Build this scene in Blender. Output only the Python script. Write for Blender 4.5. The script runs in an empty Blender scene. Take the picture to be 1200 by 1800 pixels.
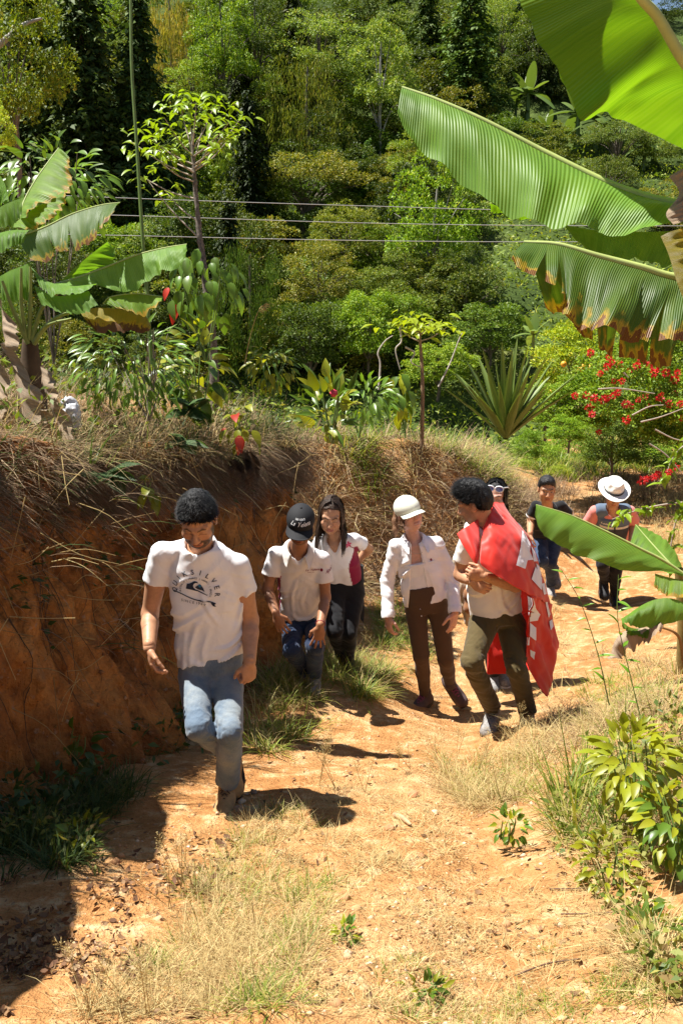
import bpy, math, random
import numpy as np
from mathutils import Vector, Matrix
from mathutils.bvhtree import BVHTree

# ------------------------------------------------------------------ camera, sky, sun, exposure
scene = bpy.context.scene
COL = scene.collection
rng = np.random.default_rng(7)
random.seed(7)
R = math.radians
PITCH = R(15.0)
CS, SN = math.cos(PITCH), math.sin(PITCH)
FPX = 1750.0
CAM = np.array([0.0, 0.0, 1.55])
FWD = np.array([0.0, CS, -SN]); UPV = np.array([0.0, SN, CS]); RGT = np.array([1.0, 0.0, 0.0])

cam_d = bpy.data.cameras.new('camera'); cam = bpy.data.objects.new('camera', cam_d); COL.objects.link(cam)
cam.location = CAM; cam.rotation_euler = (R(90) - PITCH, 0, 0)
cam_d.sensor_fit = 'VERTICAL'; cam_d.sensor_height = 36.0; cam_d.lens = 35.0
cam_d.clip_start = 0.05; cam_d.clip_end = 3000
scene.camera = cam

SUN_AZ = math.atan2(-0.94, 0.34)      # measured clockwise from +Y
SUN_EL = R(65)
w = bpy.data.worlds.new('World'); scene.world = w; w.use_nodes = True
wn = w.node_tree; wn.nodes.clear()
sky = wn.nodes.new('ShaderNodeTexSky'); sky.sky_type = 'NISHITA'; sky.sun_disc = False
sky.sun_elevation = SUN_EL; sky.sun_rotation = SUN_AZ; sky.altitude = 1500; sky.air_density = 1.0; sky.dust_density = 1.5
bg = wn.nodes.new('ShaderNodeBackground'); bg.inputs[1].default_value = 0.052
wo = wn.nodes.new('ShaderNodeOutputWorld')
wn.links.new(sky.outputs[0], bg.inputs[0]); wn.links.new(bg.outputs[0], wo.inputs[0])
sd = bpy.data.lights.new('sun', 'SUN'); sd.energy = 5.0; sd.angle = R(0.53); sd.color = (1.0, 0.965, 0.90)
so = bpy.data.objects.new('sun', sd); COL.objects.link(so)
TO_SUN = Vector((math.sin(SUN_AZ) * math.cos(SUN_EL), math.cos(SUN_AZ) * math.cos(SUN_EL), math.sin(SUN_EL)))
so.rotation_euler = TO_SUN.to_track_quat('Z', 'Y').to_euler(); so.location = TO_SUN * 60
vs = scene.view_settings
vs.view_transform = 'Standard'; vs.look = 'None'; vs.exposure = 1.25; vs.gamma = 1.0; vs.use_curve_mapping = False
scene.cycles.max_bounces = 8; scene.cycles.diffuse_bounces = 4; scene.cycles.glossy_bounces = 2
scene.cycles.transmission_bounces = 4; scene.cycles.transparent_max_bounces = 4
scene.cycles.use_denoising = True
scene.cycles.sample_clamp_indirect = 6.0

# ------------------------------------------------------------------ coordinates
def P(px, py, d):
    """photo pixel (1200x1800) at distance d along the viewing axis -> world point"""
    return CAM + FWD * d + RGT * ((px - 600.0) / FPX * d) + UPV * ((900.0 - py) / FPX * d)
def W(x, d, u):
    """sideways, distance, height over the viewing axis -> world (arrays allowed)"""
    x = np.asarray(x, float); d = np.asarray(d, float); u = np.asarray(u, float)
    return CAM + FWD * d[..., None] + RGT * x[..., None] + UPV * u[..., None]
def unit(v):
    v = np.asarray(v, float); return v / (np.linalg.norm(v) + 1e-12)
def lerp(a, b, t): return a + (b - a) * t
def smooth(a, b, x):
    t = np.clip((x - a) / (b - a), 0, 1); return t * t * (3 - 2 * t)

def _hash(i, j, k, seed):
    n = (i * 73856093) ^ (j * 19349663) ^ (k * 83492791) ^ (seed * 668265263)
    n = (n ^ (n >> 13)) & 0x7fffffff
    n = (n * 1274126177) & 0x7fffffff
    n = (n ^ (n >> 16)) & 0xffff
    return n.astype(np.float32) / 65535.0
def vnoise(x, y, z, seed=0):
    x, y, z = np.broadcast_arrays(x, y, z)
    xi = np.floor(x).astype(np.int64); yi = np.floor(y).astype(np.int64); zi = np.floor(z).astype(np.int64)
    u = x - xi; v = y - yi; w_ = z - zi
    u = u * u * (3 - 2 * u); v = v * v * (3 - 2 * v); w_ = w_ * w_ * (3 - 2 * w_)
    h = lambda a, b, c: _hash(xi + a, yi + b, zi + c, seed)
    x00 = h(0,0,0) * (1-u) + h(1,0,0) * u; x10 = h(0,1,0) * (1-u) + h(1,1,0) * u
    x01 = h(0,0,1) * (1-u) + h(1,0,1) * u; x11 = h(0,1,1) * (1-u) + h(1,1,1) * u
    return ((x00 * (1-v) + x10 * v) * (1-w_) + (x01 * (1-v) + x11 * v) * w_) * 2 - 1
def fbm(x, y, z, seed=0, octv=4, g=0.5):
    s = 0; a = 1.0; f = 1.0
    for o in range(octv):
        s = s + a * vnoise(x * f, y * f, z * f, seed + o); a *= g; f *= 2.03
    return s

def catmull(pts, n):
    p = np.asarray(pts, float); m = len(p)
    if m == 2: return p[0] + (p[1] - p[0]) * np.linspace(0, 1, n)[:, None]
    q = np.vstack([2 * p[0] - p[1], p, 2 * p[-1] - p[-2]])
    t = np.linspace(0, m - 1 - 1e-9, n); i = t.astype(int); f = (t - i)[:, None]
    a, b, c, d = q[i], q[i+1], q[i+2], q[i+3]
    return 0.5 * (2*b + (c-a)*f + (2*a - 5*b + 4*c - d)*f**2 + (3*b - a - 3*c + d)*f**3)

# ------------------------------------------------------------------ objects
def tag(o, label=None, cat=None, group=None, kind=None):
    if label: o['label'] = label
    if cat: o['category'] = cat
    if group: o['group'] = group
    if kind: o['kind'] = kind
    return o
def empty(name, loc, label=None, cat=None, group=None):
    o = bpy.data.objects.new(name, None); COL.objects.link(o); o.location = [float(v) for v in loc]
    o.empty_display_size = 0.1
    return tag(o, label, cat, group)
def mesh_data(name, V, F, mat=None, smooth_=True, col=None, uv=None):
    """F: int array (n,k) or list of such arrays"""
    V = np.ascontiguousarray(V, np.float32)
    Fs = [np.asarray(f, np.int32) for f in (F if isinstance(F, (list, tuple)) else [F]) if len(f)]
    me = bpy.data.meshes.new(name)
    me.vertices.add(len(V)); me.vertices.foreach_set('co', V.ravel())
    loops = np.concatenate([f.ravel() for f in Fs]); tot = np.concatenate([np.full(len(f), f.shape[1], np.int32) for f in Fs])
    start = np.concatenate([[0], np.cumsum(tot)[:-1]]).astype(np.int32)
    me.loops.add(len(loops)); me.loops.foreach_set('vertex_index', loops)
    me.polygons.add(len(tot)); me.polygons.foreach_set('loop_start', start)
    if smooth_: me.polygons.foreach_set('use_smooth', np.ones(len(tot), bool))
    if col is not None:
        a = me.attributes.new('Col', 'FLOAT_COLOR', 'POINT')
        c = np.ones((len(V), 4), np.float32); c[:, :3] = col; a.data.foreach_set('color', c.ravel())
    if uv is not None:
        l = me.uv_layers.new(name='UVMap'); l.data.foreach_set('uv', np.asarray(uv, np.float32)[loops].ravel())
    me.update(calc_edges=True)
    if mat is not None: me.materials.append(mat)
    return me
def put(name, me, parent=None, loc=(0, 0, 0)):
    o = bpy.data.objects.new(name, me); COL.objects.link(o)
    if parent is not None: o.parent = parent
    o.location = [float(v) for v in loc]
    return o
def mk(name, V, F, mat, parent=None, smooth_=True, col=None, uv=None):
    """V in world coordinates; parent (unrotated Empty) allowed"""
    V = np.asarray(V, float)
    if parent is not None:
        off = np.zeros(3); q = parent
        while q is not None: off += np.array(q.location); q = q.parent
        V = V - off
    return put(name, mesh_data(name, V, F, mat, smooth_, col, uv), parent)
def grid_faces(n, m, off=0, wrap=False):
    i, j = np.meshgrid(np.arange(n - 1), np.arange(m if wrap else m - 1), indexing='ij')
    a = i * m + j; b = i * m + (j + 1) % m
    return np.stack([a, b, b + m, a + m], -1).reshape(-1, 4) + off
def frames(pts):
    t = np.gradient(pts, axis=0); t /= np.linalg.norm(t, axis=1)[:, None] + 1e-9
    ref = np.array([0.0, 0, 1]) if abs(t[0][2]) < 0.9 else np.array([1.0, 0, 0])
    n = np.zeros_like(t); n[0] = unit(np.cross(np.cross(t[0], ref), t[0]))
    for i in range(1, len(t)):
        v = n[i-1] - t[i] * np.dot(n[i-1], t[i]); n[i] = unit(v)
    return t, n, np.cross(t, n)
def tube(pts, r, k=6):
    """swept tube -> (V,F)"""
    pts = np.asarray(pts, float); r = np.broadcast_to(np.asarray(r, float), (len(pts),))
    t, n, b = frames(pts)
    a = np.linspace(0, 2*np.pi, k, endpoint=False)
    V = pts[:, None] + r[:, None, None] * (np.cos(a)[None, :, None] * n[:, None] + np.sin(a)[None, :, None] * b[:, None])
    F = grid_faces(len(pts), k, 0, True)
    return V.reshape(-1, 3), F
def join(parts):
    V = []; F = {}; o = 0
    for v, f in parts:
        V.append(v)
        for ff in (f if isinstance(f, (list, tuple)) else [f]):
            if len(ff): F.setdefault(np.shape(ff)[1], []).append(np.asarray(ff) + o)
        o += len(v)
    return np.vstack(V), [np.vstack(x) for x in F.values()]

# ------------------------------------------------------------------ materials
def new_mat(name):
    m = bpy.data.materials.new(name); m.use_nodes = True
    nt = m.node_tree; b = nt.nodes.get('Principled BSDF')
    return m, nt, b
def N(nt, typ, **kw):
    n = nt.nodes.new(typ)
    for k, v in kw.items(): setattr(n, k, v)
    return n
def ramp(nt, stops, fac=None):
    r = N(nt, 'ShaderNodeValToRGB'); e = r.color_ramp.elements
    while len(e) < len(stops): e.new(0.5)
    for el, (p, c) in zip(e, stops): el.position = p; el.color = (*c, 1) if len(c) == 3 else c
    if fac is not None: nt.links.new(fac, r.inputs[0])
    return r
def noise_tex(nt, scale, detail=5, rough=0.55, vec=None, dist=0.0):
    n = N(nt, 'ShaderNodeTexNoise'); n.inputs['Scale'].default_value = scale; n.inputs['Detail'].default_value = detail
    n.inputs['Roughness'].default_value = rough; n.inputs['Distortion'].default_value = dist
    if vec is not None: nt.links.new(vec, n.inputs['Vector'])
    return n
def mixc(nt, a, b, fac, mode='MIX'):
    m = N(nt, 'ShaderNodeMix', data_type='RGBA', blend_type=mode)
    for i, v in ((6, a), (7, b)):
        if hasattr(v, 'is_linked'): nt.links.new(v, m.inputs[i])
        else: m.inputs[i].default_value = (*v, 1)
    if hasattr(fac, 'is_linked'): nt.links.new(fac, m.inputs[0])
    else: m.inputs[0].default_value = fac
    return m.outputs[2]
def bump(nt, b, h, strength=0.3, dist=0.01):
    n = N(nt, 'ShaderNodeBump'); n.inputs['Strength'].default_value = strength; n.inputs['Distance'].default_value = dist
    nt.links.new(h, n.inputs['Height']); nt.links.new(n.outputs[0], b.inputs['Normal']); return n
def leaf_mat(name, stops, rough=0.45, trans=0.35, tcol=(1.3, 1.25, 0.5), tint=True, spec=0.4):
    """foliage: colour differs from leaf to leaf (and from plant to plant through the object colour), light shines through"""
    m, nt, b = new_mat(name)
    g = N(nt, 'ShaderNodeNewGeometry'); r = ramp(nt, stops, g.outputs['Random Per Island'])
    c = r.outputs[0]
    if tint:
        oi = N(nt, 'ShaderNodeObjectInfo'); c = mixc(nt, c, oi.outputs['Color'], 1.0, 'MULTIPLY')
    nt.links.new(c, b.inputs['Base Color']); b.inputs['Roughness'].default_value = rough
    b.inputs['Specular IOR Level'].default_value = spec
    t = N(nt, 'ShaderNodeBsdfTranslucent'); nt.links.new(mixc(nt, c, tcol, 1.0, 'MULTIPLY'), t.inputs[0])
    mx = N(nt, 'ShaderNodeMixShader'); mx.inputs[0].default_value = trans
    nt.links.new(b.outputs[0], mx.inputs[1]); nt.links.new(t.outputs[0], mx.inputs[2])
    nt.links.new(mx.outputs[0], nt.nodes['Material Output'].inputs[0])
    return m
def plain(name, c, rough=0.7, var=0.12, scale=30, bmp=0.0, spec=0.3, sheen=0):
    """one colour with a fine uneven grain"""
    m, nt, b = new_mat(name)
    tc = N(nt, 'ShaderNodeTexCoord'); n = noise_tex(nt, scale, 4, 0.6, tc.outputs['Object'])
    c = np.array(c)
    r = ramp(nt, [(0.25, tuple(c * (1 - var))), (0.75, tuple(np.minimum(c * (1 + var), 1)))], n.outputs[0])
    nt.links.new(r.outputs[0], b.inputs['Base Color']); b.inputs['Roughness'].default_value = rough
    b.inputs['Specular IOR Level'].default_value = spec
    if sheen: b.inputs['Sheen Weight'].default_value = sheen
    if bmp: bump(nt, b, n.outputs[0], bmp, 0.004)
    return m

# ------------------------------------------------------------------ foliage helpers
def rand_unit(n):
    v = rng.normal(size=(n, 3)); return v / np.linalg.norm(v, axis=1)[:, None]
def nrm(v): return v / (np.linalg.norm(v, axis=-1, keepdims=True) + 1e-9)
def leaf_quads(base, dirs, nor, L, Wd, fold=0.15):
    """pointed leaves, 4 verts each"""
    dirs = nrm(dirs); side = nrm(np.cross(dirs, nor)); nn = np.cross(side, dirs)
    L = np.asarray(L)[:, None]; Wd = np.asarray(Wd)[:, None]
    a = base; m = base + dirs * L * 0.45
    l = m + side * Wd * 0.5 + nn * Wd * fold; r = m - side * Wd * 0.5 + nn * Wd * fold
    t = base + dirs * L - nn * L * 0.12
    V = np.stack([a, l, t, r], 1).reshape(-1, 3)
    F = np.arange(len(base) * 4).reshape(-1, 4)
    return V, F
def blades(base, head, H, Wd, bend, seg=3):
    """grass: base points, unit heading (how the blade leaves), length, width, bend = how far it droops (0..1.5)"""
    n = len(base); H = np.asarray(H)[:, None]; Wd = np.asarray(Wd)[:, None]; bend = np.asarray(bend)[:, None]
    hz = head.copy(); hz[:, 2] = 0; hz = nrm(hz + rng.normal(size=hz.shape) * [0.05, 0.05, 0])
    side = np.stack([-hz[:, 1], hz[:, 0], np.zeros(n)], 1)
    rows = []
    p = base.copy(); d = nrm(head)
    for s in range(seg + 1):
        t = s / seg
        wdt = Wd * (1 - t) ** 0.7 * 0.5
        if s < seg: rows += [p - side * wdt, p + side * wdt]
        else: rows += [p]
        d = nrm(d + bend / seg * (hz * 0.6 + np.array([0, 0, -1.0])))
        p = p + d * H / seg
    V = np.stack(rows, 1); k = V.shape[1]
    o = (np.arange(n) * k)[:, None]
    Q = [np.array([2*s, 2*s+1, 2*s+3, 2*s+2]) for s in range(seg - 1)]
    Fq = np.concatenate([o + q for q in Q]) if Q else np.zeros((0, 4), int)
    Ft = o + np.array([2*seg-2, 2*seg-1, 2*seg])
    return V.reshape(-1, 3), [Fq, Ft]
# ------------------------------------------------------------------ terrain
class RBF:
    def __init__(s, pts):
        p = np.array(pts, float); s.c = p[:, :2]; n = len(p)
        D = np.linalg.norm(s.c[:, None] - s.c[None], axis=2)
        A = np.zeros((n + 3, n + 3)); A[:n, :n] = D - 0.02 * np.eye(n) * 0
        A[:n, n] = 1; A[:n, n+1:] = s.c; A[n, :n] = 1; A[n+1:, :n] = s.c.T
        s.w = np.linalg.solve(A, np.concatenate([p[:, 2], [0, 0, 0]]))
    def __call__(s, x, d):
        sh = np.shape(x); q = np.stack([np.ravel(x), np.ravel(d)], 1); out = np.empty(len(q))
        for i in range(0, len(q), 20000):
            b = q[i:i+20000]; D = np.sqrt(((b[:, None] - s.c[None])**2).sum(2) + 0.03)
            out[i:i+20000] = D @ s.w[:-3] + s.w[-3] + b @ s.w[-2:]
        return out.reshape(sh)
low = RBF([(-1.6,1.5,-1.5),(-1.65,3,-1.5),(-1.51,4.4,-1.46),(-1.4,5.1,-1.45),(-1.27,6,-1.43),(-.7,7.5,-1.28),(-.3,8.9,-1.12),(0,9.8,-.98),
    (.25,10.6,-.72),(1.3,11.2,-.62),(2,12,-.45),(2.5,13.2,-.2),(2.9,14.5,.05),(-.6,4.95,-1.49),(-.2,7.2,-1.30),(.05,8,-1.22),
    (.64,7.75,-1.53),(1.25,6.7,-1.44),(2.45,11.6,-.93),(3.05,11.3,-1.0),(0,2.9,-1.5),(-1,2.9,-1.5),(1,2.9,-1.47),(0,1,-1.5),(-2,1,-1.5),(2,1,-1.35),
    (1.15,4.6,-1.42),(1.6,4.6,-1.32),(1.9,5.6,-1.08),(2.7,6,-.9),(1.6,7.5,-1.4),(2.2,7.5,-1.25),(3,8.5,-1.15),(4.5,11,-.75),(3.8,9.8,-1.0),
    (1.6,9,-1.36),(4,14,-.5),(5,16,0),(6,19,.7),(7.5,23,1.5),(3.2,14.5,-.25),(4.6,18,.5),(6,14,-.3),(8,18,.6),(3.6,3,-1.0),(5,8,-.7),(0.3,5.8,-1.48),(0.9,5.6,-1.47)])
high = RBF([(-2.6,2,.1),(-2.4,3,.15),(-1.85,4.5,.2),(-1.55,5.6,.24),(-1.3,6.6,.3),(-.95,7.6,.4),(-.55,8.8,.55),(-.25,9.7,.6),(-3.2,4,.35),
    (-3,6,.65),(-2.2,7.5,.75),(-1.7,9,1.0),(-3.5,8.5,1.1),(-1,10,.8),(-.6,11,.75),(-4,12,1.1),(.2,12,.85),(.8,12.3,.9),(1.5,12.7,.8),(2.2,13.6,.6),
    (2.7,14.6,.6),(2.2,15.5,.9),(3.3,16.5,.9),(4,18,1.1),(4.8,21,1.4),(0,14,.8),(1.5,17,1.0),(-2,14,.9),(0,18,.7),(-5,4,.6),(-6,9,1.2),(-5,18,.6),(2,22,1.0)])
BASE = np.array([(-3.1,1.0),(-2.5,2.4),(-1.96,3.6),(-1.63,4.4),(-1.44,5.1),(-1.27,6.0),(-1.05,6.7),(-.7,7.5),(-.35,8.7),(-.05,9.6),
    (-.02,10.1),(.25,10.6),(.6,10.9),(1.3,11.4),(2.0,12.2),(2.5,13.2),(2.9,14.5),(3.5,17),(4.5,22),(5.6,28)])
# where the step up to the terrace starts and ends, measured away from the foot line
STEP = np.array([(.42,.95)] * 9 + [(.40,.95),(.1,1.2),(-.05,1.25),(-.05,1.25),(-.05,1.2),(-.02,1.0),(0,.9),(0,1.0),(0,1.3),(0,1.5),(0,1.5)])
def foot(x, d):
    """signed distance from the foot line of the bank (negative = up on the bank side) and the step limits there"""
    sh = np.shape(x); q = np.stack([np.ravel(x), np.ravel(d)], 1)
    best = np.full(len(q), 1e9); sg = np.ones(len(q)); st = np.zeros((len(q), 2))
    for i in range(len(BASE) - 1):
        a, b = BASE[i], BASE[i+1]; e = b - a; v = q - a
        t = np.clip(v @ e / (e @ e), 0, 1); dd = v - t[:, None] * e
        ds = np.sqrt((dd**2).sum(1)); m = ds < best
        cr = e[0] * v[:, 1] - e[1] * v[:, 0]       # >0 : left of the direction of travel
        best[m] = ds[m]; sg[m] = np.where(cr[m] > 0, -1, 1)
        st[m] = STEP[i] + (STEP[i+1] - STEP[i]) * t[m][:, None]
    return (best * sg).reshape(sh), st[:, 0].reshape(sh), st[:, 1].reshape(sh)
def G(x, d, detail=True):
    """height over the viewing axis plane of the near ground"""
    x = np.asarray(x, float); d = np.asarray(d, float)
    s, a, b = foot(x, d)
    wgt = smooth(a, b, -s)
    lo = low(x, d); hi = high(x, d)
    if detail:
        z0 = np.zeros_like(x)
        lo = lo + 0.035 * fbm(x * 1.1, d * 1.1, z0, 3, 3) + 0.014 * fbm(x * 5, d * 5, z0, 8, 3) - .016 * np.clip(fbm(x * 3.2, d * 2.6, z0, 17, 2) - .25, 0, 1)
        # a shallow wheel rut and washed out channel down the middle
        lo = lo - 0.05 * np.exp(-((x - (0.15 + 0.10 * d)) / 0.22)**2) * smooth(11, 7, d)
        hi = hi + 0.10 * fbm(x * 1.3, d * 1.3, z0, 13, 4)
    u = lo + (hi - lo) * wgt
    # behind the terrace the land drops to the valley
    u = u - 0.34 * np.maximum(d - 17 - 0.5 * np.maximum(x, 0), 0) * smooth(0, 2, -s)
    return u
_tx = np.arange(-9, 16, .06); _td = np.arange(.8, 40, .06); _tab = None
def Gt(x, d):
    """the same ground without fine detail, from a table"""
    global _tab
    if _tab is None: _tab = G(*np.meshgrid(_tx, _td, indexing='ij'), False)
    i = np.clip((x + 9) / .06, 0, len(_tx) - 2.001); j = np.clip((d - .8) / .06, 0, len(_td) - 2.001); a = i.astype(int); b = j.astype(int); f = i - a; g = j - b
    return (_tab[a, b] * (1-f) + _tab[a+1, b] * f) * (1-g) + (_tab[a, b+1] * (1-f) + _tab[a+1, b+1] * f) * g
def ground_hit(px, py, n=160, dmax=26.0):
    """where the view through photo pixels meets the near ground -> x, d, u, ok"""
    px = np.asarray(px, float); py = np.asarray(py, float)
    kx = (px - 600) / FPX; ky = (900 - py) / FPX
    ds = np.geomspace(1.5, dmax, n); hit = np.full(len(px), np.nan); prev = None
    for i, d in enumerate(ds):
        f = ky * d - Gt(kx * d, np.full_like(kx, d))
        if prev is not None:
            m = np.isnan(hit) & (f < 0) & (prev >= 0)
            hit[m] = (ds[i-1] + (d - ds[i-1]) * prev[m] / (prev[m] - f[m] + 1e-9))
        prev = f
    ok = ~np.isnan(hit); hit = np.where(ok, hit, 5.0)
    return kx * hit, hit, G(kx * hit, hit), ok
def ground_z(x, d): return W(x, d, G(x, d))
def in_poly(px, py, poly):
    p = np.array(poly, float); ins = np.zeros(len(px), bool); j = len(p) - 1
    for i in range(len(p)):
        c = ((p[i,1] > py) != (p[j,1] > py)) & (px < (p[j,0]-p[i,0]) * (py - p[i,1]) / (p[j,1]-p[i,1] + 1e-9) + p[i,0])
        ins ^= c; j = i
    return ins
def scatter(poly, n):
    """n random ground points seen inside a pixel polygon -> x,d,u"""
    p = np.array(poly, float); lo_, hi_ = p.min(0), p.max(0); X = []; tot = 0
    while tot < n:
        a = rng.uniform(lo_, hi_, (n * 2, 2)); a = a[in_poly(a[:, 0], a[:, 1], poly)]; X.append(a); tot += len(a)
    a = np.vstack(X)[:n]; x, d, u, ok = ground_hit(a[:, 0], a[:, 1])
    return x[ok], d[ok], u[ok]

# --- materials of the setting
def soil_mat():
    m, nt, b = new_mat('orange_soil')
    tc = N(nt, 'ShaderNodeTexCoord'); v = tc.outputs['Object']
    n1 = noise_tex(nt, 1.3, 6, 0.6, v, 0.3); n2 = noise_tex(nt, 9, 6, 0.65, v); n3 = noise_tex(nt, 60, 3, 0.6, v)
    r1 = ramp(nt, [(0.3, (.42,.185,.062)), (0.5, (.52,.262,.10)), (0.7, (.60,.36,.17))], n1.outputs[0])
    r2 = ramp(nt, [(0.35, (.62,.60,.56)), (0.55, (1,1,1)), (0.75, (1.1,1.08,1.05))], n2.outputs[0])
    c = mixc(nt, r1.outputs[0], r2.outputs[0], 0.8, 'MULTIPLY')
    # straw dust and fine litter trodden into the surface
    r3 = ramp(nt, [(0.52, (0,0,0)), (0.68, (1,1,1))], n2.outputs[0])
    c = mixc(nt, c, (.60,.44,.24), r3.outputs[0])
    r4 = ramp(nt, [(0.3, (.7,.66,.6)), (0.5, (1,1,1))], n3.outputs[0]); c = mixc(nt, c, r4.outputs[0], 0.6, 'MULTIPLY')
    nt.links.new(c, b.inputs['Base Color']); b.inputs['Roughness'].default_value = 0.95; b.inputs['Specular IOR Level'].default_value = 0.1
    add = N(nt, 'ShaderNodeMath', operation='ADD'); nt.links.new(n2.outputs[0], add.inputs[0]); nt.links.new(n3.outputs[0], add.inputs[1])
    bump(nt, b, add.outputs[0], 1.0, 0.03)
    return m
def bank_mat():
    m, nt, b = new_mat('bank_clay')
    tc = N(nt, 'ShaderNodeTexCoord'); v = tc.outputs['Object']
    mp = N(nt, 'ShaderNodeMapping'); mp.inputs['Scale'].default_value = (1, 1, 0.25); nt.links.new(v, mp.inputs[0])
    n1 = noise_tex(nt, 2.2, 6, 0.65, v, 0.4); n2 = noise_tex(nt, 14, 5, 0.6, v); n3 = noise_tex(nt, 3.2, 6, 0.7, mp.outputs[0], 0.6)
    r1 = ramp(nt, [(0.3, (.16,.064,.022)), (0.44, (.31,.125,.038)), (0.58, (.46,.20,.055)), (0.75, (.27,.145,.065))], n1.outputs[0])
    r2 = ramp(nt, [(0.36, (.34,.30,.28)), (0.54, (1,1,1))], n3.outputs[0])
    c = mixc(nt, r1.outputs[0], r2.outputs[0], 0.85, 'MULTIPLY')
    r3 = ramp(nt, [(0.62, (0,0,0)), (0.72, (1,1,1))], n2.outputs[0]); c = mixc(nt, c, (.32,.21,.13), r3.outputs[0])
    nt.links.new(c, b.inputs['Base Color']); b.inputs['Roughness'].default_value = 0.95; b.inputs['Specular IOR Level'].default_value = 0.08
    add = N(nt, 'ShaderNodeMath', operation='ADD'); nt.links.new(n2.outputs[0], add.inputs[0]); nt.links.new(n3.outputs[0], add.inputs[1])
    bump(nt, b, add.outputs[0], 1.0, 0.06)
    return m
def hill_mat():
    m, nt, b = new_mat('hill_turf')
    tc = N(nt, 'ShaderNodeTexCoord'); n1 = noise_tex(nt, 0.12, 6, 0.6, tc.outputs['Object']); n2 = noise_tex(nt, 1.5, 5, 0.65, tc.outputs['Object'])
    r1 = ramp(nt, [(0.35, (.045,.07,.016)), (0.55, (.085,.12,.028)), (0.7, (.15,.15,.05))], n1.outputs[0])
    r2 = ramp(nt, [(0.3, (.55,.55,.5)), (0.7, (1.15,1.15,1.1))], n2.outputs[0])
    nt.links.new(mixc(nt, r1.outputs[0], r2.outputs[0], 1.0, 'MULTIPLY'), b.inputs['Base Color']); b.inputs['Roughness'].default_value = 0.95
    b.inputs['Specular IOR Level'].default_value = 0.1; bump(nt, b, n2.outputs[0], 0.8, 0.3)
    return m
M_SOIL, M_BANK, M_HILL = soil_mat(), bank_mat(), hill_mat()

# --- near ground sheet
gx = np.concatenate([np.linspace(-9, -3.4, 36), np.arange(-3.3, 4.2, 0.055), np.linspace(4.3, 16, 70)])
gd = np.concatenate([np.arange(-2.0, 1.5, 0.25), np.arange(1.5, 10, 0.055), np.arange(10, 28, 0.12)])
XX, DD = np.meshgrid(gx, gd)
dd_ = np.maximum(DD, 0.8)
UU = G(XX, dd_)
V = W(XX, DD, UU).reshape(-1, 3)
g_obj = mk('ground', V, grid_faces(len(gd), len(gx)), M_SOIL); tag(g_obj, kind='structure')

# --- the cut earth bank on the left: a real face with washed out hollows, clods and an overhanging lip
ns, nt_ = 420, 96
bl = catmull(BASE[:10], ns); tg = np.gradient(bl, axis=0); tg /= np.linalg.norm(tg, axis=1)[:, None]
outw = np.stack([tg[:, 1], -tg[:, 0]], 1)          # towards the path
cum = np.concatenate([[0], np.cumsum(np.linalg.norm(np.diff(bl, axis=0), axis=1))])
T = np.linspace(0, 1, nt_)
S2, T2 = np.meshgrid(cum, T, indexing='ij')
u0 = G(bl[:, 0] + outw[:, 0] * 0.05, bl[:, 1] + outw[:, 1] * 0.05) - 0.10
rimx = bl - outw * 0.46; u1 = high(rimx[:, 0], rimx[:, 1]) + 0.04
batter = 0.06 - 0.50 * np.minimum(T2 / 0.86, 1)**1.15 + 0.12 * smooth(0.74, 0.90, T2)
batter = batter + 0.10 * (1 - T2)**6                 # a little fallen earth at the foot
lip = smooth(0.9, 1.0, T2)
rel = 0.16 * fbm(S2 * 1.4, T2 * 1.7, S2 * 0, 21, 4) + 0.065 * fbm(S2 * 6, T2 * 7, S2 * 0, 31, 4) + 0.034 * np.abs(fbm(S2 * 14, T2 * 11, S2 * 0, 41, 3)) + .014 * vnoise(S2 * 34, T2 * 40, S2 * 0, 43)
rel = rel - 0.10 * np.clip(fbm(S2 * 3.0, T2 * 1.2, S2 * 0, 51, 2), 0, 1)
off = batter + rel * (1 - 0.6 * lip) - lip * 0.65
bx = bl[:, 0][:, None] + outw[:, 0][:, None] * off; bd = bl[:, 1][:, None] + outw[:, 1][:, None] * off
bu = u0[:, None] + (u1 - u0)[:, None] * np.minimum(T2 / 0.92, 1) + 0.045 * fbm(S2 * 5, T2 * 5, S2 * 0, 61, 3) + 0.10 * fbm(S2 * 1.1, S2 * 0, S2 * 0, 63, 2) * smooth(.5, 1, T2)
BANKP = W(bx, bd, bu)
bank = mk('earth_bank', BANKP.reshape(-1, 3), grid_faces(ns, nt_), M_BANK); tag(bank, kind='structure')

# --- valley floor and the wooded hillside opposite
def HZ(x, y):
    """world height of the far land"""
    r = np.hypot(x * 0.9, y)
    z = -9.5 + 0.47 * np.maximum(y - 34 + 0.08 * x, 0)
    crest = 30 - 0.10 * x - 0.0016 * x * x * (x > 0)
    z = np.where(z > crest, crest + (z - crest) * 0.12 - 0.004 * np.maximum(z - crest, 0)**2, z)
    z = z + 2.2 * fbm(x * 0.03, y * 0.03, x * 0, 71, 4) + 0.35 * fbm(x * 0.2, y * 0.2, x * 0, 75, 3)
    near = smooth(30, 20, y)
    return z * (1 - near) + near * (-5.5 + 0.02 * x - 0.12 * (y - 20))
hx = np.concatenate([np.linspace(-400, -75, 30), np.arange(-72, 72, 1.0), np.linspace(75, 400, 30)])
hy = np.concatenate([np.arange(17, 130, 1.0), np.linspace(133, 500, 40)])
HX, HY = np.meshgrid(hx, hy)
hill = mk('hillside', np.stack([HX, HY, HZ(HX, HY)], -1).reshape(-1, 3), grid_faces(len(hy), len(hx)), M_HILL); tag(hill, kind='structure')
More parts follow.
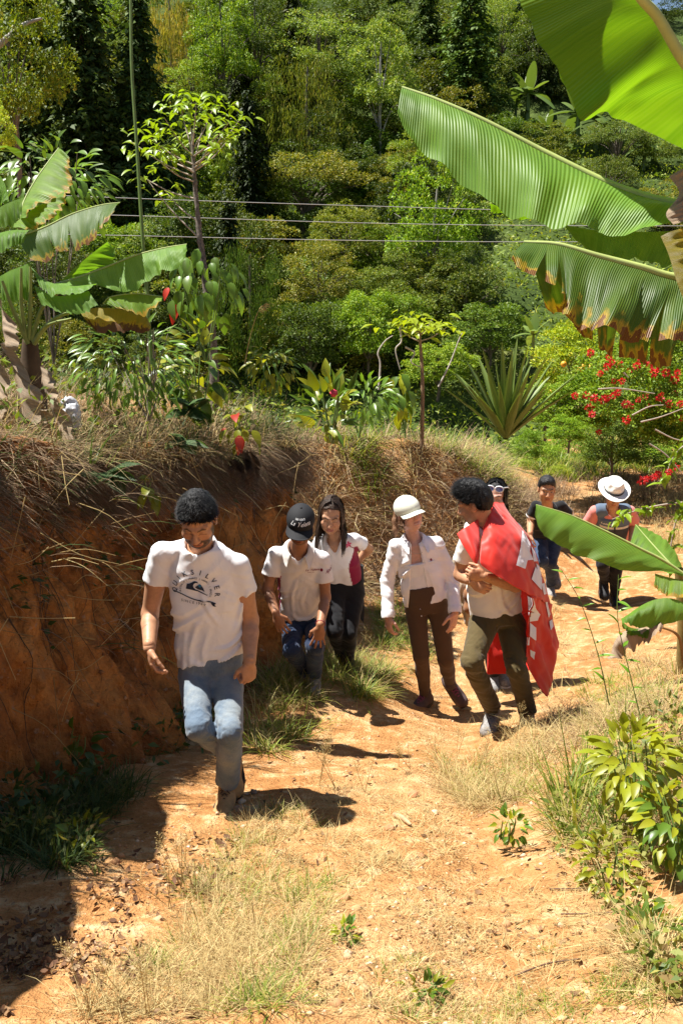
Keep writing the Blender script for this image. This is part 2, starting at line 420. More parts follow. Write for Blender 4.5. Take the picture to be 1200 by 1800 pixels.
def hill_hit(px, py):
    """where the view through a photo pixel meets the far hillside -> world point"""
    k = FWD + RGT * ((px - 600) / FPX) + UPV * ((900 - py) / FPX)
    ds = np.linspace(24, 260, 1200); q = CAM + k * ds[:, None]
    f = q[:, 2] - HZ(q[:, 0], q[:, 1]); i = np.argmax(f < 0)
    if f[i] >= 0: i = len(ds) - 1
    return q[i], ds[i]
# ------------------------------------------------------------------ solid modelling on a distance grid (figures, clothes, shoes)
class Grid:
    def __init__(s, lo, hi, h):
        s.h = h; s.lo = np.array(lo, float); s.n = np.ceil((np.array(hi) - s.lo) / h).astype(int) + 1
        s.a = np.full(s.n, 0.2, np.float32)
    def block(s, lo, hi):
        i0 = np.clip(np.floor((np.array(lo) - s.lo) / s.h).astype(int), 0, s.n)
        i1 = np.clip(np.ceil((np.array(hi) - s.lo) / s.h).astype(int) + 1, 0, s.n)
        sl = tuple(slice(a, b) for a, b in zip(i0, i1))
        ax = [(s.lo[k] + s.h * np.arange(i0[k], i1[k])).astype(np.float32) for k in range(3)]
        return sl, ax[0][:, None, None], ax[1][None, :, None], ax[2][None, None, :]
    def _do(s, f, lo, hi, op, pad):
        sl, x, y, z = s.block(np.array(lo) - pad, np.array(hi) + pad)
        v = s.a[sl]
        if v.size: s.a[sl] = op(v, f(x, y, z).astype(np.float32))
    def add(s, pr, k=0.0):
        f, lo, hi = pr
        def op(a, d):
            if k <= 0: return np.minimum(a, d)
            h = np.maximum(k - np.abs(a - d), 0) / k; return np.minimum(a, d) - h * h * k * 0.25
        s._do(f, lo, hi, op, k + 3 * s.h); return s
    def sub(s, pr, k=0.0):
        f, lo, hi = pr
        def op(a, d):
            d = -d
            if k <= 0: return np.maximum(a, d)
            h = np.maximum(k - np.abs(a - d), 0) / k; return np.maximum(a, d) + h * h * k * 0.25
        s._do(f, lo, hi, op, k + 3 * s.h); return s
    def cut(s, p, n):
        """remove everything on the side n points to"""
        n = unit(n); x, y, z = s.block(s.lo, s.lo + s.h * s.n)[1:]
        s.a = np.maximum(s.a, ((x - p[0]) * n[0] + (y - p[1]) * n[1] + (z - p[2]) * n[2])[:s.n[0], :s.n[1], :s.n[2]].astype(np.float32)); return s
    def displace(s, fn, band=0.03):
        i = np.argwhere(np.abs(s.a) < band); p = s.lo + s.h * i
        s.a[tuple(i.T)] += fn(p).astype(np.float32); return s
    def mesh(s):
        """surface nets"""
        a = s.a; ins = a < 0; h = s.h
        ins[0] = ins[-1] = False; ins[:, 0] = ins[:, -1] = False; ins[:, :, 0] = ins[:, :, -1] = False
        cnt = np.zeros(np.array(a.shape) - 1, np.int8)
        cs = [(i, j, k) for i in (0, 1) for j in (0, 1) for k in (0, 1)]
        def corner(v, c): return v[c[0]:v.shape[0]-1+c[0], c[1]:v.shape[1]-1+c[1], c[2]:v.shape[2]-1+c[2]]
        for c in cs: cnt += corner(ins, c)
        act = (cnt > 0) & (cnt < 8); idx = np.argwhere(act)
        vid = np.full(act.shape, -1, np.int32); vid[act] = np.arange(len(idx))
        vals = np.stack([a[tuple((idx + c).T)] for c in cs], 1); sg = np.stack([ins[tuple((idx + c).T)] for c in cs], 1)
        acc = np.zeros((len(idx), 3)); num = np.zeros(len(idx)); C8 = np.array(cs, float)
        for i in range(8):
            for j in range(i + 1, 8):
                if np.abs(C8[i] - C8[j]).sum() != 1: continue
                m = sg[:, i] != sg[:, j]; den = vals[:, i] - vals[:, j]
                t = np.clip(vals[:, i] / np.where(np.abs(den) < 1e-9, 1e-9, den), 0, 1)
                acc += (m[:, None] * (C8[i] + (C8[j] - C8[i]) * t[:, None])); num += m
        V = s.lo + h * (idx + acc / num[:, None])
        F = []
        for ax in range(3):
            o1, o2 = [(1, 2), (2, 0), (0, 1)][ax]
            sl0 = [slice(None)] * 3; sl1 = [slice(None)] * 3; sl0[ax] = slice(0, -1); sl1[ax] = slice(1, None)
            A = ins[tuple(sl0)]; B = ins[tuple(sl1)]
            e = np.argwhere(A != B)
            e = e[(e[:, o1] > 0) & (e[:, o2] > 0) & (e[:, o1] < a.shape[o1] - 1) & (e[:, o2] < a.shape[o2] - 1)]
            flip = A[tuple(e.T)]
            d1 = np.zeros(3, int); d1[o1] = 1; d2 = np.zeros(3, int); d2[o2] = 1
            q = np.stack([vid[tuple((e - d1 - d2).T)], vid[tuple((e - d2).T)], vid[tuple(e.T)], vid[tuple((e - d1).T)]], 1)
            q[~flip] = q[~flip][:, ::-1]; F.append(q)
        F = np.vstack(F); F = F[(F >= 0).all(1)]
        return V, F
def cone(a, b, ra, rb=None):
    """round cone between two points"""
    rb = ra if rb is None else rb; a = np.array(a, float); b = np.array(b, float); e = b - a; L2 = e @ e + 1e-12
    def f(x, y, z):
        t = np.clip(((x - a[0]) * e[0] + (y - a[1]) * e[1] + (z - a[2]) * e[2]) / L2, 0, 1)
        return np.sqrt((x - a[0] - t*e[0])**2 + (y - a[1] - t*e[1])**2 + (z - a[2] - t*e[2])**2) - (ra + (rb - ra) * t)
    r = max(ra, rb); return f, np.minimum(a, b) - r, np.maximum(a, b) + r
def ell(c, r, ax=None):
    """ellipsoid, ax = rows of local axes"""
    c = np.array(c, float); r = np.array(r, float); A = np.eye(3) if ax is None else np.array(ax, float)
    def f(x, y, z):
        X, Y, Z = x - c[0], y - c[1], z - c[2]; k0 = 0; k1 = 0
        for i in range(3):
            q = X * A[i][0] + Y * A[i][1] + Z * A[i][2]; k0 = k0 + (q / r[i])**2; k1 = k1 + (q / r[i]**2)**2
        k0 = np.sqrt(k0); return k0 * (k0 - 1) / (np.sqrt(k1) + 1e-9)
    e = np.sqrt(((A * r[:, None])**2).sum(0)); return f, c - e, c + e
def loft(pts, a, b, sides, p=2.4):
    """elliptical body along a spine: half widths a (sideways) and b (front to back)"""
    pts = np.array(pts, float); a = np.array(a, float); b = np.array(b, float); sides = np.array(sides, float)
    def f(x, y, z):
        best = None
        for i in range(len(pts) - 1):
            A, B = pts[i], pts[i+1]; e = B - A; L = np.linalg.norm(e); e = e / L
            X, Y, Z = x - A[0], y - A[1], z - A[2]
            tr = (X*e[0] + Y*e[1] + Z*e[2]) / L; t = np.clip(tr, 0, 1)
            lo_ = -1e9 if i > 0 else 0
            s0 = sides[i]; s1 = sides[i+1]; s = unit(s0 + s1); s = unit(s - e * (s @ e)); fr = np.cross(s, e)
            X, Y, Z = X - t*L*e[0], Y - t*L*e[1], Z - t*L*e[2]
            xs = X*s[0] + Y*s[1] + Z*s[2]; yf = X*fr[0] + Y*fr[1] + Z*fr[2]
            aa = a[i] + (a[i+1] - a[i]) * t; bb = b[i] + (b[i+1] - b[i]) * t
            q = (np.abs(xs / aa)**p + np.abs(yf / bb)**p)**(1 / p)
            d = (q - 1) * np.minimum(aa, bb); axl = np.abs(tr - t) * L
            d = np.where(axl > 0, np.sqrt(np.maximum(d, 0)**2 + axl**2) , d)
            best = d if best is None else np.minimum(best, d)
        return best
    r = max(a.max(), b.max()); return f, pts.min(0) - r, pts.max(0) + r
def clip(pr, p, n):
    f, lo, hi = pr; n = unit(n)
    return (lambda x, y, z: np.maximum(f(x, y, z), (x - p[0]) * n[0] + (y - p[1]) * n[1] + (z - p[2]) * n[2])), lo, hi
def fnoise(p, o, axes, scales, seed, octv=2):
    """noise stretched along given axes"""
    q = p - o; c = [(q @ np.asarray(ax)) / s for ax, s in zip(axes, scales)]
    return fbm(c[0], c[1], c[2], seed, octv)

# ------------------------------------------------------------------ materials of people
def skin_mat():
    m, nt, b = new_mat('skin')
    a = N(nt, 'ShaderNodeAttribute', attribute_name='Col'); tc = N(nt, 'ShaderNodeTexCoord'); n = noise_tex(nt, 45, 4, 0.6, tc.outputs['Object'])
    r = ramp(nt, [(0.3, (.86,.84,.83)), (0.7, (1.1,1.1,1.1))], n.outputs[0])
    nt.links.new(mixc(nt, a.outputs[0], r.outputs[0], 1.0, 'MULTIPLY'), b.inputs['Base Color'])
    b.inputs['Roughness'].default_value = 0.5; b.inputs['Specular IOR Level'].default_value = 0.35
    b.inputs['Subsurface Weight'].default_value = 0.08; b.inputs['Subsurface Radius'].default_value = (.01, .004, .002); b.inputs['Subsurface Scale'].default_value = 1.0
    bump(nt, b, n.outputs[0], 0.15, 0.002); return m
def cloth_mat(name, c, weave=900, rough=0.85, worn=None, use_col=False, crease=.13):
    m, nt, b = new_mat(name)
    tc = N(nt, 'ShaderNodeTexCoord'); v = tc.outputs['Object']
    n1 = noise_tex(nt, 6, 4, 0.6, v); n2 = noise_tex(nt, 220, 2, 0.5, v)
    c = np.array(c)
    if use_col:
        a = N(nt, 'ShaderNodeAttribute', attribute_name='Col'); base = a.outputs[0]
    else:
        base = ramp(nt, [(0.3, tuple(c * 0.93)), (0.7, tuple(np.minimum(c * 1.05, 1)))], n1.outputs[0]).outputs[0]
    if worn is not None:
        r = ramp(nt, [(0.42, (0,0,0)), (0.68, (1,1,1))], n1.outputs[0]); base = mixc(nt, base, worn, r.outputs[0])
        mp = N(nt, 'ShaderNodeMapping'); mp.inputs['Scale'].default_value = (300, 300, 25); nt.links.new(v, mp.inputs[0])
        n3 = noise_tex(nt, 1, 2, 0.5, mp.outputs[0]); r3 = ramp(nt, [(0.3, (.78,.8,.84)), (0.7, (1.12,1.1,1.08))], n3.outputs[0])
        base = mixc(nt, base, r3.outputs[0], 0.8, 'MULTIPLY')
    nt.links.new(base, b.inputs['Base Color']); b.inputs['Roughness'].default_value = rough; b.inputs['Specular IOR Level'].default_value = 0.15
    b.inputs['Sheen Weight'].default_value = 0.15
    # fine creases
    mp2 = N(nt, 'ShaderNodeMapping'); mp2.inputs['Scale'].default_value = (1, 1, .55); nt.links.new(v, mp2.inputs[0])
    n4 = noise_tex(nt, 7, 3, .5, mp2.outputs[0], .7); r4 = ramp(nt, [(.40, (0,0,0)), (.5, (1,1,1)), (.60, (0,0,0))], n4.outputs[0])
    ad = N(nt, 'ShaderNodeMath', operation='MULTIPLY_ADD'); nt.links.new(n2.outputs[0], ad.inputs[0]); ad.inputs[1].default_value = .06; nt.links.new(r4.outputs[0], ad.inputs[2])
    bump(nt, b, ad.outputs[0], crease, 0.012); return m
def hair_mat(name, c, rough=0.55):
    m, nt, b = new_mat(name)
    g = N(nt, 'ShaderNodeNewGeometry'); c = np.array(c)
    r = ramp(nt, [(0.2, tuple(c * 0.6)), (0.8, tuple(c * 1.6))], g.outputs['Random Per Island'])
    tc = N(nt, 'ShaderNodeTexCoord'); n = noise_tex(nt, 130, 3, 0.6, tc.outputs['Object'])
    nt.links.new(r.outputs[0], b.inputs['Base Color']); b.inputs['Roughness'].default_value = rough; b.inputs['Specular IOR Level'].default_value = 0.32
    bump(nt, b, n.outputs[0], 0.9, 0.006); return m
M_SKIN = skin_mat()
M_BLACKHAIR = hair_mat('black_hair', (.010,.009,.009)); M_BROWNHAIR = hair_mat('dark_brown_hair', (.035,.019,.011)); M_LIGHTHAIR = hair_mat('light_brown_hair', (.13,.065,.032))
M_WHITE = cloth_mat('white_cotton', (.80,.79,.80)); M_CREAM = cloth_mat('cream_cotton', (.76,.72,.67))
M_LINEN = cloth_mat('white_oxford', (.86,.84,.84)); M_POLO = cloth_mat('panelled_polo', (.8,.8,.8), use_col=True)
M_JEANS = cloth_mat('faded_denim', (.12,.165,.22), worn=(.25,.275,.28), crease=.15); M_NAVY = cloth_mat('dark_denim', (.022,.035,.075), worn=(.05,.08,.14), crease=.25)
M_BLACK = cloth_mat('black_cloth', (.012,.012,.014)); M_BROWN = cloth_mat('brown_stretch_cotton', (.085,.050,.030)); M_OLIVE = cloth_mat('olive_chino', (.085,.062,.024), crease=.22)
M_BEIGE = cloth_mat('beige_canvas', (.48,.38,.27)); M_TAN = cloth_mat('tan_leather', (.26,.12,.055), rough=0.6)
M_BOOT = plain('tan_suede', (.40,.235,.105), 0.85, 0.25, 25, 0.4); M_SOLE = plain('boot_rubber', (.05,.035,.022), 0.8, 0.2, 40, 0.3)
M_PURPLE = plain('dark_purple_suede', (.085,.055,.055), 0.8, 0.25, 25, 0.4); M_LACE = plain('plum_laces', (.30,.06,.14), 0.7); M_GREYSHOE = plain('grey_mesh_shoe', (.22,.21,.20), 0.8, 0.5, 60, 0.4)
M_BLKSHOE = plain('black_shoe_fabric', (.016,.016,.018), 0.7, 0.2); M_WSOLE = plain('white_foam_sole', (.72,.70,.66), 0.7, 0.06); M_BLACE = plain('brown_laces', (.07,.045,.028), 0.8)
M_INK = plain('navy_ink', (.022,.030,.055), 0.8, 0.1); M_INKBLUE = plain('teal_ink', (.02,.14,.28), 0.8); M_RED_INK = plain('maroon_thread', (.22,.012,.04), 0.7); M_PINKINK = plain('pink_print', (.62,.05,.16), 0.7, 0.5, 60)
M_WTHREAD = plain('white_thread', (.8,.8,.8), 0.7); M_BLKCAP = plain('black_twill', (.014,.014,.016), 0.8, 0.15, 200, 0.2); M_WCAP = plain('ivory_twill', (.70,.70,.58), 0.85, 0.06, 150, 0.2)
M_HAT = plain('pale_straw_felt', (.80,.78,.72), 0.75, 0.05, 120, 0.2); M_BAND = plain('black_ribbon', (.012,.012,.014), 0.5)
M_BUTTON = plain('pearl_button', (.75,.73,.70), 0.3); M_METAL = plain('dull_metal', (.4,.38,.34), 0.35)
SK_TAN = np.array([.46,.24,.135]); SK_DARK = np.array([.34,.16,.085]); SK_MID = np.array([.45,.245,.145]); SK_FAIR = np.array([.62,.36,.27])
# ------------------------------------------------------------------ people
def head_parts(g, C, S, F, U, sc, female=False, k=0.02):
    A = np.array([S, F, U])
    L = lambda x, y, z: C + sc * (S * x + F * y + U * z)
    e = lambda c, r, kk: g.add(ell(L(*c), np.array(r) * sc, A), kk * sc)
    e((0,-.012,.035), (.074,.094,.083), 0); jw = .054 if female else .060
    e((0,.028,-.035), (jw,.062,.080), .03)
    e((0,.058,-.092), (.030 if female else .036,.026,.024), .03)
    for s in (-1, 1):
        e((s*.040,-.005+.03,-.060), (.022,.045,.030), .03)                           # jaw corner
        g.add(cone(L(s*.046,.070,.030), L(s*.012,.086,.026), .011*sc, .010*sc), .014*sc)   # brow
        g.sub(ell(L(s*.031,.098,.008), np.array((.019,.014,.012))*sc, A), .012*sc)        # socket
        e((s*.031,.073,.007), (.015,.0135,.0125), .004)                               # lids
        e((s*.040,.062,-.024), (.024,.024,.022), .02)                                 # cheek
        e((s*.076,-.008,-.004), (.009,.020,.033), .008); g.sub(ell(L(s*.088,-.001,.001), np.array((.006,.011,.020))*sc, A), .004*sc)
        e((s*.013,.098,-.031), (.009,.011,.008), .008)                                # nostril wing
    g.add(cone(L(0,.086,.016), L(0,.110,-.026), .0085*sc, .0125*sc), .012*sc)
    e((0,.088,-.060), (.025,.011,.0065), .006); e((0,.086,-.0725), (.021,.012,.0075), .006)
    g.sub(cone(L(-.024,.096,-.0658), L(.024,.096,-.0658), .0022*sc), .003*sc)
def head_colors(V, C, S, F, U, sc, skin, lip=None, beard=0.0, brow=(.02,.014,.01), eyes=False, teeth=False):
    q = (V - C) / sc; x, y, z = q @ S, q @ F, q @ U; c = np.tile(skin, (len(V), 1)).astype(float)
    def blend(m, col): c[:] = c * (1 - m[:, None]) + np.asarray(col) * m[:, None]
    front = smooth(.02, .06, y)
    blend(0.25 * front * np.exp(-((np.abs(x) - .042)**2 + (z + .025)**2) / .02**2), skin * [1.15, .75, .7])
    blend(0.35 * np.exp(-((x)**2 + (z + .03)**2) / .014**2) * smooth(.09, .105, y), skin * [1.15, .8, .75])
    if beard > 0:
        jaw = smooth(-.028, -.05, z - 0.5 * np.maximum(np.abs(x) - .03, 0) * 0.6) * smooth(-.01, .02, y)
        side = smooth(.040, .055, np.abs(x)) * smooth(.012, -.02, z) * smooth(.0, .012, y) * smooth(.06, .045, y)
        must = np.exp(-((z + .049) / .006)**2) * smooth(.032, .022, np.abs(x)) * smooth(.06, .08, y)
        n = 0.95 + 0.18 * vnoise(x * 200, y * 200, z * 200, 5)
        lipfree = 1 - np.exp(-((z + .066) / .010)**4) * smooth(.030, .024, np.abs(x)) * smooth(.07, .08, y)
        under = smooth(-.11, -.135, z)
        blend(np.clip(beard * n * np.maximum(np.maximum(jaw * (1 - under), side), must) * lipfree, 0, 1), (.022,.016,.013))
    lipc = skin * [.95, .55, .52] if lip is None else np.asarray(lip)
    blend(0.85 * np.exp(-((z + .066) / .0105)**4) * smooth(.027, .021, np.abs(x)) * smooth(.075, .085, y), lipc)
    blend(np.exp(-((z + .0658) / .003)**2) * smooth(.024, .018, np.abs(x)) * smooth(.07, .085, y), (.62,.58,.54) if teeth else lipc * .25)
    zb = .026 - .10 * np.maximum(np.abs(x) - .030, 0) ** 1 + .008 * np.exp(-((np.abs(x) - .034) / .012)**2)
    blend(0.95 * np.exp(-((z - zb) / .0048)**2) * smooth(.010, .015, np.abs(x)) * smooth(.054, .046, np.abs(x)) * smooth(.05, .065, y), brow)
    ex = np.abs(x) - .031
    if eyes:
        alm = np.clip(1 - (ex / .0150)**2, 0, 1) * .0062
        m = smooth(.0012, -.0012, np.abs(z - .007) - alm) * smooth(.05, .065, y) * (np.abs(ex) < .0150)
        blend(m, (.62,.58,.55)); blend(m * smooth(.0072, .0055, np.hypot(ex, z - .007)), (.03,.018,.012))
        blend(0.9 * np.exp(-((z - .007 - alm) / .0018)**2) * (np.abs(ex) < .017) * smooth(.05, .065, y), (.02,.014,.012))
    else:
        blend(0.9 * np.exp(-((z - .0015 + 4 * ex**2 * 6) / .0022)**2) * smooth(.019, .014, np.abs(ex)) * smooth(.05, .06, y), (.03,.017,.012))
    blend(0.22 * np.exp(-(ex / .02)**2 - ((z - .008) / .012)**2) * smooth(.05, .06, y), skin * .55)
    return c
def hand(g, w_, d, pn, thumb, curl=0.5, sc=1.0, spread=0.0, k=0.004, tcurl=0.3):
    """wrist point, pointing direction, palm normal, thumb = direction across the palm towards the thumb"""
    d = unit(d); pn = unit(pn - d * np.dot(pn, d)); a = unit(np.cross(d, pn)); a = a if np.dot(a, thumb) > 0 else -a
    q = lambda u, v, n: w_ + sc * (d * u + a * v + pn * n)
    g.add(cone(q(-.018, 0, 0), q(.008, 0, 0), .026*sc, .025*sc), .01)
    ax = np.array([a, d, pn])
    g.add(ell(q(.047, 0, 0), np.array((.041,.052,.0165))*sc, ax), .014*sc)
    for v0, L, r in ((.030,.076,.0088), (.010,.084,.0090), (-.011,.078,.0086), (-.029,.060,.0078)):
        b = q(.085 - abs(v0 - .005)*.25, v0, 0); ang = curl * 0.75; dirn = d + a * spread * (v0 / .03) * 0.35
        prev = b
        for j, (fr, rr) in enumerate(((.44, 1.0), (.32, .93), (.26, .84))):
            dd = unit(unit(dirn) * math.cos(ang) + pn * math.sin(ang)); nx = prev + dd * L * fr * sc
            g.add(cone(prev, nx, r * sc * rr, r * sc * rr * .93), k if j else .008); prev = nx; ang += curl * (1.05 if j == 0 else .8)
    tb = q(.022, .026, .006); d1 = unit(d * .75 + a * .75 + pn * (.25 + .4 * tcurl)); t1 = tb + d1 * .040 * sc
    d2 = unit(d * 1.0 + a * (.35 - .5 * tcurl) + pn * (.25 + .7 * tcurl)); t2 = t1 + d2 * .032 * sc; d3 = unit(d2 + pn * .2 - a * .25 * tcurl); t3 = t2 + d3 * .026 * sc
    g.add(cone(tb, t1, .0145*sc, .0115*sc), .012); g.add(cone(t1, t2, .0108*sc, .0098*sc), .004); g.add(cone(t2, t3, .0098*sc, .008*sc), .004)
def box_of(pts, m): p = np.array(pts); return p.min(0) - m, p.max(0) + m

class Person:
    def __init__(s, label, J, h, skin, sc=1.0, headF=None, headU=None, female=False, group='people walking up the dirt path'):
        s.J = {k: np.array(v, float) for k, v in J.items()}; s.h = h; s.skin = skin; s.sc = sc; s.female = female
        J = s.J; loc = (J['footL'] + J['footR']) / 2; loc[2] = min(J['footL'][2], J['footR'][2])
        s.root = empty('person', loc, label, 'person', group)
        s.side = unit(J['shL'] - J['shR']); s.up = unit(J['neck'] - J['pel']); s.side = unit(s.side - 0); s.front = unit(np.cross(s.side, s.up))
        s.hs = unit(J['hipL'] - J['hipR'])
        s.F = unit(headF); s.U = unit(np.array(headU) - s.F * np.dot(headU, s.F)); s.S = np.cross(s.U, s.F); s.hc = J['head']
        s.ax = (s.side, s.front, s.up)
    def L(s, x, y, z): return s.hc + s.sc * (s.S * x + s.F * y + s.U * z)      # head space
    def T(s, x, y, z, o='neck'): return s.J[o] + s.side * x + s.front * y + s.up * z
    def body(s, hands, arm=(.050,.042,.040,.028), beard=0, eyes=False, teeth=False, lip=None, bare_arms=True, chest=(.150,.095), brow=(.02,.014,.01), hk=1.0):
        J = s.J; parts = []
        hh = max(s.h * 0.62, .0034)
        lo, hi = box_of([s.hc, s.hc], .17 * s.sc); lo = np.minimum(lo, J['neck'] - .09); hi = np.maximum(hi, J['neck'] + .09)
        g = Grid(lo, hi, hh); head_parts(g, s.hc, s.S, s.F, s.U, s.sc, s.female)
        nr = .047 if s.female else .055
        g.add(cone(s.L(0,-.022,-.055), J['neck'] - s.up * .03, nr, nr * 1.08), .025)
        V, F = g.mesh(); c = head_colors(V, s.hc, s.S, s.F, s.U, s.sc, s.skin, lip, beard, brow, eyes, teeth)
        parts.append((V, F)); cols = [c]
        lo, hi = box_of([J[k] for k in ('neck','shR','shL','elR','elL','wrR','wrL','pel')], .14); g = Grid(lo, hi, s.h * 1.35)
        g.add(loft([J['pel'], lerp(J['pel'], J['neck'], .5), lerp(J['pel'], J['neck'], .78), lerp(J['pel'], J['neck'], .92)], [chest[0]*.90, chest[0]*.88, chest[0]*.92, chest[0]*.6], [chest[1]*.98, chest[1]*.88, chest[1]*.86, chest[1]*.72], [s.hs, s.side, s.side, s.side]), 0)
        g.add(cone(J['neck'] - s.up*.02, J['neck'] - s.up * .09, .055, .062), .03)
        for k in 'RL':
            g.add(cone(lerp(J['neck'], J['sh'+k], .2) - s.up*.045, J['sh'+k] - s.up*.022, .042, arm[0]*.72), .02)
            m = lerp(J['sh'+k], J['el'+k], .45)
            g.add(cone(J['sh'+k] - s.up*.018, m, arm[0]*.78, arm[0]), .012); g.add(cone(m, J['el'+k], arm[0], arm[1]*.92), .015)
            m = lerp(J['el'+k], J['wr'+k], .3)
            g.add(cone(J['el'+k], m, arm[1]*.88, arm[2]*.98), .025); g.add(cone(m, J['wr'+k], arm[2]*1.03, arm[3]), .012)
        V, F = g.mesh(); parts.append((V, F)); cols.append(np.tile(s.skin, (len(V), 1)) * (1 + 0.05 * vnoise(V[:,0]*14, V[:,1]*14, V[:,2]*14, 3)[:, None]))
        for k in 'RL':
            if k not in hands: continue
            d, pn, th, curl, spread = hands[k][:5]; w_ = J['wr'+k]; tc = hands[k][5] if len(hands[k]) > 5 else .3
            g = Grid(*box_of([w_, w_ + unit(d) * .1 * hk], .12 * hk), max(s.h * .55, .003)); hand(g, w_, np.array(d), np.array(pn), np.array(th), curl, hk, spread, tcurl=tc)
            V, F = g.mesh(); parts.append((V, F)); cols.append(np.tile(s.skin * [1.0, .97, .95], (len(V), 1)))
        V, F = join(parts)
        s.body_o = mk('body', V, F, M_SKIN, s.root, col=np.vstack(cols)); return s.body_o
    def trousers(s, mat, r=(.098,.072,.066,.056), pelv=(.165,.125), wr=.006, ankle=1.0, name='trousers', up=.13, flare=0.0):
        J = s.J; lo, hi = box_of([J[k] for k in ('pel','hipR','hipL','knR','knL','anR','anL')], .17); g = Grid(lo, hi + [0, 0, .08], s.h)
        pu = unit(lerp(J['hipR'], J['hipL'], .5) - J['pel']) * -1; w0 = J['pel'] + pu * up
        g.add(loft([w0, J['pel'], lerp(J['hipR'], J['hipL'], .5) - pu*.03], [pelv[0]*.95, pelv[0], pelv[0]*.9], [pelv[1]*.92, pelv[1], pelv[1]*.85], [s.hs]*3), 0)
        for k in 'RL':
            a, b, c = J['hip'+k], J['kn'+k], J['an'+k]; gl = Grid(lo, hi + [0, 0, .08], s.h)
            ce = lerp(b, c, ankle); gl.add(cone(a, b, r[0], r[1]), 0); mid = lerp(b, ce, .4); gl.add(cone(b, mid, r[1]*.97, r[2]), .015); gl.add(clip(cone(mid, lerp(b, c, ankle + .12), r[2], r[3] + flare), ce, unit(c - b)), .02)
            kk = .020; h_ = np.maximum(kk - np.abs(g.a - gl.a), 0) / kk; g.a = np.minimum(g.a, gl.a) - h_ * h_ * kk * .25
        def wrk(p):
            out = np.zeros(len(p))
            for k in 'RL':
                a, b, c = J['hip'+k], J['kn'+k], J['an'+k]
                for (q0, q1, sd) in ((a, b, 3), (b, c, 9)):
                    e = q1 - q0; Ln = np.linalg.norm(e); e = e / Ln; t = (p - q0) @ e / Ln
                    dist = np.linalg.norm(p - q0 - np.clip(t, 0, 1)[:, None] * e * Ln, axis=1); m = smooth(.16, .10, dist) * (t > -.1) * (t < 1.1)
                    o1 = unit(np.cross(e, s.front)); o2 = np.cross(e, o1)
                    n = fnoise(p + (0.9 * ((p - q0) @ o1) + .4 * ((p - q0) @ o2))[:, None] * e, q0, (e, o1, o2), (.058, .16, .16), sd + ord(k), 3)
                    foc = 0.35 + 0.65 * (np.exp(-((t - (0 if sd == 9 else 1)) / .22)**2) + np.exp(-((t - (1 if sd == 9 else 0)) / .25)**2))
                    out += wr * m * foc * (np.abs(n) * 1.5 - .45)
            return out
        g.displace(wrk)
        V, F = g.mesh(); s.tr_o = mk(name, V, F, mat, s.root); s.waist = w0; s.pu = pu; return s.tr_o
    def top(s, name, mat, a=(.185,.180,.178,.150), b=(.130,.122,.122,.095), hem=None, hem_n=None, sleeve=.5, sr=(.056,.068), neck_r=.075, vneck=0.0, wr=.006, long_=False, wristr=.045, colf=None, sh_r=.047, opening=None, folds=()):
        J = s.J; pts = [J[k] for k in ('neck','shR','shL','pel','elR','elL')] + ([J['wrR'], J['wrL']] if long_ else [])
        lo, hi = box_of(pts, .16); lo[2] -= .14; g = Grid(lo, hi, s.h)
        n = J['neck']; p = J['pel']
        hp = p - s.up * .10 if hem is None else np.array(hem); hn = unit(-s.up if hem_n is None else np.array(hem_n))
        low_pt = p + unit(p - lerp(p, n, .45)) * .20
        g.add(clip(loft([low_pt, p, lerp(p, n, .48), lerp(p, n, .80), lerp(p, n, .95)], list(a) + [a[3]*.66], list(b) + [b[3]*.80], [s.hs, s.hs, s.side, s.side, s.side]), hp, hn), 0)
        for k in 'RL':
            sh, el = J['sh'+k], J['el'+k]; o = unit(sh - n)
            g.add(cone(n - s.up*.028, sh - s.up*.018, .056, sh_r), .03)
            if long_:
                g.add(cone(sh - s.up*.010, el, sr[0], sr[1]), .025); w_ = lerp(el, J['wr'+k], .93)
                g.add(clip(cone(el, lerp(el, J['wr'+k], 1.1), sr[1], wristr), w_, unit(J['wr'+k] - el)), .02)
            else:
                e = lerp(sh, el, sleeve); g.add(clip(cone(sh - s.up*.010, lerp(sh, el, sleeve + .2), sr[0], lerp(sr[0], sr[1], 1 + .2/sleeve)), e, unit(el - sh)), .022)
        g.add(cone(n - s.up*.05 + s.front*.01, n - s.up*.005, .078, .066), .04)
        ax = s.ax; Ln = np.linalg.norm(n - p)
        def wrk(q):
            z = (q - p) @ s.up / Ln; x = (q - p) @ s.side; hd = -((q - hp) @ hn)
            v = fnoise(q, p, ax, (.085, .12, .42), 11, 2)
            d1 = fnoise(q, p, (unit(s.up + s.side * .7), unit(s.side - s.up * .7), s.front), (.060, .30, .25), 23, 2)
            d2 = fnoise(q, p, (unit(s.up - s.side * .8), unit(s.side + s.up * .8), s.front), (.060, .30, .25), 37, 2)
            w_ = wr * (smooth(.75, .1, z) * v * .8 + smooth(-.08, .1, x) * (np.abs(d1) * 1.5 - .35) + smooth(.08, -.1, x) * (np.abs(d2) * 1.5 - .35)) * (.35 + .65 * smooth(.0, .09, hd))
            for k in 'RL':
                for (q0, q1) in ((J['sh'+k], J['el'+k]), (J['el'+k], J['wr'+k])):
                    e = unit(q1 - q0); t = (q - q0) @ e; dist = np.linalg.norm(q - q0 - np.clip(t, 0, np.linalg.norm(q1 - q0))[:, None] * e, axis=1)
                    o1 = unit(np.cross(e, s.front)); nn = fnoise(q + .6 * ((q - q0) @ o1)[:, None] * e, q0, (e, o1, np.cross(e, o1)), (.05, .12, .12), 5 + ord(k), 2)
                    m = smooth(.10, .07, dist); w_ = w_ * (1 - m) + m * wr * (.45 if long_ else .35) * (np.abs(nn) * 1.6 - .4)
            fq = smooth(-.02, .04, (q - p) @ s.front)
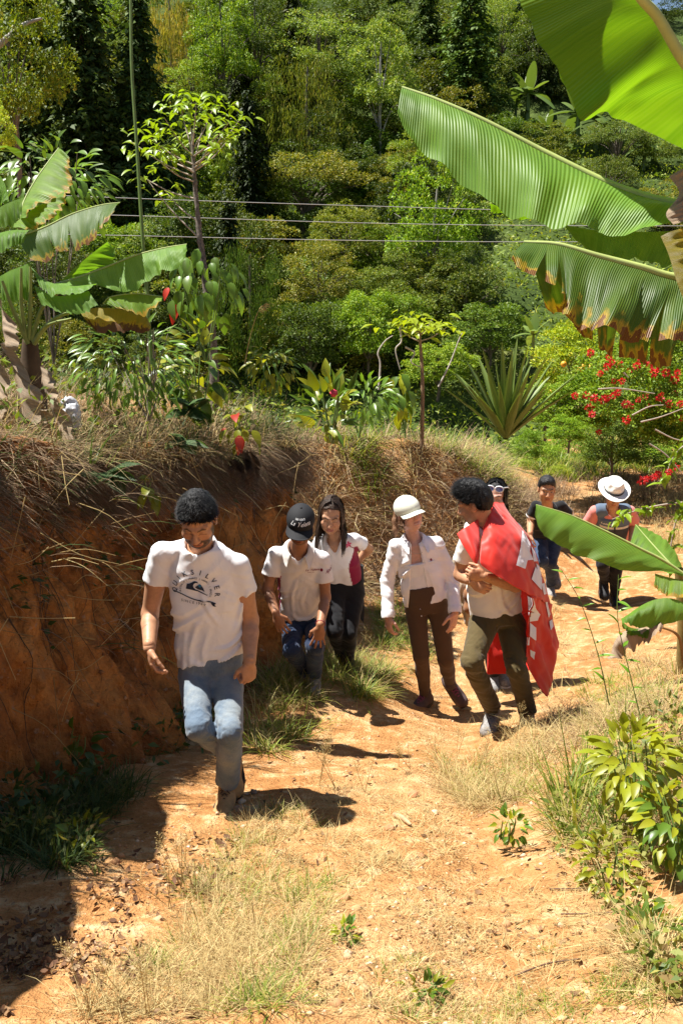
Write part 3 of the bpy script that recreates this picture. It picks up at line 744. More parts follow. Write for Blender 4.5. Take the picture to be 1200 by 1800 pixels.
            for pl, am, wd_ in folds:
                c = catmull([(a_, b_, 0) for a_, b_ in pl], 24)[:, :2]; xz = np.stack([(q - p) @ s.side, (q - p) @ s.up], 1)
                dm = np.full(len(q), 9.); tt = np.zeros(len(q))
                for ii in range(24):
                    dd_ = np.hypot(xz[:, 0] - c[ii, 0], xz[:, 1] - c[ii, 1]); m_ = dd_ < dm; dm[m_] = dd_[m_]; tt[m_] = ii / 23
                w_ = w_ - am * fq * np.sin(np.pi * np.clip(tt * .9 + .08, 0, 1))**.7 * (np.exp(-(dm / wd_)**2) - .45 * np.exp(-((dm - 1.9 * wd_) / wd_)**2))
            return w_
        g.displace(wrk)
        nf = s.front * .022
        g.sub(cone(n + nf - s.up * .004, n + nf * .2 + s.up * .14, neck_r, neck_r * 1.15), .006)
        if vneck:
            t0 = n + s.front * (b[3] + .02) - s.up * (.05 + vneck)
            g.sub(cone(t0, n + s.front * .07 + s.up*.02, .010, .058), .008)
        if opening is not None: opening(s, g)
        V, F = g.mesh(); s.top_V, s.top_F = V, F
        s.top_o = mk(name, V, F, mat, s.root, col=None if colf is None else colf(V)); s.bvh = None; return s.top_o
    def pix(s, px, py):
        """point of the garment seen at a photo pixel"""
        d = unit(P(px, py, 1) - CAM); h = s.surf(CAM, d); return h[0] if h else P(px, py, np.dot(s.J['neck'] - CAM, FWD))
    def surf(s, p, d, V=None, F=None):
        if s.bvh is None:
            s.bvh = BVHTree.FromPolygons([tuple(v) for v in s.top_V], [tuple(int(i) for i in f) for f in s.top_F])
        h = s.bvh.ray_cast(Vector(p), Vector(d)); return None if h[0] is None else (np.array(h[0]), np.array(h[1]))
    def stamp(s, name, tris2d, o, ex, ey, dn, mat, parent=None, lift=.0025, back=.25):
        """flat print laid on the garment: 2-D triangles (V2,F) in the plane o + ex*x + ey*y, pressed along dn"""
        V2, F = tris2d; ex = np.array(ex); ey = np.array(ey); dn = unit(dn); out = []; last = None
        for x, y in V2:
            p = o + ex * x + ey * y; h = s.surf(p - dn * back, dn)
            if h is None: q = (p if last is None else p + dn * last) - dn * lift
            else:
                nl = h[1] if h[1] @ dn < 0 else -h[1]; last = (h[0] - p) @ dn; q = h[0] + nl * lift * .8 - dn * lift * .6
            out.append(q)
        ob = mk(name, np.array(out), F, mat, s.root, smooth_=False)
        if parent is not None:
            ob.parent = parent
        return ob
    def shoe(s, k, toe, n, mat, sole_mat, L=.29, wd=.048, high=True, lace=None, sole_h=.028, name='shoe', toe_cap=None, drop=.095):
        """toe direction, up normal of the sole"""
        an = s.J['an'+k]; n = unit(n); f = unit(np.array(toe) - n * np.dot(toe, n)); sd_ = np.cross(f, n)
        bot = an - n * drop; q = lambda x, y, z: bot + f * x + sd_ * y + n * z
        g = Grid(*box_of([q(-.08,0,0), q(L-.06,0,.0), q(0,0,.16), q(0,.08,0), q(0,-.08,0)], .03), max(s.h*.8, .004))
        g.add(cone(q(-.045,0,.045), q(.06,0,.048), .040, .044), 0); g.add(cone(q(.06,0,.046), q(L-.115,0,.040), .044, wd), .03)
        g.add(ell(q(L-.125,0,.034), (.050,.052*wd/.048,.036), np.array([f, sd_, n])), .02)
        g.add(cone(q(-.022,0,.05), q(.0,0,.125 if high else .085), .044, .047 if high else .042), .03)
        g.cut(q(0,0,.012), -n)
        V, F = g.mesh(); sh = mk(name, V, F, mat, s.root)
        t = np.linspace(0, 2*np.pi, 40, endpoint=False); xs = -.045 + (L-.05) * (0.5 - 0.5*np.cos(t)); yy = np.sin(t)
        wid = np.where(xs < .06, .041, .041 + (.012 + wd - .048) * smooth(.05, .13, xs)) ; xo = -.096 + (L + .026) * (.5 - .5*np.cos(t)); prof = np.sign(yy) * np.abs(yy)**.55 * (wid + .010)
        ring = lambda z, m: np.stack([q(a, b * m, z) for a, b in zip(xo, prof)])
        Vs = np.vstack([ring(0, .93), ring(.004, 1.0), ring(sole_h, 1.0), ring(sole_h + .003, .9)]); Fs = grid_faces(4, 40, 0, True)
        cap = np.array([[i, i+1, 38-i+1 if 0 else (40 - i - 1), (40 - i) % 40] for i in range(1, 19)])
        mk('sole', *join([(Vs, [Fs, cap, cap + 120])]), sole_mat, sh).location = (0, 0, 0)
        if toe_cap is not None:
            g = Grid(*box_of([q(L-.11,0,.03)], .09), .004); g.add(clip(ell(q(L-.122,0,.030), (.053,.055*wd/.048,.033), np.array([f, sd_, n])), q(L-.105,0,0), -f)); g.cut(q(0,0,.014), -n); mk('toe_cap', *g.mesh(), toe_cap, sh)
        if lace is not None:
            ps = []
            for i in range(5):
                x = .035 + i * .022; z = .125 - i * .0125 if high else .098 - i*.006; w_ = .024
                for sgn in (1, -1):
                    mid = q(x + .006, 0, z + .006); ps.append(tube(np.array([q(x, -w_*sgn, z - .014), mid, q(x + .016, w_*sgn, z - .020)]), .0028, 4))
            mk('laces', *join(ps), lace, sh)
        return sh
    def strands(s, V, F, n, length, wdt, comb, mat, parent, droop=.3, lift=.6, filt=None):
        """many fine locks standing out of the hair volume"""
        i = rng.integers(0, len(F), n); c = V[F[i]].mean(1); e1 = V[F[i][:, 1]] - V[F[i][:, 0]]; e2 = V[F[i][:, 2]] - V[F[i][:, 0]]
        nn = nrm(np.cross(e1, e2)); nn = nn * np.sign(((c - s.hc) * nn).sum(1))[:, None]
        if filt is not None:
            m = filt((c - s.hc) / s.sc); c, nn = c[m], nn[m]
        cb = comb((c - s.hc) / s.sc); d = nrm(nn * lift + cb + 0.30 * rand_unit(len(c)))
        Ls = length * rng.uniform(.5, 1.2, len(c)); V2, F2 = blades(c - nn * .006, d, Ls, np.full(len(c), wdt), rng.uniform(0, droop, len(c)))
        return mk('hair_strands', V2, F2, mat, parent)
    def hair_short(s, mat, top=.012, line=(-.003, 1.1), strands=2600, bump_=.006, length=.022, quiff=0.0, under=None):
        A = np.array([s.S, s.F, s.U]); sc = s.sc
        g = Grid(*box_of([s.hc], .17 * sc), max(s.h * .7, .004))
        g.add(ell(s.L(0, -.014, .040), np.array((.080, .100, .088 + top)) * sc, A), 0)
        g.add(ell(s.L(0, .028, .092 + top*.5), np.array((.062, .058, .030 + quiff)) * sc, A), .03 * sc)
        g.add(ell(s.L(0, -.055, -.005), np.array((.066, .050, .060)) * sc, A), .03 * sc)
        for q in (-1, 1): g.sub(ell(s.L(q*.087, -.006, -.014), np.array((.022, .026, .042)) * sc, A), .008); g.sub(ell(s.L(q*.070, .070, .052), np.array((.020, .030, .020)) * sc, A), .012)
        # face opening
        p0 = s.L(0, 0, line[0]); nrm_ = unit(-s.U + s.F * line[1]); g.cut(p0, nrm_)
        def dsp(p):
            q = (p - s.hc) / sc; return -bump_ * (fbm(q @ s.S * 42, q @ s.F * 42, q @ s.U * 30, 17, 2) * .7 + 1.1 * np.abs(vnoise(q @ s.S * 120, q @ s.F * 75, q @ s.U * 75, 27)))
        g.displace(dsp)
        if under is not None: g.cut(s.L(0, 0, under), s.U); strands = 0
        g.displace(lambda p: -.004 * vnoise(((p - s.hc) / sc) @ s.S * 70, ((p - s.hc) / sc) @ s.F * 70, ((p - s.hc) / sc) @ s.U * 40, 77)); V, F = g.mesh(); o = mk('hair', V, F, mat, s.root)
        if not strands: return o
        comb = lambda q: np.outer(np.ones(len(q)), s.F * .55 + s.U * .2) + (q @ s.S)[:, None] * 6 * s.S
        s.strands(V, F, strands, length * 1.35 * sc, .0022, comb, mat, o, droop=.25, lift=.14, filt=lambda q: (q @ s.U) - line[0] - line[1] * (q @ s.F) > -.004 + .012 * rng.random(len(q)))
        return o
    def cap(s, mat, brim_mat=None, brim_l=.075, tilt=0.0, brim_w=.072, name='cap'):
        A = np.array([s.S, s.F, s.U]); sc = s.sc
        g = Grid(*box_of([s.hc], .18 * sc), max(s.h * .6, .004))
        g.add(ell(s.L(0, -.010, .040), np.array((.089, .113, .089)) * sc, A), 0); g.cut(s.L(0, .09, .020), unit(-s.U + s.F * .20))
        V, F = g.mesh(); o = mk(name, V, F, mat, s.root)
        # curved peak, a bent plate of its own
        n, m = 25, 9; P_ = []
        for i in range(n):
            a = lerp(-1.25, 1.25, i / (n - 1))
            for j in range(m):
                t = j / (m - 1); r0 = np.array([math.sin(a) * .085, math.cos(a) * .108 - .010]); r1 = np.array([math.sin(a) * (.087 + .004), max(math.cos(a), 0)**.8 * .111 - .010 + brim_l * math.cos(a * .95)**.6 if math.cos(a*.95) > 0 else 0])
                xy = r0 + (r1 - r0) * t; z = .040 - .008 * (math.cos(a)) - (xy[0] / .083)**2 * .026 - t * .012
                P_.append((xy[0], xy[1], z))
        P_ = np.array(P_); up_ = np.array([s.L(*p) for p in P_]); dn_ = np.array([s.L(p[0], p[1], p[2] - .004) for p in P_])
        f = grid_faces(n, m); rim = [i*m + (m-1) for i in range(n)]
        fr = np.array([[rim[i], rim[i+1], rim[i+1] + n*m, rim[i] + n*m] for i in range(n - 1)])
        mk('peak', np.vstack([up_, dn_]), [np.vstack([f, f[:, ::-1] + n*m, fr])], brim_mat or mat, o)
        bt = ell(s.L(0, -.010, .131), (.007*sc,.007*sc,.004*sc), A); gg = Grid(*box_of([s.L(0, -.010, .131)], .014), .0025); gg.add(bt); mk('button', *gg.mesh(), mat, o)
        s.cap_V, s.cap_F = V, F
        return o
    def collar(s, mat, r=.072, open_=.55, hgt=.042, flare=.035, point=.03, parent=None, drop=.0, rf=1.0):
        """folded shirt collar round the neck, open in front"""
        n = 44; rows = []; c0 = s.J['neck'] + s.front * .018 + s.up * (.012 - drop)
        for i in range(n):
            a = lerp(open_, 2 * math.pi - open_, i / (n - 1)); fr = math.cos(a); sdv = math.sin(a)
            e = s.side * sdv + s.front * fr; fk = smooth(-.2, 1, fr)
            base = c0 + e * r * (1 + .12 * fk) - s.up * .045 * fk
            tipw = point * smooth(.30, .0, min(i, n - 1 - i) / (n - 1) * 2.2)
            rows += [base - s.up * .012, base + e * .002 + s.up * hgt * .62, base + e * .010 + s.up * hgt * .66, base + e * (flare * .75) + s.up * (hgt * .2 - tipw * .5), base + e * (flare + tipw * .35) * rf - s.up * (.010 + tipw) + s.front * tipw * .25]
        V = np.array(rows); F = grid_faces(n, 5); off = np.array([0, 0, 0.0])
        V2 = V - (s.up * .002)
        ctr = c0; inn = V - nrm(V - ctr) * .0035
        Vt = np.vstack([V, inn]); edge = np.array([[i*5+4, (i+1)*5+4, (i+1)*5+4+n*5, i*5+4+n*5] for i in range(n-1)])
        e2 = np.array([[j, j+1, j+1+n*5, j+n*5] for j in range(4)]); e3 = e2 + (n-1)*5
        return mk('collar', Vt, [np.vstack([F, F[:, ::-1] + n*5, edge, e2, e3])], mat, parent or s.root)
_glyph = {}
def glyph(ch, bold=0.0):
    """outline of one character as a flat mesh, height about 1, centred in x"""
    if (ch, bold) not in _glyph:
        c = bpy.data.curves.new('glyph', 'FONT'); c.body = ch; c.size = 1.4; c.resolution_u = 3; c.offset = bold
        o = bpy.data.objects.new('glyph', c); me = o.to_mesh(); me.calc_loop_triangles()
        V = np.array([v.co[:2] for v in me.vertices]).reshape(-1, 2); F = np.array([t.vertices[:] for t in me.loop_triangles]).reshape(-1, 3)
        o.to_mesh_clear(); bpy.data.objects.remove(o); bpy.data.curves.remove(c)
        wdt = (V[:, 0].max() - V[:, 0].min()) if len(V) else .5
        if len(V): V = V - [(V[:, 0].max() + V[:, 0].min()) / 2, 0]
        _glyph[(ch, bold)] = (V, F, wdt)
    return _glyph[(ch, bold)]
def text_arc(txt, r, a0, a1, h, bold=.0, cx=0, cy=0, yk=1.0):
    """capitals on an arc from angle a0 to a1 (measured from straight up, clockwise)"""
    ps = []
    for i, ch in enumerate(txt):
        if ch == ' ': continue
        a = lerp(a0, a1, i / (len(txt) - 1)); V, F, wd = glyph(ch, bold); V = V * h; V = V + [0, r]
        ca, sa = math.cos(a), math.sin(a); V = np.stack([V[:, 0]*ca + V[:, 1]*sa, -V[:, 0]*sa + V[:, 1]*ca], 1); V = V * [1, yk] + [cx, cy]; ps.append((V, F))
    return join(ps)
def text_line(txt, h, x0=0, y0=0, gap=.12, bold=0.0, slant=0.0, rise=0.0):
    ps = []; x = 0
    for ch in txt:
        if ch == ' ': x += .45 * h; continue
        V, F, wd = glyph(ch, bold); V = V * h; V = V + [x + wd * h / 2, 0]; V[:, 0] += V[:, 1] * slant; ps.append((V, F)); x += wd * h + gap * h
    V, F = join(ps); V = V - [x / 2, 0]; V[:, 1] += V[:, 0] * rise; return V + [x0, y0], F
def poly2d(pts):
    from mathutils.geometry import tessellate_polygon
    v = [Vector((p[0], p[1], 0)) for p in pts]; return np.array(pts, float), np.array(tessellate_polygon([v]))
# ------------------------------------------------------------------ the eight walkers
def ground_at(px, py):
    x, d, u, ok = ground_hit([px], [py]); return W(x, d, u)[0], d[0]
GN = unit(np.array([0, -.16, 1.0]))       # the path climbs towards the viewer
def joints(dg, **kw): return {k: P(v[0], v[1], dg + v[2]) for k, v in kw.items()}
TOCAM = np.array([0, -1.0, 0])

# ---- 1: man in front, white printed t-shirt and blue jeans
gp, dg = ground_at(401, 1413)
J = joints(dg, head=(348,913,-.42), neck=(352,950,-.27), shR=(284,969,-.25), shL=(419,990,-.22), elR=(264,1078,-.10), elL=(440,1090,-.08), wrR=(263,1139,-.27), wrL=(439,1165,-.20),
    pel=(372,1160,-.02), hipR=(343,1187,-.02), hipL=(399,1187,.0), knR=(349,1280,-.31), anR=(406,1320,.06), knL=(405,1285,-.30), footR=(424,1340,.06))
J['anL'] = gp + GN * .10; J['footL'] = gp
p1 = Person('bearded man in white printed t-shirt and faded jeans leading the group uphill', J, .0058, SK_TAN, 1.06, (-.03,-.82,-.56), (0,-.5,.86))
p1.body({'R': ((.16,-.25,-1), (1,.25,0), (0,-1,.2), .62, .2), 'L': ((-.06,-.12,-1), (-.55,.8,0), (-1,-.3,0), 1.15, 0, .8)}, arm=(.052,.044,.042,.030), beard=.9, chest=(.155,.10))
p1.trousers(M_JEANS, (.086,.060,.060,.060), (.160,.124), .0065, .95, 'jeans')
hemc = P(366,1166,dg-.14)
p1.top('t_shirt', M_WHITE, (.182,.178,.180,.160), (.135,.122,.120,.098), hem=hemc, hem_n=P(412,1275,dg) - P(384,1168,dg), sleeve=.47, sr=(.056,.068), neck_r=.070, wr=.009, folds=[([(.16,.17),(.09,.07),(-.02,.03),(-.11,.07)],.015,.014),([(.16,.12),(.08,.0),(-.03,-.05),(-.13,-.04)],.015,.015),([(.16,.22),(.10,.14),(.0,.12)],.012,.012),([(-.09,.27),(-.11,.12),(-.08,-.06)],.012,.013),([(-.03,.24),(-.045,.12),(-.02,.02)],.008,.012),([(-.14,.2),(-.13,.05),(-.12,-.08)],.010,.012),([(-.09,.42),(-.05,.35),(.02,.25)],.008,.010),([(.13,.40),(.11,.30),(.10,.2)],.009,.012),([(.16,.07),(.10,-.03),(.0,-.09)],.010,.012)])
p1.shoe('L', P(390,1424,dg-.22) - P(402,1400,dg), GN, M_BOOT, M_SOLE, .30, .050, True, M_BLACE, name='boot', toe_cap=M_SOLE)
p1.shoe('R', (.1,-.75,-.65), (.0,-.6,.8), M_BOOT, M_SOLE, .30, .050, True, M_BLACE, name='boot')
p1.hair_short(M_BLACKHAIR, .013, (.006, .84), 12000, .003, .020, .012)
# printed badge on the chest
xo = p1.pix(344,1040); fc = p1.front
ex = unit(P(388,1052,dg-.4) - P(290,1035,dg-.4)); ey = unit(np.array([0,.2,1]) - ex * ex[2]); dn = -unit(fc + np.array([0,-.4,0]))
pr = []
pr.append(text_arc('QUIKSILVER', .093, R(-100), R(90), .025, .012, yk=1.0))
ink = p1.stamp('lettering', pr[0], xo, ex, ey, dn, M_INK)
p1.stamp('lettering', text_arc('AUSTRALIA | FRANCE | HAWAII | BRAZIL', .070, R(-100), R(100), .0095, .004), xo, ex, ey, dn, M_INK)
p1.stamp('lettering', text_line('SINCE 1969', .0135, .0, -.063, .42, .003), xo, ex, ey, dn, M_INK)
bd = [(lerp(-.107,.104,t), -.024 - .012*t*2 + .004*math.sin(t*9) + .0022) for t in np.linspace(0,1,26)]; bd += [(x, y - .0052) for x, y in bd[::-1]]
p1.stamp('printed_board', poly2d(bd), xo, ex, ey, dn, M_INK)
p1.stamp('printed_board', poly2d([(.080,-.046),(.106,-.047),(.099,-.053),(.108,-.064),(.094,-.063),(.085,-.055)]), xo, ex, ey, dn, M_INK)
wave = [(-.048,.008),(-.046,.036),(-.034,.040),(-.022,.050),(-.012,.058),(.002,.056),(.008,.050),(-.004,.050),(-.012,.044),(-.016,.034),(-.012,.022),(-.002,.014),(.012,.010),(.034,.002),(.056,-.006),(.060,-.002),(.058,-.010),(.036,-.004),(.010,.004),(-.014,.008)]
p1.stamp('printed_wave', poly2d(wave), xo, ex, ey, dn, M_INK)
p1.stamp('printed_mountain', poly2d([(-.006,.026),(.006,.038),(.014,.046),(.022,.040),(.034,.024),(.044,.006),(.030,.012),(.014,.014),(.004,.018)]), xo, ex, ey, dn, M_INK)
p1.stamp('printed_mountain', poly2d([(.006,.038),(.014,.046),(.022,.040),(.024,.030),(.016,.026),(.012,.032)]), xo, ex, ey, dn, M_INKBLUE, lift=.0034)

# ---- 2: bent man in a black cap, hands on his thighs
def polo_cols(side_c, P_, lim, back=True):
    def f(V):
        p = P_.J['pel']; n = P_.J['neck']; q = V - lerp(p, n, .5); x = q @ P_.side; y = q @ P_.front; z = q @ P_.up
        c = np.tile([.80,.77,.76], (len(V), 1)); m = (np.abs(x) > lim + .02 * np.clip(z / .25, -1, 1) * 0) & (np.abs(x) < .205) & (z < .10 + .02) & (y < .075)
        c[m] = side_c; return c
    return f
gp, dg = ground_at(552, 1214)
J = joints(dg, head=(528,922,-.62), neck=(525,962,-.42), shR=(484,972,-.36), shL=(567,980,-.36), elR=(470,1036,-.30), elL=(572,1050,-.30), wrR=(486,1080,-.44), wrL=(562,1102,-.50),
    pel=(534,1082,-.02), hipR=(515,1095,.02), hipL=(553,1097,.02), knR=(512,1142,-.34), anR=(536,1175,.08), knL=(554,1135,-.36), footR=(538,1190,.06))
J['anL'] = gp + GN * .10; J['footL'] = gp
p2 = Person('man in black cap and cream polo shirt stooping with his hands on his thighs', J, .0072, SK_DARK, 1.06, (-.06,-.90,-.42), (.05,-.4,.9))
p2.body({'R': ((.35,-.15,-1), (.2,.8,-.2), (1,0,0), .35, .5), 'L': ((-.10,.0,-1), (0,1,0), (-1,0,0), .18, .95)}, arm=(.044,.038,.037,.027), beard=.5)
p2.trousers(M_NAVY, (.084,.061,.057,.053), (.150,.118), .011, .98, 'jeans')
p2.top('polo_shirt', M_POLO, (.180,.172,.172,.158), (.128,.122,.118,.098), hem=P(545,1089,dg-.18), hem_n=P(565,1180,dg) - P(553,1089,dg), sleeve=.60, sr=(.053,.066), neck_r=.064, vneck=.045, wr=.009, folds=[([(.13,.2),(.06,.09),(-.03,.07),(-.09,.13)],.012,.014),([(.13,.12),(.06,.02),(-.04,.0),(-.1,.05)],.012,.014),([(-.07,.42),(-.09,.28),(-.07,.1)],.010,.012),([(.0,.36),(-.02,.25),(.0,.15)],.008,.012)], colf=polo_cols([.26,.012,.05], p2, .135))
p2.collar(M_CREAM, .070, .62, .036, .040, .035, p2.top_o)
p2.shoe('L', (-.1,-1,-.12), GN, M_GREYSHOE, M_WSOLE, .28, .047, False, name='shoe'); p2.shoe('R', (.1,-.8,-.5), (0,-.5,.85), M_GREYSHOE, M_WSOLE, .28, .047, False, name='shoe')
p2.hair_short(M_BLACKHAIR, .0, (.0, 1.0), 0, .002, .012, under=.018)
cp = p2.cap(M_BLKCAP, brim_l=.072)
cb = BVHTree.FromPolygons([tuple(v) for v in p2.cap_V], [tuple(int(i) for i in f) for f in p2.cap_F])
def cap_text(person, bvh, tri, z0, mat, par, name='lettering'):
    V2, F = tri; out = []
    for x, y in V2:
        a = x / .10; dirv = person.S * math.sin(a) + person.F * math.cos(a); o = person.hc + person.sc * person.U * (z0 + y) + dirv * .3
        h = bvh.ray_cast(Vector(o), Vector(-dirv)); nl = np.array(h[1]) if h[0] is not None else dirv; nl = nl if nl @ dirv > 0 else -nl; out.append(np.array(h[0]) + nl * .0045 if h[0] is not None else o - dirv * .2)
    return mk(name, np.array(out), F, mat, par, smooth_=False)
cap_text(p2, cb, text_line('La Yelena', .024, .010, .066, .10, .02, .45, .0), 0, M_WTHREAD, cp)
cap_text(p2, cb, text_line('SAN VICENTE', .009, .006, .096, .15, .012), 0, M_WTHREAD, cp)
ex = p2.side; ey = p2.up; dn = -p2.front; o = p2.pix(549,1003)
p2.stamp('lettering', text_line('La Yelena', .017, 0, 0, .08, .012, .5), o, ex, ey, dn, M_RED_INK); p2.stamp('lettering', text_line('coffee farm', .007, -.01, -.014, .1), o, ex, ey, dn, M_RED_INK)
ey_ = np.linspace(0, 6.28, 12, endpoint=False); p2.stamp('printed_dot', poly2d([(.062 + .010*math.cos(t), .004 + .010*math.sin(t)) for t in ey_]), o, ex, ey, dn, M_RED_INK)
p2.stamp('lettering', text_line('Apoll', .020, 0, 0, .05, .012, .5, .15), p2.pix(578,1005), ex, ey, -unit(p2.front + p2.side * .4), M_RED_INK)
wr_ = p2.J['wrL'] + unit(p2.J['elL'] - p2.J['wrL']) * .03; e = unit(p2.J['elL'] - p2.J['wrL']); a1 = unit(np.cross(e, p2.front)); a2 = np.cross(e, a1)
mk('bracelet', *tube(np.array([wr_ + .033 * (a1*math.cos(t) + a2*math.sin(t)) for t in np.linspace(0, 6.2832, 20)]), .0028, 5), M_RED_INK, p2.root)

# ---- 3: woman in the white and maroon polo
gp, dg = ground_at(612, 1176)
J = joints(dg, head=(582,905,-.62), neck=(588,944,-.46), shR=(562,948,-.40), shL=(622,946,-.46), elR=(548,990,-.30), elL=(648,965,-.24), wrR=(556,1030,-.42), wrL=(629,985,-.20),
    pel=(606,1022,-.22), hipR=(590,1042,-.22), hipL=(622,1042,-.20), knR=(588,1110,-.42), anR=(600,1150,.05), knL=(613,1112,-.34), footR=(604,1166,.05))
J['anL'] = gp + GN * .10; J['footL'] = gp
p3 = Person('long haired woman in white and maroon polo behind the man in the black cap', J, .0078, SK_MID, 1.08, (-.06,-.90,-.34), (.03,-.3,.92), True)
p3.body({'R': ((0,-.2,-1), (1,0,0), (0,-1,0), .4, .1), 'L': ((-.9,.3,-.2), (0,1,.2), (0,0,1), .4, .1)}, arm=(.042,.036,.034,.025), chest=(.135,.09), lip=(.42,.13,.12))
p3.trousers(M_BLACK, (.088,.062,.056,.042), (.150,.118), .007, 1.0, 'trousers')
def p3col(V):
    p = p3.J['pel']; n = p3.J['neck']; q = V - lerp(p, n, .5); x = q @ p3.side; y = q @ p3.front; z = q @ p3.up
    c = np.tile([.80,.78,.79], (len(V), 1)); m = (np.abs(x) > .082 + .05 * smooth(-.02, .12, z)) & (np.abs(x) < .160) & (z < .13) & (y > -.08); c[m] = [.24,.010,.045]; return c
p3.top('polo_shirt', M_POLO, (.158,.140,.146,.132), (.125,.105,.118,.090), hem=P(606,1028,dg-.3), hem_n=-p3.up, sleeve=.52, sr=(.046,.058), neck_r=.060, vneck=.07, wr=.008, colf=p3col, sh_r=.046)
p3.collar(M_LINEN, .062, .70, .030, .034, .03, p3.top_o)
p3.shoe('L', (-.1,-1,-.12), GN, M_BLKSHOE, M_SOLE, .25, .042, False); p3.shoe('R', (.0,-.8,-.5), (0,-.5,.85), M_BLKSHOE, M_SOLE, .25, .042, False)
o = p3.pix(612,957)
for i in range(5):
    a = R(72) * i + .3; p3.stamp('printed_flower', poly2d([(0,0),(.012*math.cos(a-.5),.012*math.sin(a-.5)),(.024*math.cos(a-.2),.024*math.sin(a-.2)),(.021*math.cos(a+.25),.021*math.sin(a+.25)),(.012*math.cos(a+.5),.012*math.sin(a+.5))]), o, p3.side, p3.up, -p3.front, M_PINKINK)
p3.stamp('printed_flower', poly2d([(.004,-.02),(.03,-.045),(.034,-.043),(.010,-.018)]), o, p3.side, p3.up, -p3.front, M_RED_INK)
def hair_long(pp, mat, drape, n=2200, part=0.0, vol=.010, hl=None, base_cut=(.030, .95), capped=False):
    """long hair: a close cap plus falling locks built as tapered ribbons"""
    A = np.array([pp.S, pp.F, pp.U]); sc = pp.sc; g = Grid(*box_of([pp.hc], .19 * sc), max(pp.h*.7, .0045))
    g.add(ell(pp.L(0,-.016,.038), np.array((.080,.102,.090))*sc, A), 0); g.add(ell(pp.L(0,-.060,-.03), np.array((.070,.045,.085))*sc, A), .03*sc); g.cut(pp.L(0,0,base_cut[0]), unit(-pp.U + pp.F * base_cut[1]))
    if capped: g.cut(pp.L(0,0,.022), pp.U)
    for q in (() if capped else (-1, 1)): g.add(ell(pp.L(q*.078, -.004, -.03), np.array((.016,.042,.072))*sc, A), .02*sc)
    g.displace(lambda p: -.0035 * fbm(((p-pp.hc)@pp.S)*60, ((p-pp.hc)@pp.F)*60, ((p-pp.hc)@pp.U)*9, 19, 2))
    V, F = g.mesh(); o = mk('hair', V, F, mat, pp.root); ps = []
    for i in range(n):
        a = rng.uniform(.38*math.pi, 1.62*math.pi) if rng.random() > .35 else rng.choice([-1,1]) * rng.uniform(.30, .55) * math.pi
        r0 = np.array([math.sin(a) * .080, math.cos(a) * .098 - .014]); l = rng.uniform(.7, 1.05)
        pts = [pp.L(r0[0]*.07 + part, r0[1]*.35 + .01, .131), pp.L(r0[0]*.8, r0[1]*.8, .100), pp.L(r0[0]*1.06, r0[1]*1.04, .03), pp.L(r0[0]*1.10, r0[1]*1.05, -.05)]
        for j, (fz, fo) in enumerate(drape): pts.append(pts[3] + np.array([0,0,-1]) * fz * l + (pp.side * np.sign(r0[0]) * fo[0] + pp.front * (fo[1] if math.cos(a) > -.15 else fo[2])) + .010 * rand_unit(1)[0])
        c = catmull([pp.L(r0[0]*.9, r0[1]*.92, .012)] + pts[3:] if capped else pts, 9); wdt = rng.uniform(.004, .009) * np.array([.5,.8,1,1,1,.9,.8,.6,.2]); sdv = unit(np.cross(unit(c[4] - pp.hc), pp.up)) + .3 * rand_unit(1)[0]
        jit = nrm((c - pp.hc)) * rng.uniform(0, .006); ps.append((np.stack([c + jit - sdv*wdt[:,None]*.5, c + jit + sdv*wdt[:,None]*.5], 1).reshape(-1, 3), grid_faces(9, 2)))
    mk('hair_locks', *join(ps), mat, o); return o
hair_long(p3, M_BROWNHAIR, ((.07, (.004,.01,-.01)), (.15, (.012,.03,-.02)), (.22, (.010,.045,-.02))), 900)
# dark jacket tied behind her hip
fl = np.array([[P(622,1030,dg-.12), P(636,1035,dg-.05)], [P(628,1060,dg-.08), P(640,1062,dg-.02)], [P(631,1085,dg-.06), P(639,1096,dg-.03)]]); q = catmull(fl[:,0], 10); q2 = catmull(fl[:,1], 10)
mk('jacket_tail', *join([(np.stack([q, q2], 1).reshape(-1,3), grid_faces(10, 2)), (np.stack([q, q2], 1).reshape(-1,3) + [0,.02,0], grid_faces(10, 2))]), M_BLACK, p3.root)

# ---- 4: woman in the open white shirt
gp, dg = ground_at(746, 1240)
J = joints(dg, head=(718,902,-.50), neck=(727,946,-.42), shR=(694,957,-.42), shL=(767,952,-.40), elR=(680,1022,-.34), elL=(795,1018,-.34), wrR=(682,1084,-.40), wrL=(799,1076,-.44),
    pel=(747,1052,-.30), hipR=(730,1064,-.28), hipL=(769,1064,-.28), knR=(740,1155,-.26), knL=(783,1160,-.24), anL=(791,1203,.02), footL=(808,1236,-.05))
J['anR'] = gp + GN * .10; J['footR'] = gp
p4 = Person('woman in pale cap, open white shirt and brown trousers beside the man with the flag', J, .0068, SK_FAIR, 1.02, (.42,-.88,.10), (-.22,-.05,.97), True)
p4.body({'R': ((.06,-.15,-1), (.8,.5,0), (-.2,-1,0), .5, .2), 'L': ((-.10,-.1,-1), (-.7,.7,0), (-.3,-1,0), .25, .2)}, arm=(.036,.033,.031,.024), chest=(.140,.092), eyes=True, teeth=True, lip=(.50,.20,.18), brow=(.12,.06,.035))
p4.trousers(M_BROWN, (.083,.060,.054,.038), (.150,.112), .005, 1.0, 'trousers')
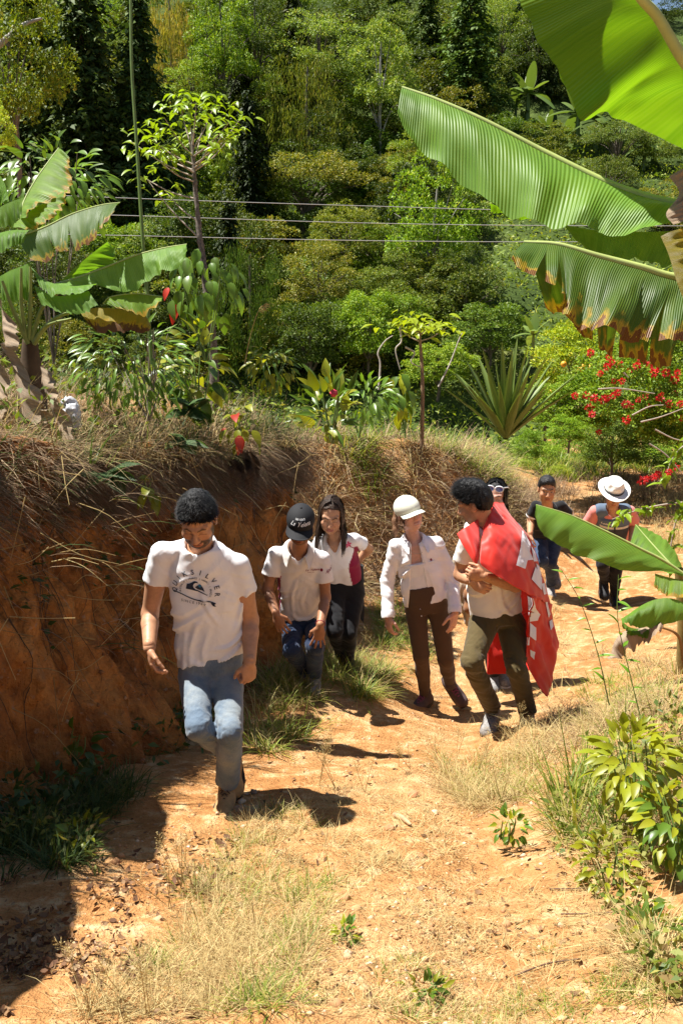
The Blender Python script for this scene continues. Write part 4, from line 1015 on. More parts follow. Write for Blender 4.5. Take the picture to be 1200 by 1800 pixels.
def open_wedge(pp, g):
    """hollow the shirt to a thick cloth shell and open it down the front"""
    g.a = np.maximum(g.a, -(g.a + .013)); sl, x, y, z = g.block(g.lo, g.lo + g.h * g.n)
    n = pp.J['neck']; Ln = np.linalg.norm(pp.J['neck'] - pp.J['pel']); D = lambda v: (x - n[0]) * v[0] + (y - n[1]) * v[1] + (z - n[2]) * v[2]
    t = np.clip(-D(pp.up) / Ln, 0, 1.3); xx = D(pp.side) - (-.004 + .016 * t); wd = .022 + .053 * t
    keep = np.minimum(np.minimum(wd - np.abs(xx), D(pp.front) - .02), .2)
    g.a = np.maximum(g.a, keep[:g.n[0], :g.n[1], :g.n[2]].astype(np.float32))
# open front: the shirt is cut away in a wedge that widens to the hem
p4.top('shirt', M_LINEN, (.185,.168,.160,.150), (.125,.118,.116,.098), hem=P(745,1066,dg-.4), hem_n=unit(-p4.up + p4.side*.10), sr=(.050,.050), neck_r=.060, wr=.012, long_=True, wristr=.044, sh_r=.043, opening=open_wedge)
n_, pz = p4.J['neck'], p4.J['pel']
for sgn in (-1, 1):      # button plackets hanging along the opening
    rows = []
    for i in range(26):
        t = i / 25; Ln = np.linalg.norm(n_ - pz) * 1.22; c = n_ - p4.up * (.035 + t * Ln); xx = lerp(-.004, .012, min(t*1.22,1.3)) + sgn * (lerp(.022, .075, t*1.15) + .002)
        for e_ in (-.012, .012):
            
            h = p4.surf(c + p4.side * (xx + sgn*(.014 + e_)) + p4.front * .3, -p4.front); b_ = h[0] if h else c + p4.front * .11 + p4.side * xx
            rows.append(b_ + p4.front * (.005 + .003 * math.sin(t * 40)) + p4.side * (-sgn * .003))
    Vp = np.array(rows); mk('placket', *join([(Vp, grid_faces(26, 2)), (Vp - p4.front*.004, grid_faces(26, 2)[:, ::-1])]), M_LINEN, p4.top_o)
    if sgn < 0:
        for i in range(3, 25, 4):
            gq = Grid(*box_of([Vp[2*i], Vp[2*i+1]], .016), .003); gq.add(ell(lerp(Vp[2*i], Vp[2*i+1], .5) + p4.front*.003, (.0055,.003,.0055))); mk('button', *gq.mesh(), M_BUTTON, p4.top_o)
p4.collar(M_LINEN, .062, .62, .038, .036, .042, p4.top_o)
for k in 'RL':
    e = unit(p4.J['wr'+k] - p4.J['el'+k]); c = lerp(p4.J['el'+k], p4.J['wr'+k], .80); q_ = np.array([c + e * t for t in np.linspace(0, .062, 6)])
    mk('cuff', *tube(q_, np.array([.046,.050,.051,.051,.050,.046]), 22), M_LINEN, p4.top_o)
g = Grid(*box_of([p4.T(0,0,-.15), p4.T(0,0,-.50)], .2), .0075)
g.add(loft([p4.J['pel'] - p4.up*.0, lerp(p4.J['pel'], p4.J['neck'], .45), p4.T(0,0,-.155)], [.150,.132,.142], [.112,.100,.112], [p4.hs, p4.side, p4.side])); g.cut(p4.T(0,0,-.165), p4.up); g.cut(p4.J['pel'] + p4.up*.085, -p4.up)
mk('camisole', *g.mesh(), M_WHITE, p4.root)
mk('necklace', *tube(np.array([p4.T(.055*math.sin(a), .075 + .030*math.cos(a) , -.045 - .045*math.cos(a)) for a in np.linspace(-1.5, 1.5, 16)]), .0016, 4), M_METAL, p4.root)
h = p4.surf(p4.T(.085, .3, -.16), -p4.front)
if h: p4.stamp('embroidered_mark', poly2d([(-.006,.012),(.004,.014),(.008,.004),(.004,-.012),(-.002,-.010),(-.008,.0)]), p4.T(.085,.1,-.15), p4.side, p4.up, -p4.front, M_RED_INK)
p4.shoe('R', P(722,1250,dg-.25) - P(755,1240,dg), GN, M_PURPLE, M_SOLE, .265, .044, True, M_LACE, name='boot')
p4.shoe('L', P(812,1236,dg-.12) - P(792,1210,dg), unit(np.array([-.15,-.85,.6])), M_PURPLE, M_SOLE, .265, .044, True, M_LACE, name='boot')
hr = hair_long(p4, M_LIGHTHAIR, ((.01, (0,0,-.02)), (.02, (0,-.02,-.03)), (.03, (0,-.02,-.04))), 70, base_cut=(.0, 1.2), capped=True)
pt = [p4.L(0,-.10,.02), p4.L(-.02,-.135,-.01), p4.L(-.05,-.135,-.06), p4.L(-.075,-.12,-.12), p4.L(-.09,-.11,-.16)]
gq = Grid(*box_of(pt, .05), .006); rr = [.020,.026,.026,.020,.008]
for i in range(4): gq.add(cone(pt[i], pt[i+1], rr[i], rr[i+1]), .015)
mk('ponytail', *gq.mesh(), M_LIGHTHAIR, hr)
p4.cap(M_WCAP, brim_l=.058)

# ---- 5: man wrapped in the red flag
gp, dg = ground_at(925, 1274); gp2, dg2 = ground_at(862, 1266)
J = joints(dg, head=(834,884,-.38), neck=(852,930,-.32), shR=(822,946,-.40), shL=(893,948,-.22), elR=(808,1010,-.28), elL=(906,1030,-.30), wrR=(829,1022,-.44), wrL=(850,1013,-.50),
    pel=(872,1080,-.14), hipR=(850,1096,-.20), hipL=(898,1098,-.12), knR=(828,1165,-.40), knL=(908,1176,-.30), anR=(866,1246,.0), footR=(862,1268,.0))
J['anL'] = gp + GN * .10; J['footL'] = gp
p5 = Person('man in cream polo and olive trousers with a red flag round his shoulders', J, .0068, SK_TAN, 1.10, (-.80,.36,-.40), (-.30,.05,.93))
p5.body({'L': ((-.95,-.1,.22), (-.1,1,0), (0,0,1), 1.1, 0, .7), 'R': ((.6,-.3,-.3), (0,1,0), (0,0,1), .8, 0)}, arm=(.050,.043,.041,.029), beard=.35)
p5.trousers(M_OLIVE, (.096,.066,.062,.058), (.162,.126), .011, .97, 'trousers')
p5.top('polo_shirt', M_CREAM, (.180,.176,.176,.160), (.134,.124,.120,.100), hem=P(875,1089,dg-.25), hem_n=unit(-p5.up - .06*p5.side), sleeve=.6, sr=(.056,.068), neck_r=.066, vneck=.04, wr=.008, folds=[([(.14,.3),(.04,.2),(-.08,.14)],.012,.014),([(.15,.2),(.05,.1),(-.08,.05)],.013,.014),([(-.12,.25),(-.06,.1),(.04,.0)],.012,.013)])
p5.collar(M_CREAM, .070, .6, .032, .038, .03, p5.top_o)
p5.shoe('L', (-.02,-1,-.14), GN, M_GREYSHOE, M_SOLE, .30, .050, True, M_BLACE, name='boot'); p5.shoe('R', (-.3,-1,-.14), GN, M_GREYSHOE, M_SOLE, .30, .050, True, M_BLACE, name='boot')
p5.hair_short(M_BLACKHAIR, .012, (.000, .95), 10000, .0018, .028, .022)

flag_d = dg
def sheet(rows, d0, n, m):
    A = np.array([[P(a, b, d0 + c) for a, b, c in r] for r in rows]); B = np.array([catmull(r, m) for r in A]); return np.stack([catmull(B[:, j], n) for j in range(m)], 1)
def push_out(S, pp, gap):
    """lay cloth over a garment: lift what would lie inside it"""
    pp.surf(np.zeros(3), (0, 0, 1)); out = S.reshape(-1, 3).copy()
    for i, v in enumerate(out):
        h = pp.bvh.find_nearest(Vector(v))
        if h[0] is not None:
            dlt = v - np.array(h[0]); sd_ = dlt @ np.array(h[1])
            if sd_ < gap and np.linalg.norm(dlt) < .12: out[i] = np.array(h[0]) + np.array(h[1]) * gap
    return out.reshape(S.shape)
M_FLAG, nt, b_ = new_mat('red_flag_cloth')
tcn = N(nt, 'ShaderNodeTexCoord'); nn = noise_tex(nt, 8, 3, 0.5, tcn.outputs['Object']); rr = ramp(nt, [(0.3, (.68,.020,.010)), (0.7, (.78,.036,.016))], nn.outputs[0])
nt.links.new(rr.outputs[0], b_.inputs['Base Color']); b_.inputs['Roughness'].default_value = .55; b_.inputs['Sheen Weight'].default_value = .2
tl = N(nt, 'ShaderNodeBsdfTranslucent'); tl.inputs[0].default_value = (.95,.05,.02,1); mx_ = N(nt, 'ShaderNodeMixShader'); mx_.inputs[0].default_value = .22
nt.links.new(b_.outputs[0], mx_.inputs[1]); nt.links.new(tl.outputs[0], mx_.inputs[2]); nt.links.new(mx_.outputs[0], nt.nodes['Material Output'].inputs[0])
M_FLAGW = cloth_mat('white_flag_print', (.78,.74,.76))
sB = sheet([[(850,930,-.45),(860,905,-.40),(867,884,-.22),(880,886,-.05),(872,892,.0),(846,892,.0)],
  [(845,958,-.58),(872,945,-.56),(904,932,-.36),(924,946,-.08),(900,958,.06),(850,958,.03)],
  [(842,985,-.64),(878,990,-.62),(916,985,-.48),(945,996,-.08),(910,1018,.12),(850,1018,.1)],
  [(844,994,-.65),(884,1020,-.62),(932,1047,-.46),(962,1065,-.05),(915,1080,.15),(858,1080,.12)]], dg, 46, 90)
sC = sheet([[(932,1046,-.46),(947,1052,-.28),(962,1065,-.05),(915,1080,.15),(858,1080,.12)],[(926,1085,-.34),(947,1090,-.24),(968,1095,-.02),(918,1105,.15),(858,1100,.13)],
  [(924,1130,-.30),(948,1132,-.2),(974,1128,.0),(916,1145,.14),(857,1145,.13)],[(922,1160,-.28),(946,1172,-.2),(969,1152,.0),(912,1166,.14),(856,1168,.13)],[(936,1192,-.25),(957,1224,-.18),(961,1172,.0),(905,1184,.14),(855,1186,.13)]], dg, 46, 80)
sA = sheet([[(803,939,-.56),(820,926,-.55),(840,912,-.40)],[(812,956,-.60),(827,950,-.62),(842,944,-.52)],[(826,978,-.64),(834,975,-.66),(841,970,-.60)],[(834,990,-.66),(836,991,-.66),(839,990,-.66)]], dg, 30, 24)
flag = empty('flag', P(880,1000,dg), 'large red flag with white lettering draped round the shoulders of the man in olive trousers', 'flag')
fv = []
for S_, am in ((sB, .014), (sC, .022), (sA, .007)):
    S_ = push_out(S_, p5, .016); nv = np.cross(np.gradient(S_, axis=0), np.gradient(S_, axis=1)); nv = nrm(nv)
    f1 = fbm(S_[..., 0]*9 + S_[..., 2]*4, S_[..., 1]*9, S_[..., 2]*2.2, 91, 3) + .8 * (np.abs(fbm(S_[..., 0]*7 - S_[..., 2]*5, S_[..., 1]*7, S_[..., 2]*2, 95, 2)) - .3); S_ = S_ + nv * (am * np.clip(f1 + .55, -.1, 2))[..., None] * np.sign((nv * (S_ - p5.J['pel'])).sum(-1))[..., None]; fv.append((S_.reshape(-1, 3), grid_faces(*S_.shape[:2])))
fV, fF = join(fv); fo = mk('cloth', fV, fF, M_FLAG, flag); sm_ = fo.modifiers.new('thickness', 'SOLIDIFY'); sm_.thickness = .003; sm_.offset = 0
fb = BVHTree.FromPolygons([tuple(v) for v in fV], [tuple(int(i) for i in f) for f in fF[0]])
def subdiv2d(V, F, k=2):
    for _ in range(k):
        nV = list(map(tuple, V)); nF = []
        for a, b, c in F:
            m = []
            for i, j in ((a,b),(b,c),(c,a)): nV.append(tuple((np.array(V[i]) + np.array(V[j])) / 2)); m.append(len(nV) - 1)
            nF += [(a, m[0], m[2]), (m[0], b, m[1]), (m[2], m[1], c), (m[0], m[1], m[2])]
        V, F = np.array(nV), nF
    return np.array(V), np.array(F)
for pl in ([(150,75),(200,150),(235,215),(225,290),(262,375),(203,378),(180,465),(88,430),(135,240)],[(243,240),(275,290),(305,388),(265,392)],[(285,445),(350,560),(348,685),(242,570)],[(290,410),(322,440),(344,535),(318,540)],[(346,618),(376,610),(396,718),(370,732)],
    [(385,805),(408,805),(436,925),(418,965)],[(425,1000),(455,978),(468,1050),(440,1095)],[(215,735),(265,765),(288,860),(225,850)],[(222,850),(288,860),(335,930),(275,905),(222,880)],[(275,905),(335,930),(310,990),(225,1000),(224,905)],[(228,1010),(290,1065),(290,1195),(228,1150)],[(205,1165),(228,1160),(226,1240),(202,1240)],[(235,1285),(283,1315),(278,1388),(235,1350)]):
    v2, f2 = poly2d([(890 + x/5.81, 920 + y/5.81) for x, y in pl]); v2, f2 = subdiv2d(v2, f2, 3); out = []; last = dg
    for x, y in v2:
        dd = unit(P(x, y, 1) - CAM); h = fb.ray_cast(Vector(CAM), Vector(dd))
        if h[0] is not None:
            last = h[3]; n_l = np.array(h[1]); n_l = n_l if n_l @ dd < 0 else -n_l; out.append(np.array(h[0]) + n_l * .007 - dd * .003)
        else: out.append(CAM + dd * (last - .008))
    mk('lettering', np.array(out), f2, M_FLAGW, fo)

# ---- 6: woman behind him with sunglasses pushed up into black hair, coat over her arm
gp, dg = ground_at(866, 1200)
J = joints(dg, head=(870,871,-.50), neck=(868,914,-.42), shR=(827,925,-.42), shL=(905,928,-.40), elR=(812,985,-.40), elL=(915,990,-.35), wrR=(832,1020,-.52), wrL=(890,1030,-.45),
    pel=(866,1030,-.30), hipR=(850,1045,-.28), hipL=(884,1045,-.28), knR=(856,1118,-.26), knL=(882,1120,-.24), anL=(884,1175,.0), footL=(884,1196,.0))
J['anR'] = gp + GN * .10; J['footR'] = gp
p6 = Person('half hidden woman behind the flag with sunglasses on her long black hair', J, .0085, SK_FAIR, 1.04, (-.25,-.95,-.15), (0,-.15,1), True)
p6.body({'R': ((.7,-.2,-.2), (0,0,1), (0,-1,0), .6, 0), 'L': ((-.5,-.5,-.4), (0,0,1), (0,-1,0), .6, 0)}, chest=(.135,.09))
p6.trousers(M_BLACK, (.086,.062,.056,.045), (.150,.116), .005); p6.top('blouse', M_LINEN, (.165,.150,.150,.140), (.120,.112,.114,.094), sr=(.052,.050), neck_r=.06, wr=.008, long_=True, wristr=.045, sh_r=.046)
p6.shoe('R', (-.1,-1,-.12), GN, M_GREYSHOE, M_WSOLE, .25, .042, False); p6.shoe('L', (0,-1,-.12), GN, M_GREYSHOE, M_WSOLE, .25, .042, False)
hr6 = hair_long(p6, M_BLACKHAIR, ((.08, (.008,.0,-.02)), (.18, (.015,.01,-.03)), (.27, (.015,.01,-.04))), 700)
M_LENS = plain('blue_mirror_lens', (.03,.12,.42), 0.08, 0.2, 8, 0, 1.0); M_PFRAME = plain('white_plastic', (.75,.75,.78), 0.35)
gl = empty('sunglasses', p6.L(0,.095,.085), 'white framed sunglasses with blue mirrored lenses pushed up on the hidden woman\'s black hair', 'sunglasses')
for s_ in (-1, 1):
    c = [p6.L(s_*.034 + .030*math.cos(a), .094 - .030*abs(s_*.034 + .030*math.cos(a))**1 * 8*abs(s_*.034 + .030*math.cos(a)), .092 + .022*math.sin(a)) for a in np.linspace(0, 6.2832, 21)]
    lens = np.vstack([[np.mean(c, 0) + p6.F*.006], c[:-1]]); mk('lens', lens, np.array([[0, 1+i, 1+(i+1)%20] for i in range(20)]), M_LENS, gl)
    mk('rim', *tube(np.array(c), .005, 6), M_PFRAME, gl); mk('temple', *tube(np.array([p6.L(s_*.064,.062,.094), p6.L(s_*.090,.0,.075), p6.L(s_*.092,-.06,.045)]), .004, 6), M_PFRAME, gl)

# coat and bag carried on her arm
pts = [P(826,962,dg-.56), P(812,985,dg-.62), P(815,1030,dg-.62), P(822,1062,dg-.60), P(826,1090,dg-.58)]
g = Grid(*box_of(pts, .16), .008); rr = [.050,.068,.078,.066,.050]
for i in range(4): g.add(cone(pts[i], pts[i+1], rr[i], rr[i+1]), .03)
g.displace(lambda p: .016 * (np.abs(fbm(p[:,0]*16, p[:,1]*16, p[:,2]*4, 5, 3)) * 1.4 - .4))
ct = mk('coat', *g.mesh(), M_BEIGE); tag(ct, 'beige coat folded over the arm of the half hidden woman', 'coat')
pts = [P(836,1030,dg-.70), P(826,1045,dg-.72), P(824,1068,dg-.70)]
g = Grid(*box_of(pts, .1), .007); g.add(ell(pts[1], (.055,.05,.065))); g.add(ell(pts[2], (.045,.05,.05)), .04)
bagr = empty('bag', pts[1], 'brown leather shoulder bag hanging below the beige coat', 'bag'); mk('pouch', *g.mesh(), M_TAN, bagr)
mk('strap', *tube(catmull([P(838,1035,dg-.74), P(836,1000,dg-.70), P(838,960,dg-.58)], 12), .008, 5), M_TAN, bagr)

# ---- 7: man in the black polo, 8: man in the white hat
gp, dg = ground_at(966, 1040)
J = joints(dg, head=(960,861,-.85), neck=(962,891,-.66), shR=(941,888,-.58), shL=(986,888,-.58), elR=(932,917,-.46), elL=(1003,913,-.35), wrR=(931,940,-.66), wrL=(996,935,-.15),
    pel=(961,938,-.22), hipR=(948,946,-.20), hipL=(974,946,-.20), knR=(952,986,-.48), anR=(974,1000,.0), knL=(968,988,-.40), footR=(976,1012,.0))
J['anL'] = gp + GN * .10; J['footL'] = gp
p7 = Person('man in black polo shirt and dark jeans leaning into the slope at the back', J, .0098, SK_TAN, 1.12, (-.03,-.98,-.12), (0,-.12,1))
p7.body({'R': ((.0,-.2,-1), (1,0,0), (0,-1,0), .6, 0), 'L': ((-.2,.4,-1), (-1,0,0), (0,-1,0), .6, 0)}, eyes=True, beard=.15)
p7.trousers(M_NAVY, (.095,.068,.062,.052), (.158,.122), .010, name='jeans'); p7.top('polo_shirt', M_BLACK, wr=.009, sleeve=.58, neck_r=.064, vneck=.05)
p7.collar(M_BLACK, .070, .6, .030, .034, .03, p7.top_o)
for k in 'RL':
    sh, el = p7.J['sh'+k], p7.J['el'+k]; c = lerp(sh, el, .565); e = unit(el - sh); mk('cuff_stripe', *tube(np.array([c, c + e*.016]), .0735, 20), M_WHITE, p7.top_o)
for x_, mt in ((-.05, M_WHITE), (.05, M_WHITE), (-.042, M_RED_INK), (.042, M_RED_INK)): p7.stamp('collar_stripe', poly2d([(x_-.005,-.08),(x_+.005,-.08),(x_*1.15+.005,.0),(x_*1.15-.005,.0)]), p7.T(0,.05,-.02), p7.side, p7.up, -p7.front, mt, lift=.005)
p7.stamp('printed_flower', poly2d([(.03*math.cos(a) * (1 if i % 2 else .55), .03*math.sin(a) * (1 if i % 2 else .55)) for i, a in enumerate(np.linspace(0, 6.28, 14, endpoint=False))]), p7.T(.085,.1,-.13), p7.side, p7.up, -p7.front, M_PINKINK)
p7.shoe('L', (-.15,-1,-.12), GN, M_GREYSHOE, M_WSOLE, .29, .048, False); p7.shoe('R', (.1,-.7,-.7), (0,-.7,.7), M_GREYSHOE, M_WSOLE, .29, .048, False)
p7.hair_short(M_BLACKHAIR, .012, (.018, .80), 900, .004, .018, .008)

gp, dg = ground_at(1077, 1058)
J = joints(dg, head=(1077,868,-.72), neck=(1076,894,-.56), shR=(1045,898,-.50), shL=(1106,898,-.50), elR=(1031,925,-.36), elL=(1114,922,-.38), wrR=(1036,952,-.15), wrL=(1108,952,-.50),
    pel=(1075,945,-.20), hipR=(1062,954,-.20), hipL=(1089,954,-.20), knR=(1058,992,-.44), anR=(1062,1020,-.12), knL=(1082,1000,-.30), footR=(1060,1035,-.2))
J['anL'] = gp + GN * .10; J['footL'] = gp
M_PINK = cloth_mat('salmon_knit', (.62,.22,.19)); M_VEST = cloth_mat('slate_blue_vest', (.10,.14,.20)); M_VESTDK = cloth_mat('charcoal_vest', (.045,.05,.06)); M_REFL = plain('reflective_band', (.55,.53,.50), 0.4)
p8 = Person('man in white brimmed hat, slate vest and salmon shirt at the back of the group', J, .0098, SK_MID, 1.10, (-.02,-.88,-.46), (0,-.4,.9))
p8.body({'R': ((.1,.4,-1), (1,0,0), (0,-1,0), .6, 0), 'L': ((-.15,-.1,-1), (-1,0,0), (0,-1,0), .6, 0)}, arm=(.056,.048,.044,.030), beard=.2)
p8.trousers(M_BLACK, (.095,.068,.060,.048), (.158,.122), .008); p8.top('shirt', M_PINK, (.178,.174,.178,.160), (.130,.122,.120,.098), sleeve=.75, sr=(.066,.074), neck_r=.066, vneck=.04, wr=.007)
sv = (p8.top_V, p8.top_F, p8.top_o)
g = Grid(*box_of([p8.J['neck'], p8.J['pel'], p8.J['shL'], p8.J['shR']], .2), .010); n_, p_ = p8.J['neck'], p8.J['pel']
g.add(loft([p_ - p8.up*.10, p_, lerp(p_, n_, .5), lerp(p_, n_, .86)], [.192,.190,.192,.166], [.146,.138,.136,.112], [p8.hs, p8.hs, p8.side, p8.side]))
for k in 'RL': g.add(cone(n_ - p8.up*.03, lerp(n_, p8.J['sh'+k], .72), .074, .074), .04)
g.sub(cone(n_ + p8.front*.02 - p8.up*.01, n_ + p8.up*.14, .068, .075), .006); g.sub(cone(n_ + p8.front*.15 - p8.up*.10, n_ + p8.front*.08, .012, .055), .006)
for k, sg in (('R', -1), ('L', 1)): g.cut(p8.J['sh'+k] + p8.side*sg*(.004), p8.side*sg)
g.cut(p_ - p8.up*.06, -p8.up)
V, F = g.mesh(); z = (V[F].mean(1) - n_) @ p8.up
vest = mk('vest', V, F[z > -.20], M_VEST, p8.root); mk('vest_lower', V, F[z <= -.20], M_VESTDK, vest)
p8.top_V, p8.top_F, p8.bvh = V, F, None
for sg in (-1, 1):
    xs = np.linspace(.010, .150, 12); p8.stamp('reflective_band', join([(np.array([(sg*x, y) for x in xs for y in (-.155, -.125)]), grid_faces(12, 2))]) if 0 else (np.array([(sg*x, y) for x in xs for y in (-.03, .0)]), grid_faces(12, 2)), p8.T(0,.1,-.16), p8.side, p8.up, -p8.front, M_REFL, vest and None, lift=.004)
zz = np.linspace(-.08, -.46, 14); p8.stamp('zip', (np.array([(x, y) for y in zz for x in (-.004, .004)]), grid_faces(14, 2)), p8.T(0,.1,0), p8.side, p8.up, -p8.front, M_BLACK, lift=.006)
p8.stamp('lettering', text_line('Ladera', .026, 0, 0, .1, .02, .4), p8.T(-.085,.1,-.135), p8.side, p8.up, -p8.front, M_WTHREAD, lift=.004)
p8.shoe('L', (-.05,-1,-.12), GN, M_BLKSHOE, M_WSOLE, .29, .048, False); p8.shoe('R', (-.1,-.75,-.65), (0,-.6,.8), M_BLKSHOE, M_WSOLE, .29, .048, False)
p8.hair_short(M_BLACKHAIR, .0, (.0, 1.0), 0, .003, .014, under=.050)
A = np.array([p8.S, p8.F, p8.U]); hz = .058
rows = []
for i in range(48):
    a = 2*math.pi*i/48; ex_, ey_ = math.sin(a), math.cos(a)
    for rr, z in ((1.0, 0), (1.25, -.004), (1.42, -.006 + .010*ex_**2), (1.62, -.010 + .024*ex_**2), (1.64, -.013 + .024*ex_**2), (1.42, -.011 + .010*ex_**2), (1.0, -.006)):
        rows.append(p8.L(ex_*.092*rr, ey_*.110*rr - .010, hz + z))
Vb = np.array(rows); f = grid_faces(48, 7); cl = np.array([[47*7+j, 47*7+j+1, j+1, j] for j in range(6)])
g = Grid(*box_of([p8.L(0,0,.12)], .16), .006); g.add(loft([p8.L(0,-.010,hz-.01), p8.L(0,-.012,.125), p8.L(0,-.012,.150)], np.array([.094,.084,.070])*p8.sc, np.array([.112,.100,.082])*p8.sc, [p8.S]*3, 2.1))
g.sub(cone(p8.L(0,.05,.176), p8.L(0,-.09,.172), .022, .014), .03)
for s_ in (-1,1): g.sub(ell(p8.L(s_*.062,.075,.135), (.024,.03,.03), A), .025)
g.cut(p8.L(0,0,hz-.004), -p8.U)
hat = mk('hat', Vb, [np.vstack([f, cl])], M_HAT, p8.root); mk('crown', *g.mesh(), M_HAT, hat)
bandp = [p8.L(math.sin(a)*.0965, math.cos(a)*.1145 - .010, hz + z) for a in np.linspace(0, 6.2832, 41) for z in (.002, .024)]
mk('hat_band', np.array(bandp), grid_faces(41, 2), M_BAND, hat)
p8.top_V, p8.top_F, p8.top_o = sv
# ------------------------------------------------------------------ banana plants
def banana_mat(name, g1, g2, brown, edge=0.9, trans=0.4, tcol=(1.25,1.25,.35), dry=(.11,.05,.014), rough=.38):
    """u along the leaf, v from the midrib (0) to the margin (1); browning creeps in from the margin"""
    m, nt, b = new_mat(name)
    uv = N(nt, 'ShaderNodeUVMap'); sp = N(nt, 'ShaderNodeSeparateXYZ'); nt.links.new(uv.outputs[0], sp.inputs[0])
    def vn(sx, sy, det=2):
        mp = N(nt, 'ShaderNodeMapping'); mp.inputs['Scale'].default_value = (sx, sy, 1); nt.links.new(uv.outputs[0], mp.inputs[0]); return noise_tex(nt, 1, det, .5, mp.outputs[0])
    veins = vn(75, .35); broad = vn(9, .8); patch = vn(22, 5, 4)
    c = ramp(nt, [(.3, g1), (.7, g2)], veins.outputs[0]).outputs[0]
    c = mixc(nt, c, tuple(np.array(g2) * [1.25, 1.15, 1.0]), ramp(nt, [(.45, (0,0,0)), (.8, (.7,.7,.7))], broad.outputs[0]).outputs[0])
    if brown > 0:
        a = N(nt, 'ShaderNodeMath', operation='MULTIPLY_ADD'); nt.links.new(patch.outputs[0], a.inputs[0]); a.inputs[1].default_value = .9
        nt.links.new(sp.outputs[1], a.inputs[2]); e1 = edge
        d2 = N(nt, 'ShaderNodeMath', operation='MULTIPLY'); d2.inputs[1].default_value = .7; nt.links.new(a.outputs[0], d2.inputs[0])
        y_ = ramp(nt, [(max(e1 - .10, 0), (0,0,0)), (min(e1 + .02, .98), (1,1,1))], d2.outputs[0]); z_ = ramp(nt, [(max(e1 + .01, 0), (0,0,0)), (min(e1 + .09, .99), (1,1,1))], d2.outputs[0])
        c = mixc(nt, c, (.42,.28,.02), y_.outputs[0]); c = mixc(nt, c, dry, z_.outputs[0])
    nt.links.new(c, b.inputs['Base Color']); b.inputs['Roughness'].default_value = rough; b.inputs['Specular IOR Level'].default_value = .4
    mw = N(nt, 'ShaderNodeMapping'); mw.inputs['Scale'].default_value = (31, 1.2, 1); nt.links.new(uv.outputs[0], mw.inputs[0])
    wv = N(nt, 'ShaderNodeTexWave'); wv.inputs['Scale'].default_value = 1.0; wv.inputs['Distortion'].default_value = 1.6; wv.inputs['Detail'].default_value = 2; wv.inputs['Detail Scale'].default_value = .6; nt.links.new(mw.outputs[0], wv.inputs[0])
    sm = N(nt, 'ShaderNodeMath', operation='ADD'); nt.links.new(veins.outputs[0], sm.inputs[0]); nt.links.new(wv.outputs['Fac'], sm.inputs[1]); bump(nt, b, sm.outputs[0], .5, .004)
    t = N(nt, 'ShaderNodeBsdfTranslucent'); nt.links.new(mixc(nt, c, tcol, 1.0, 'MULTIPLY'), t.inputs[0]); mx = N(nt, 'ShaderNodeMixShader'); mx.inputs[0].default_value = trans
    nt.links.new(b.outputs[0], mx.inputs[1]); nt.links.new(t.outputs[0], mx.inputs[2]); nt.links.new(mx.outputs[0], nt.nodes['Material Output'].inputs[0]); return m
B_GREEN = banana_mat('banana_leaf', (.105,.235,.018), (.16,.31,.034), 0.0, rough=.5)
B_BRIGHT = banana_mat('banana_leaf_backlit', (.10,.205,.010), (.145,.26,.016), 0.0, trans=.58, rough=.5, tcol=(1.15,1.2,.3))  # lit copy: translucency and yellow green tuned for sun behind the leaf
B_EDGE = banana_mat('banana_leaf_browning', (.12,.235,.014), (.18,.31,.024), .3, .99, rough=.5)
B_OLD = banana_mat('banana_leaf_old_shaded', (.050,.115,.009), (.09,.155,.015), .5, .975, rough=.45, dry=(.17,.07,.012))  # green darkened for shade cast by the leaf above; brown margins are real
B_YEL = banana_mat('banana_leaf_yellowing', (.22,.19,.02), (.30,.24,.03), .9, .74, dry=(.12,.055,.018))
B_DEAD = banana_mat('banana_leaf_dead', (.27,.19,.12), (.38,.29,.20), .0, 1.0, .15, (1,.9,.7), (.12,.07,.04), .8)
M_RIB = plain('banana_midrib', (.33,.38,.12), .5, .15, 12); M_STALK = plain('leaf_stalk', (.20,.24,.06), .5, .3, 9); M_RIBD = plain('dry_midrib', (.25,.15,.06), .7, .25, 12)
M_STEM = plain('banana_stem', (.22,.17,.06), .6, .5, 5, .3); M_STEMD = plain('dead_sheath', (.085,.055,.03), .85, .4, 9, .4); M_HUSK = plain('bleached_sheath', (.50,.40,.29), .8, .3, 9, .3)
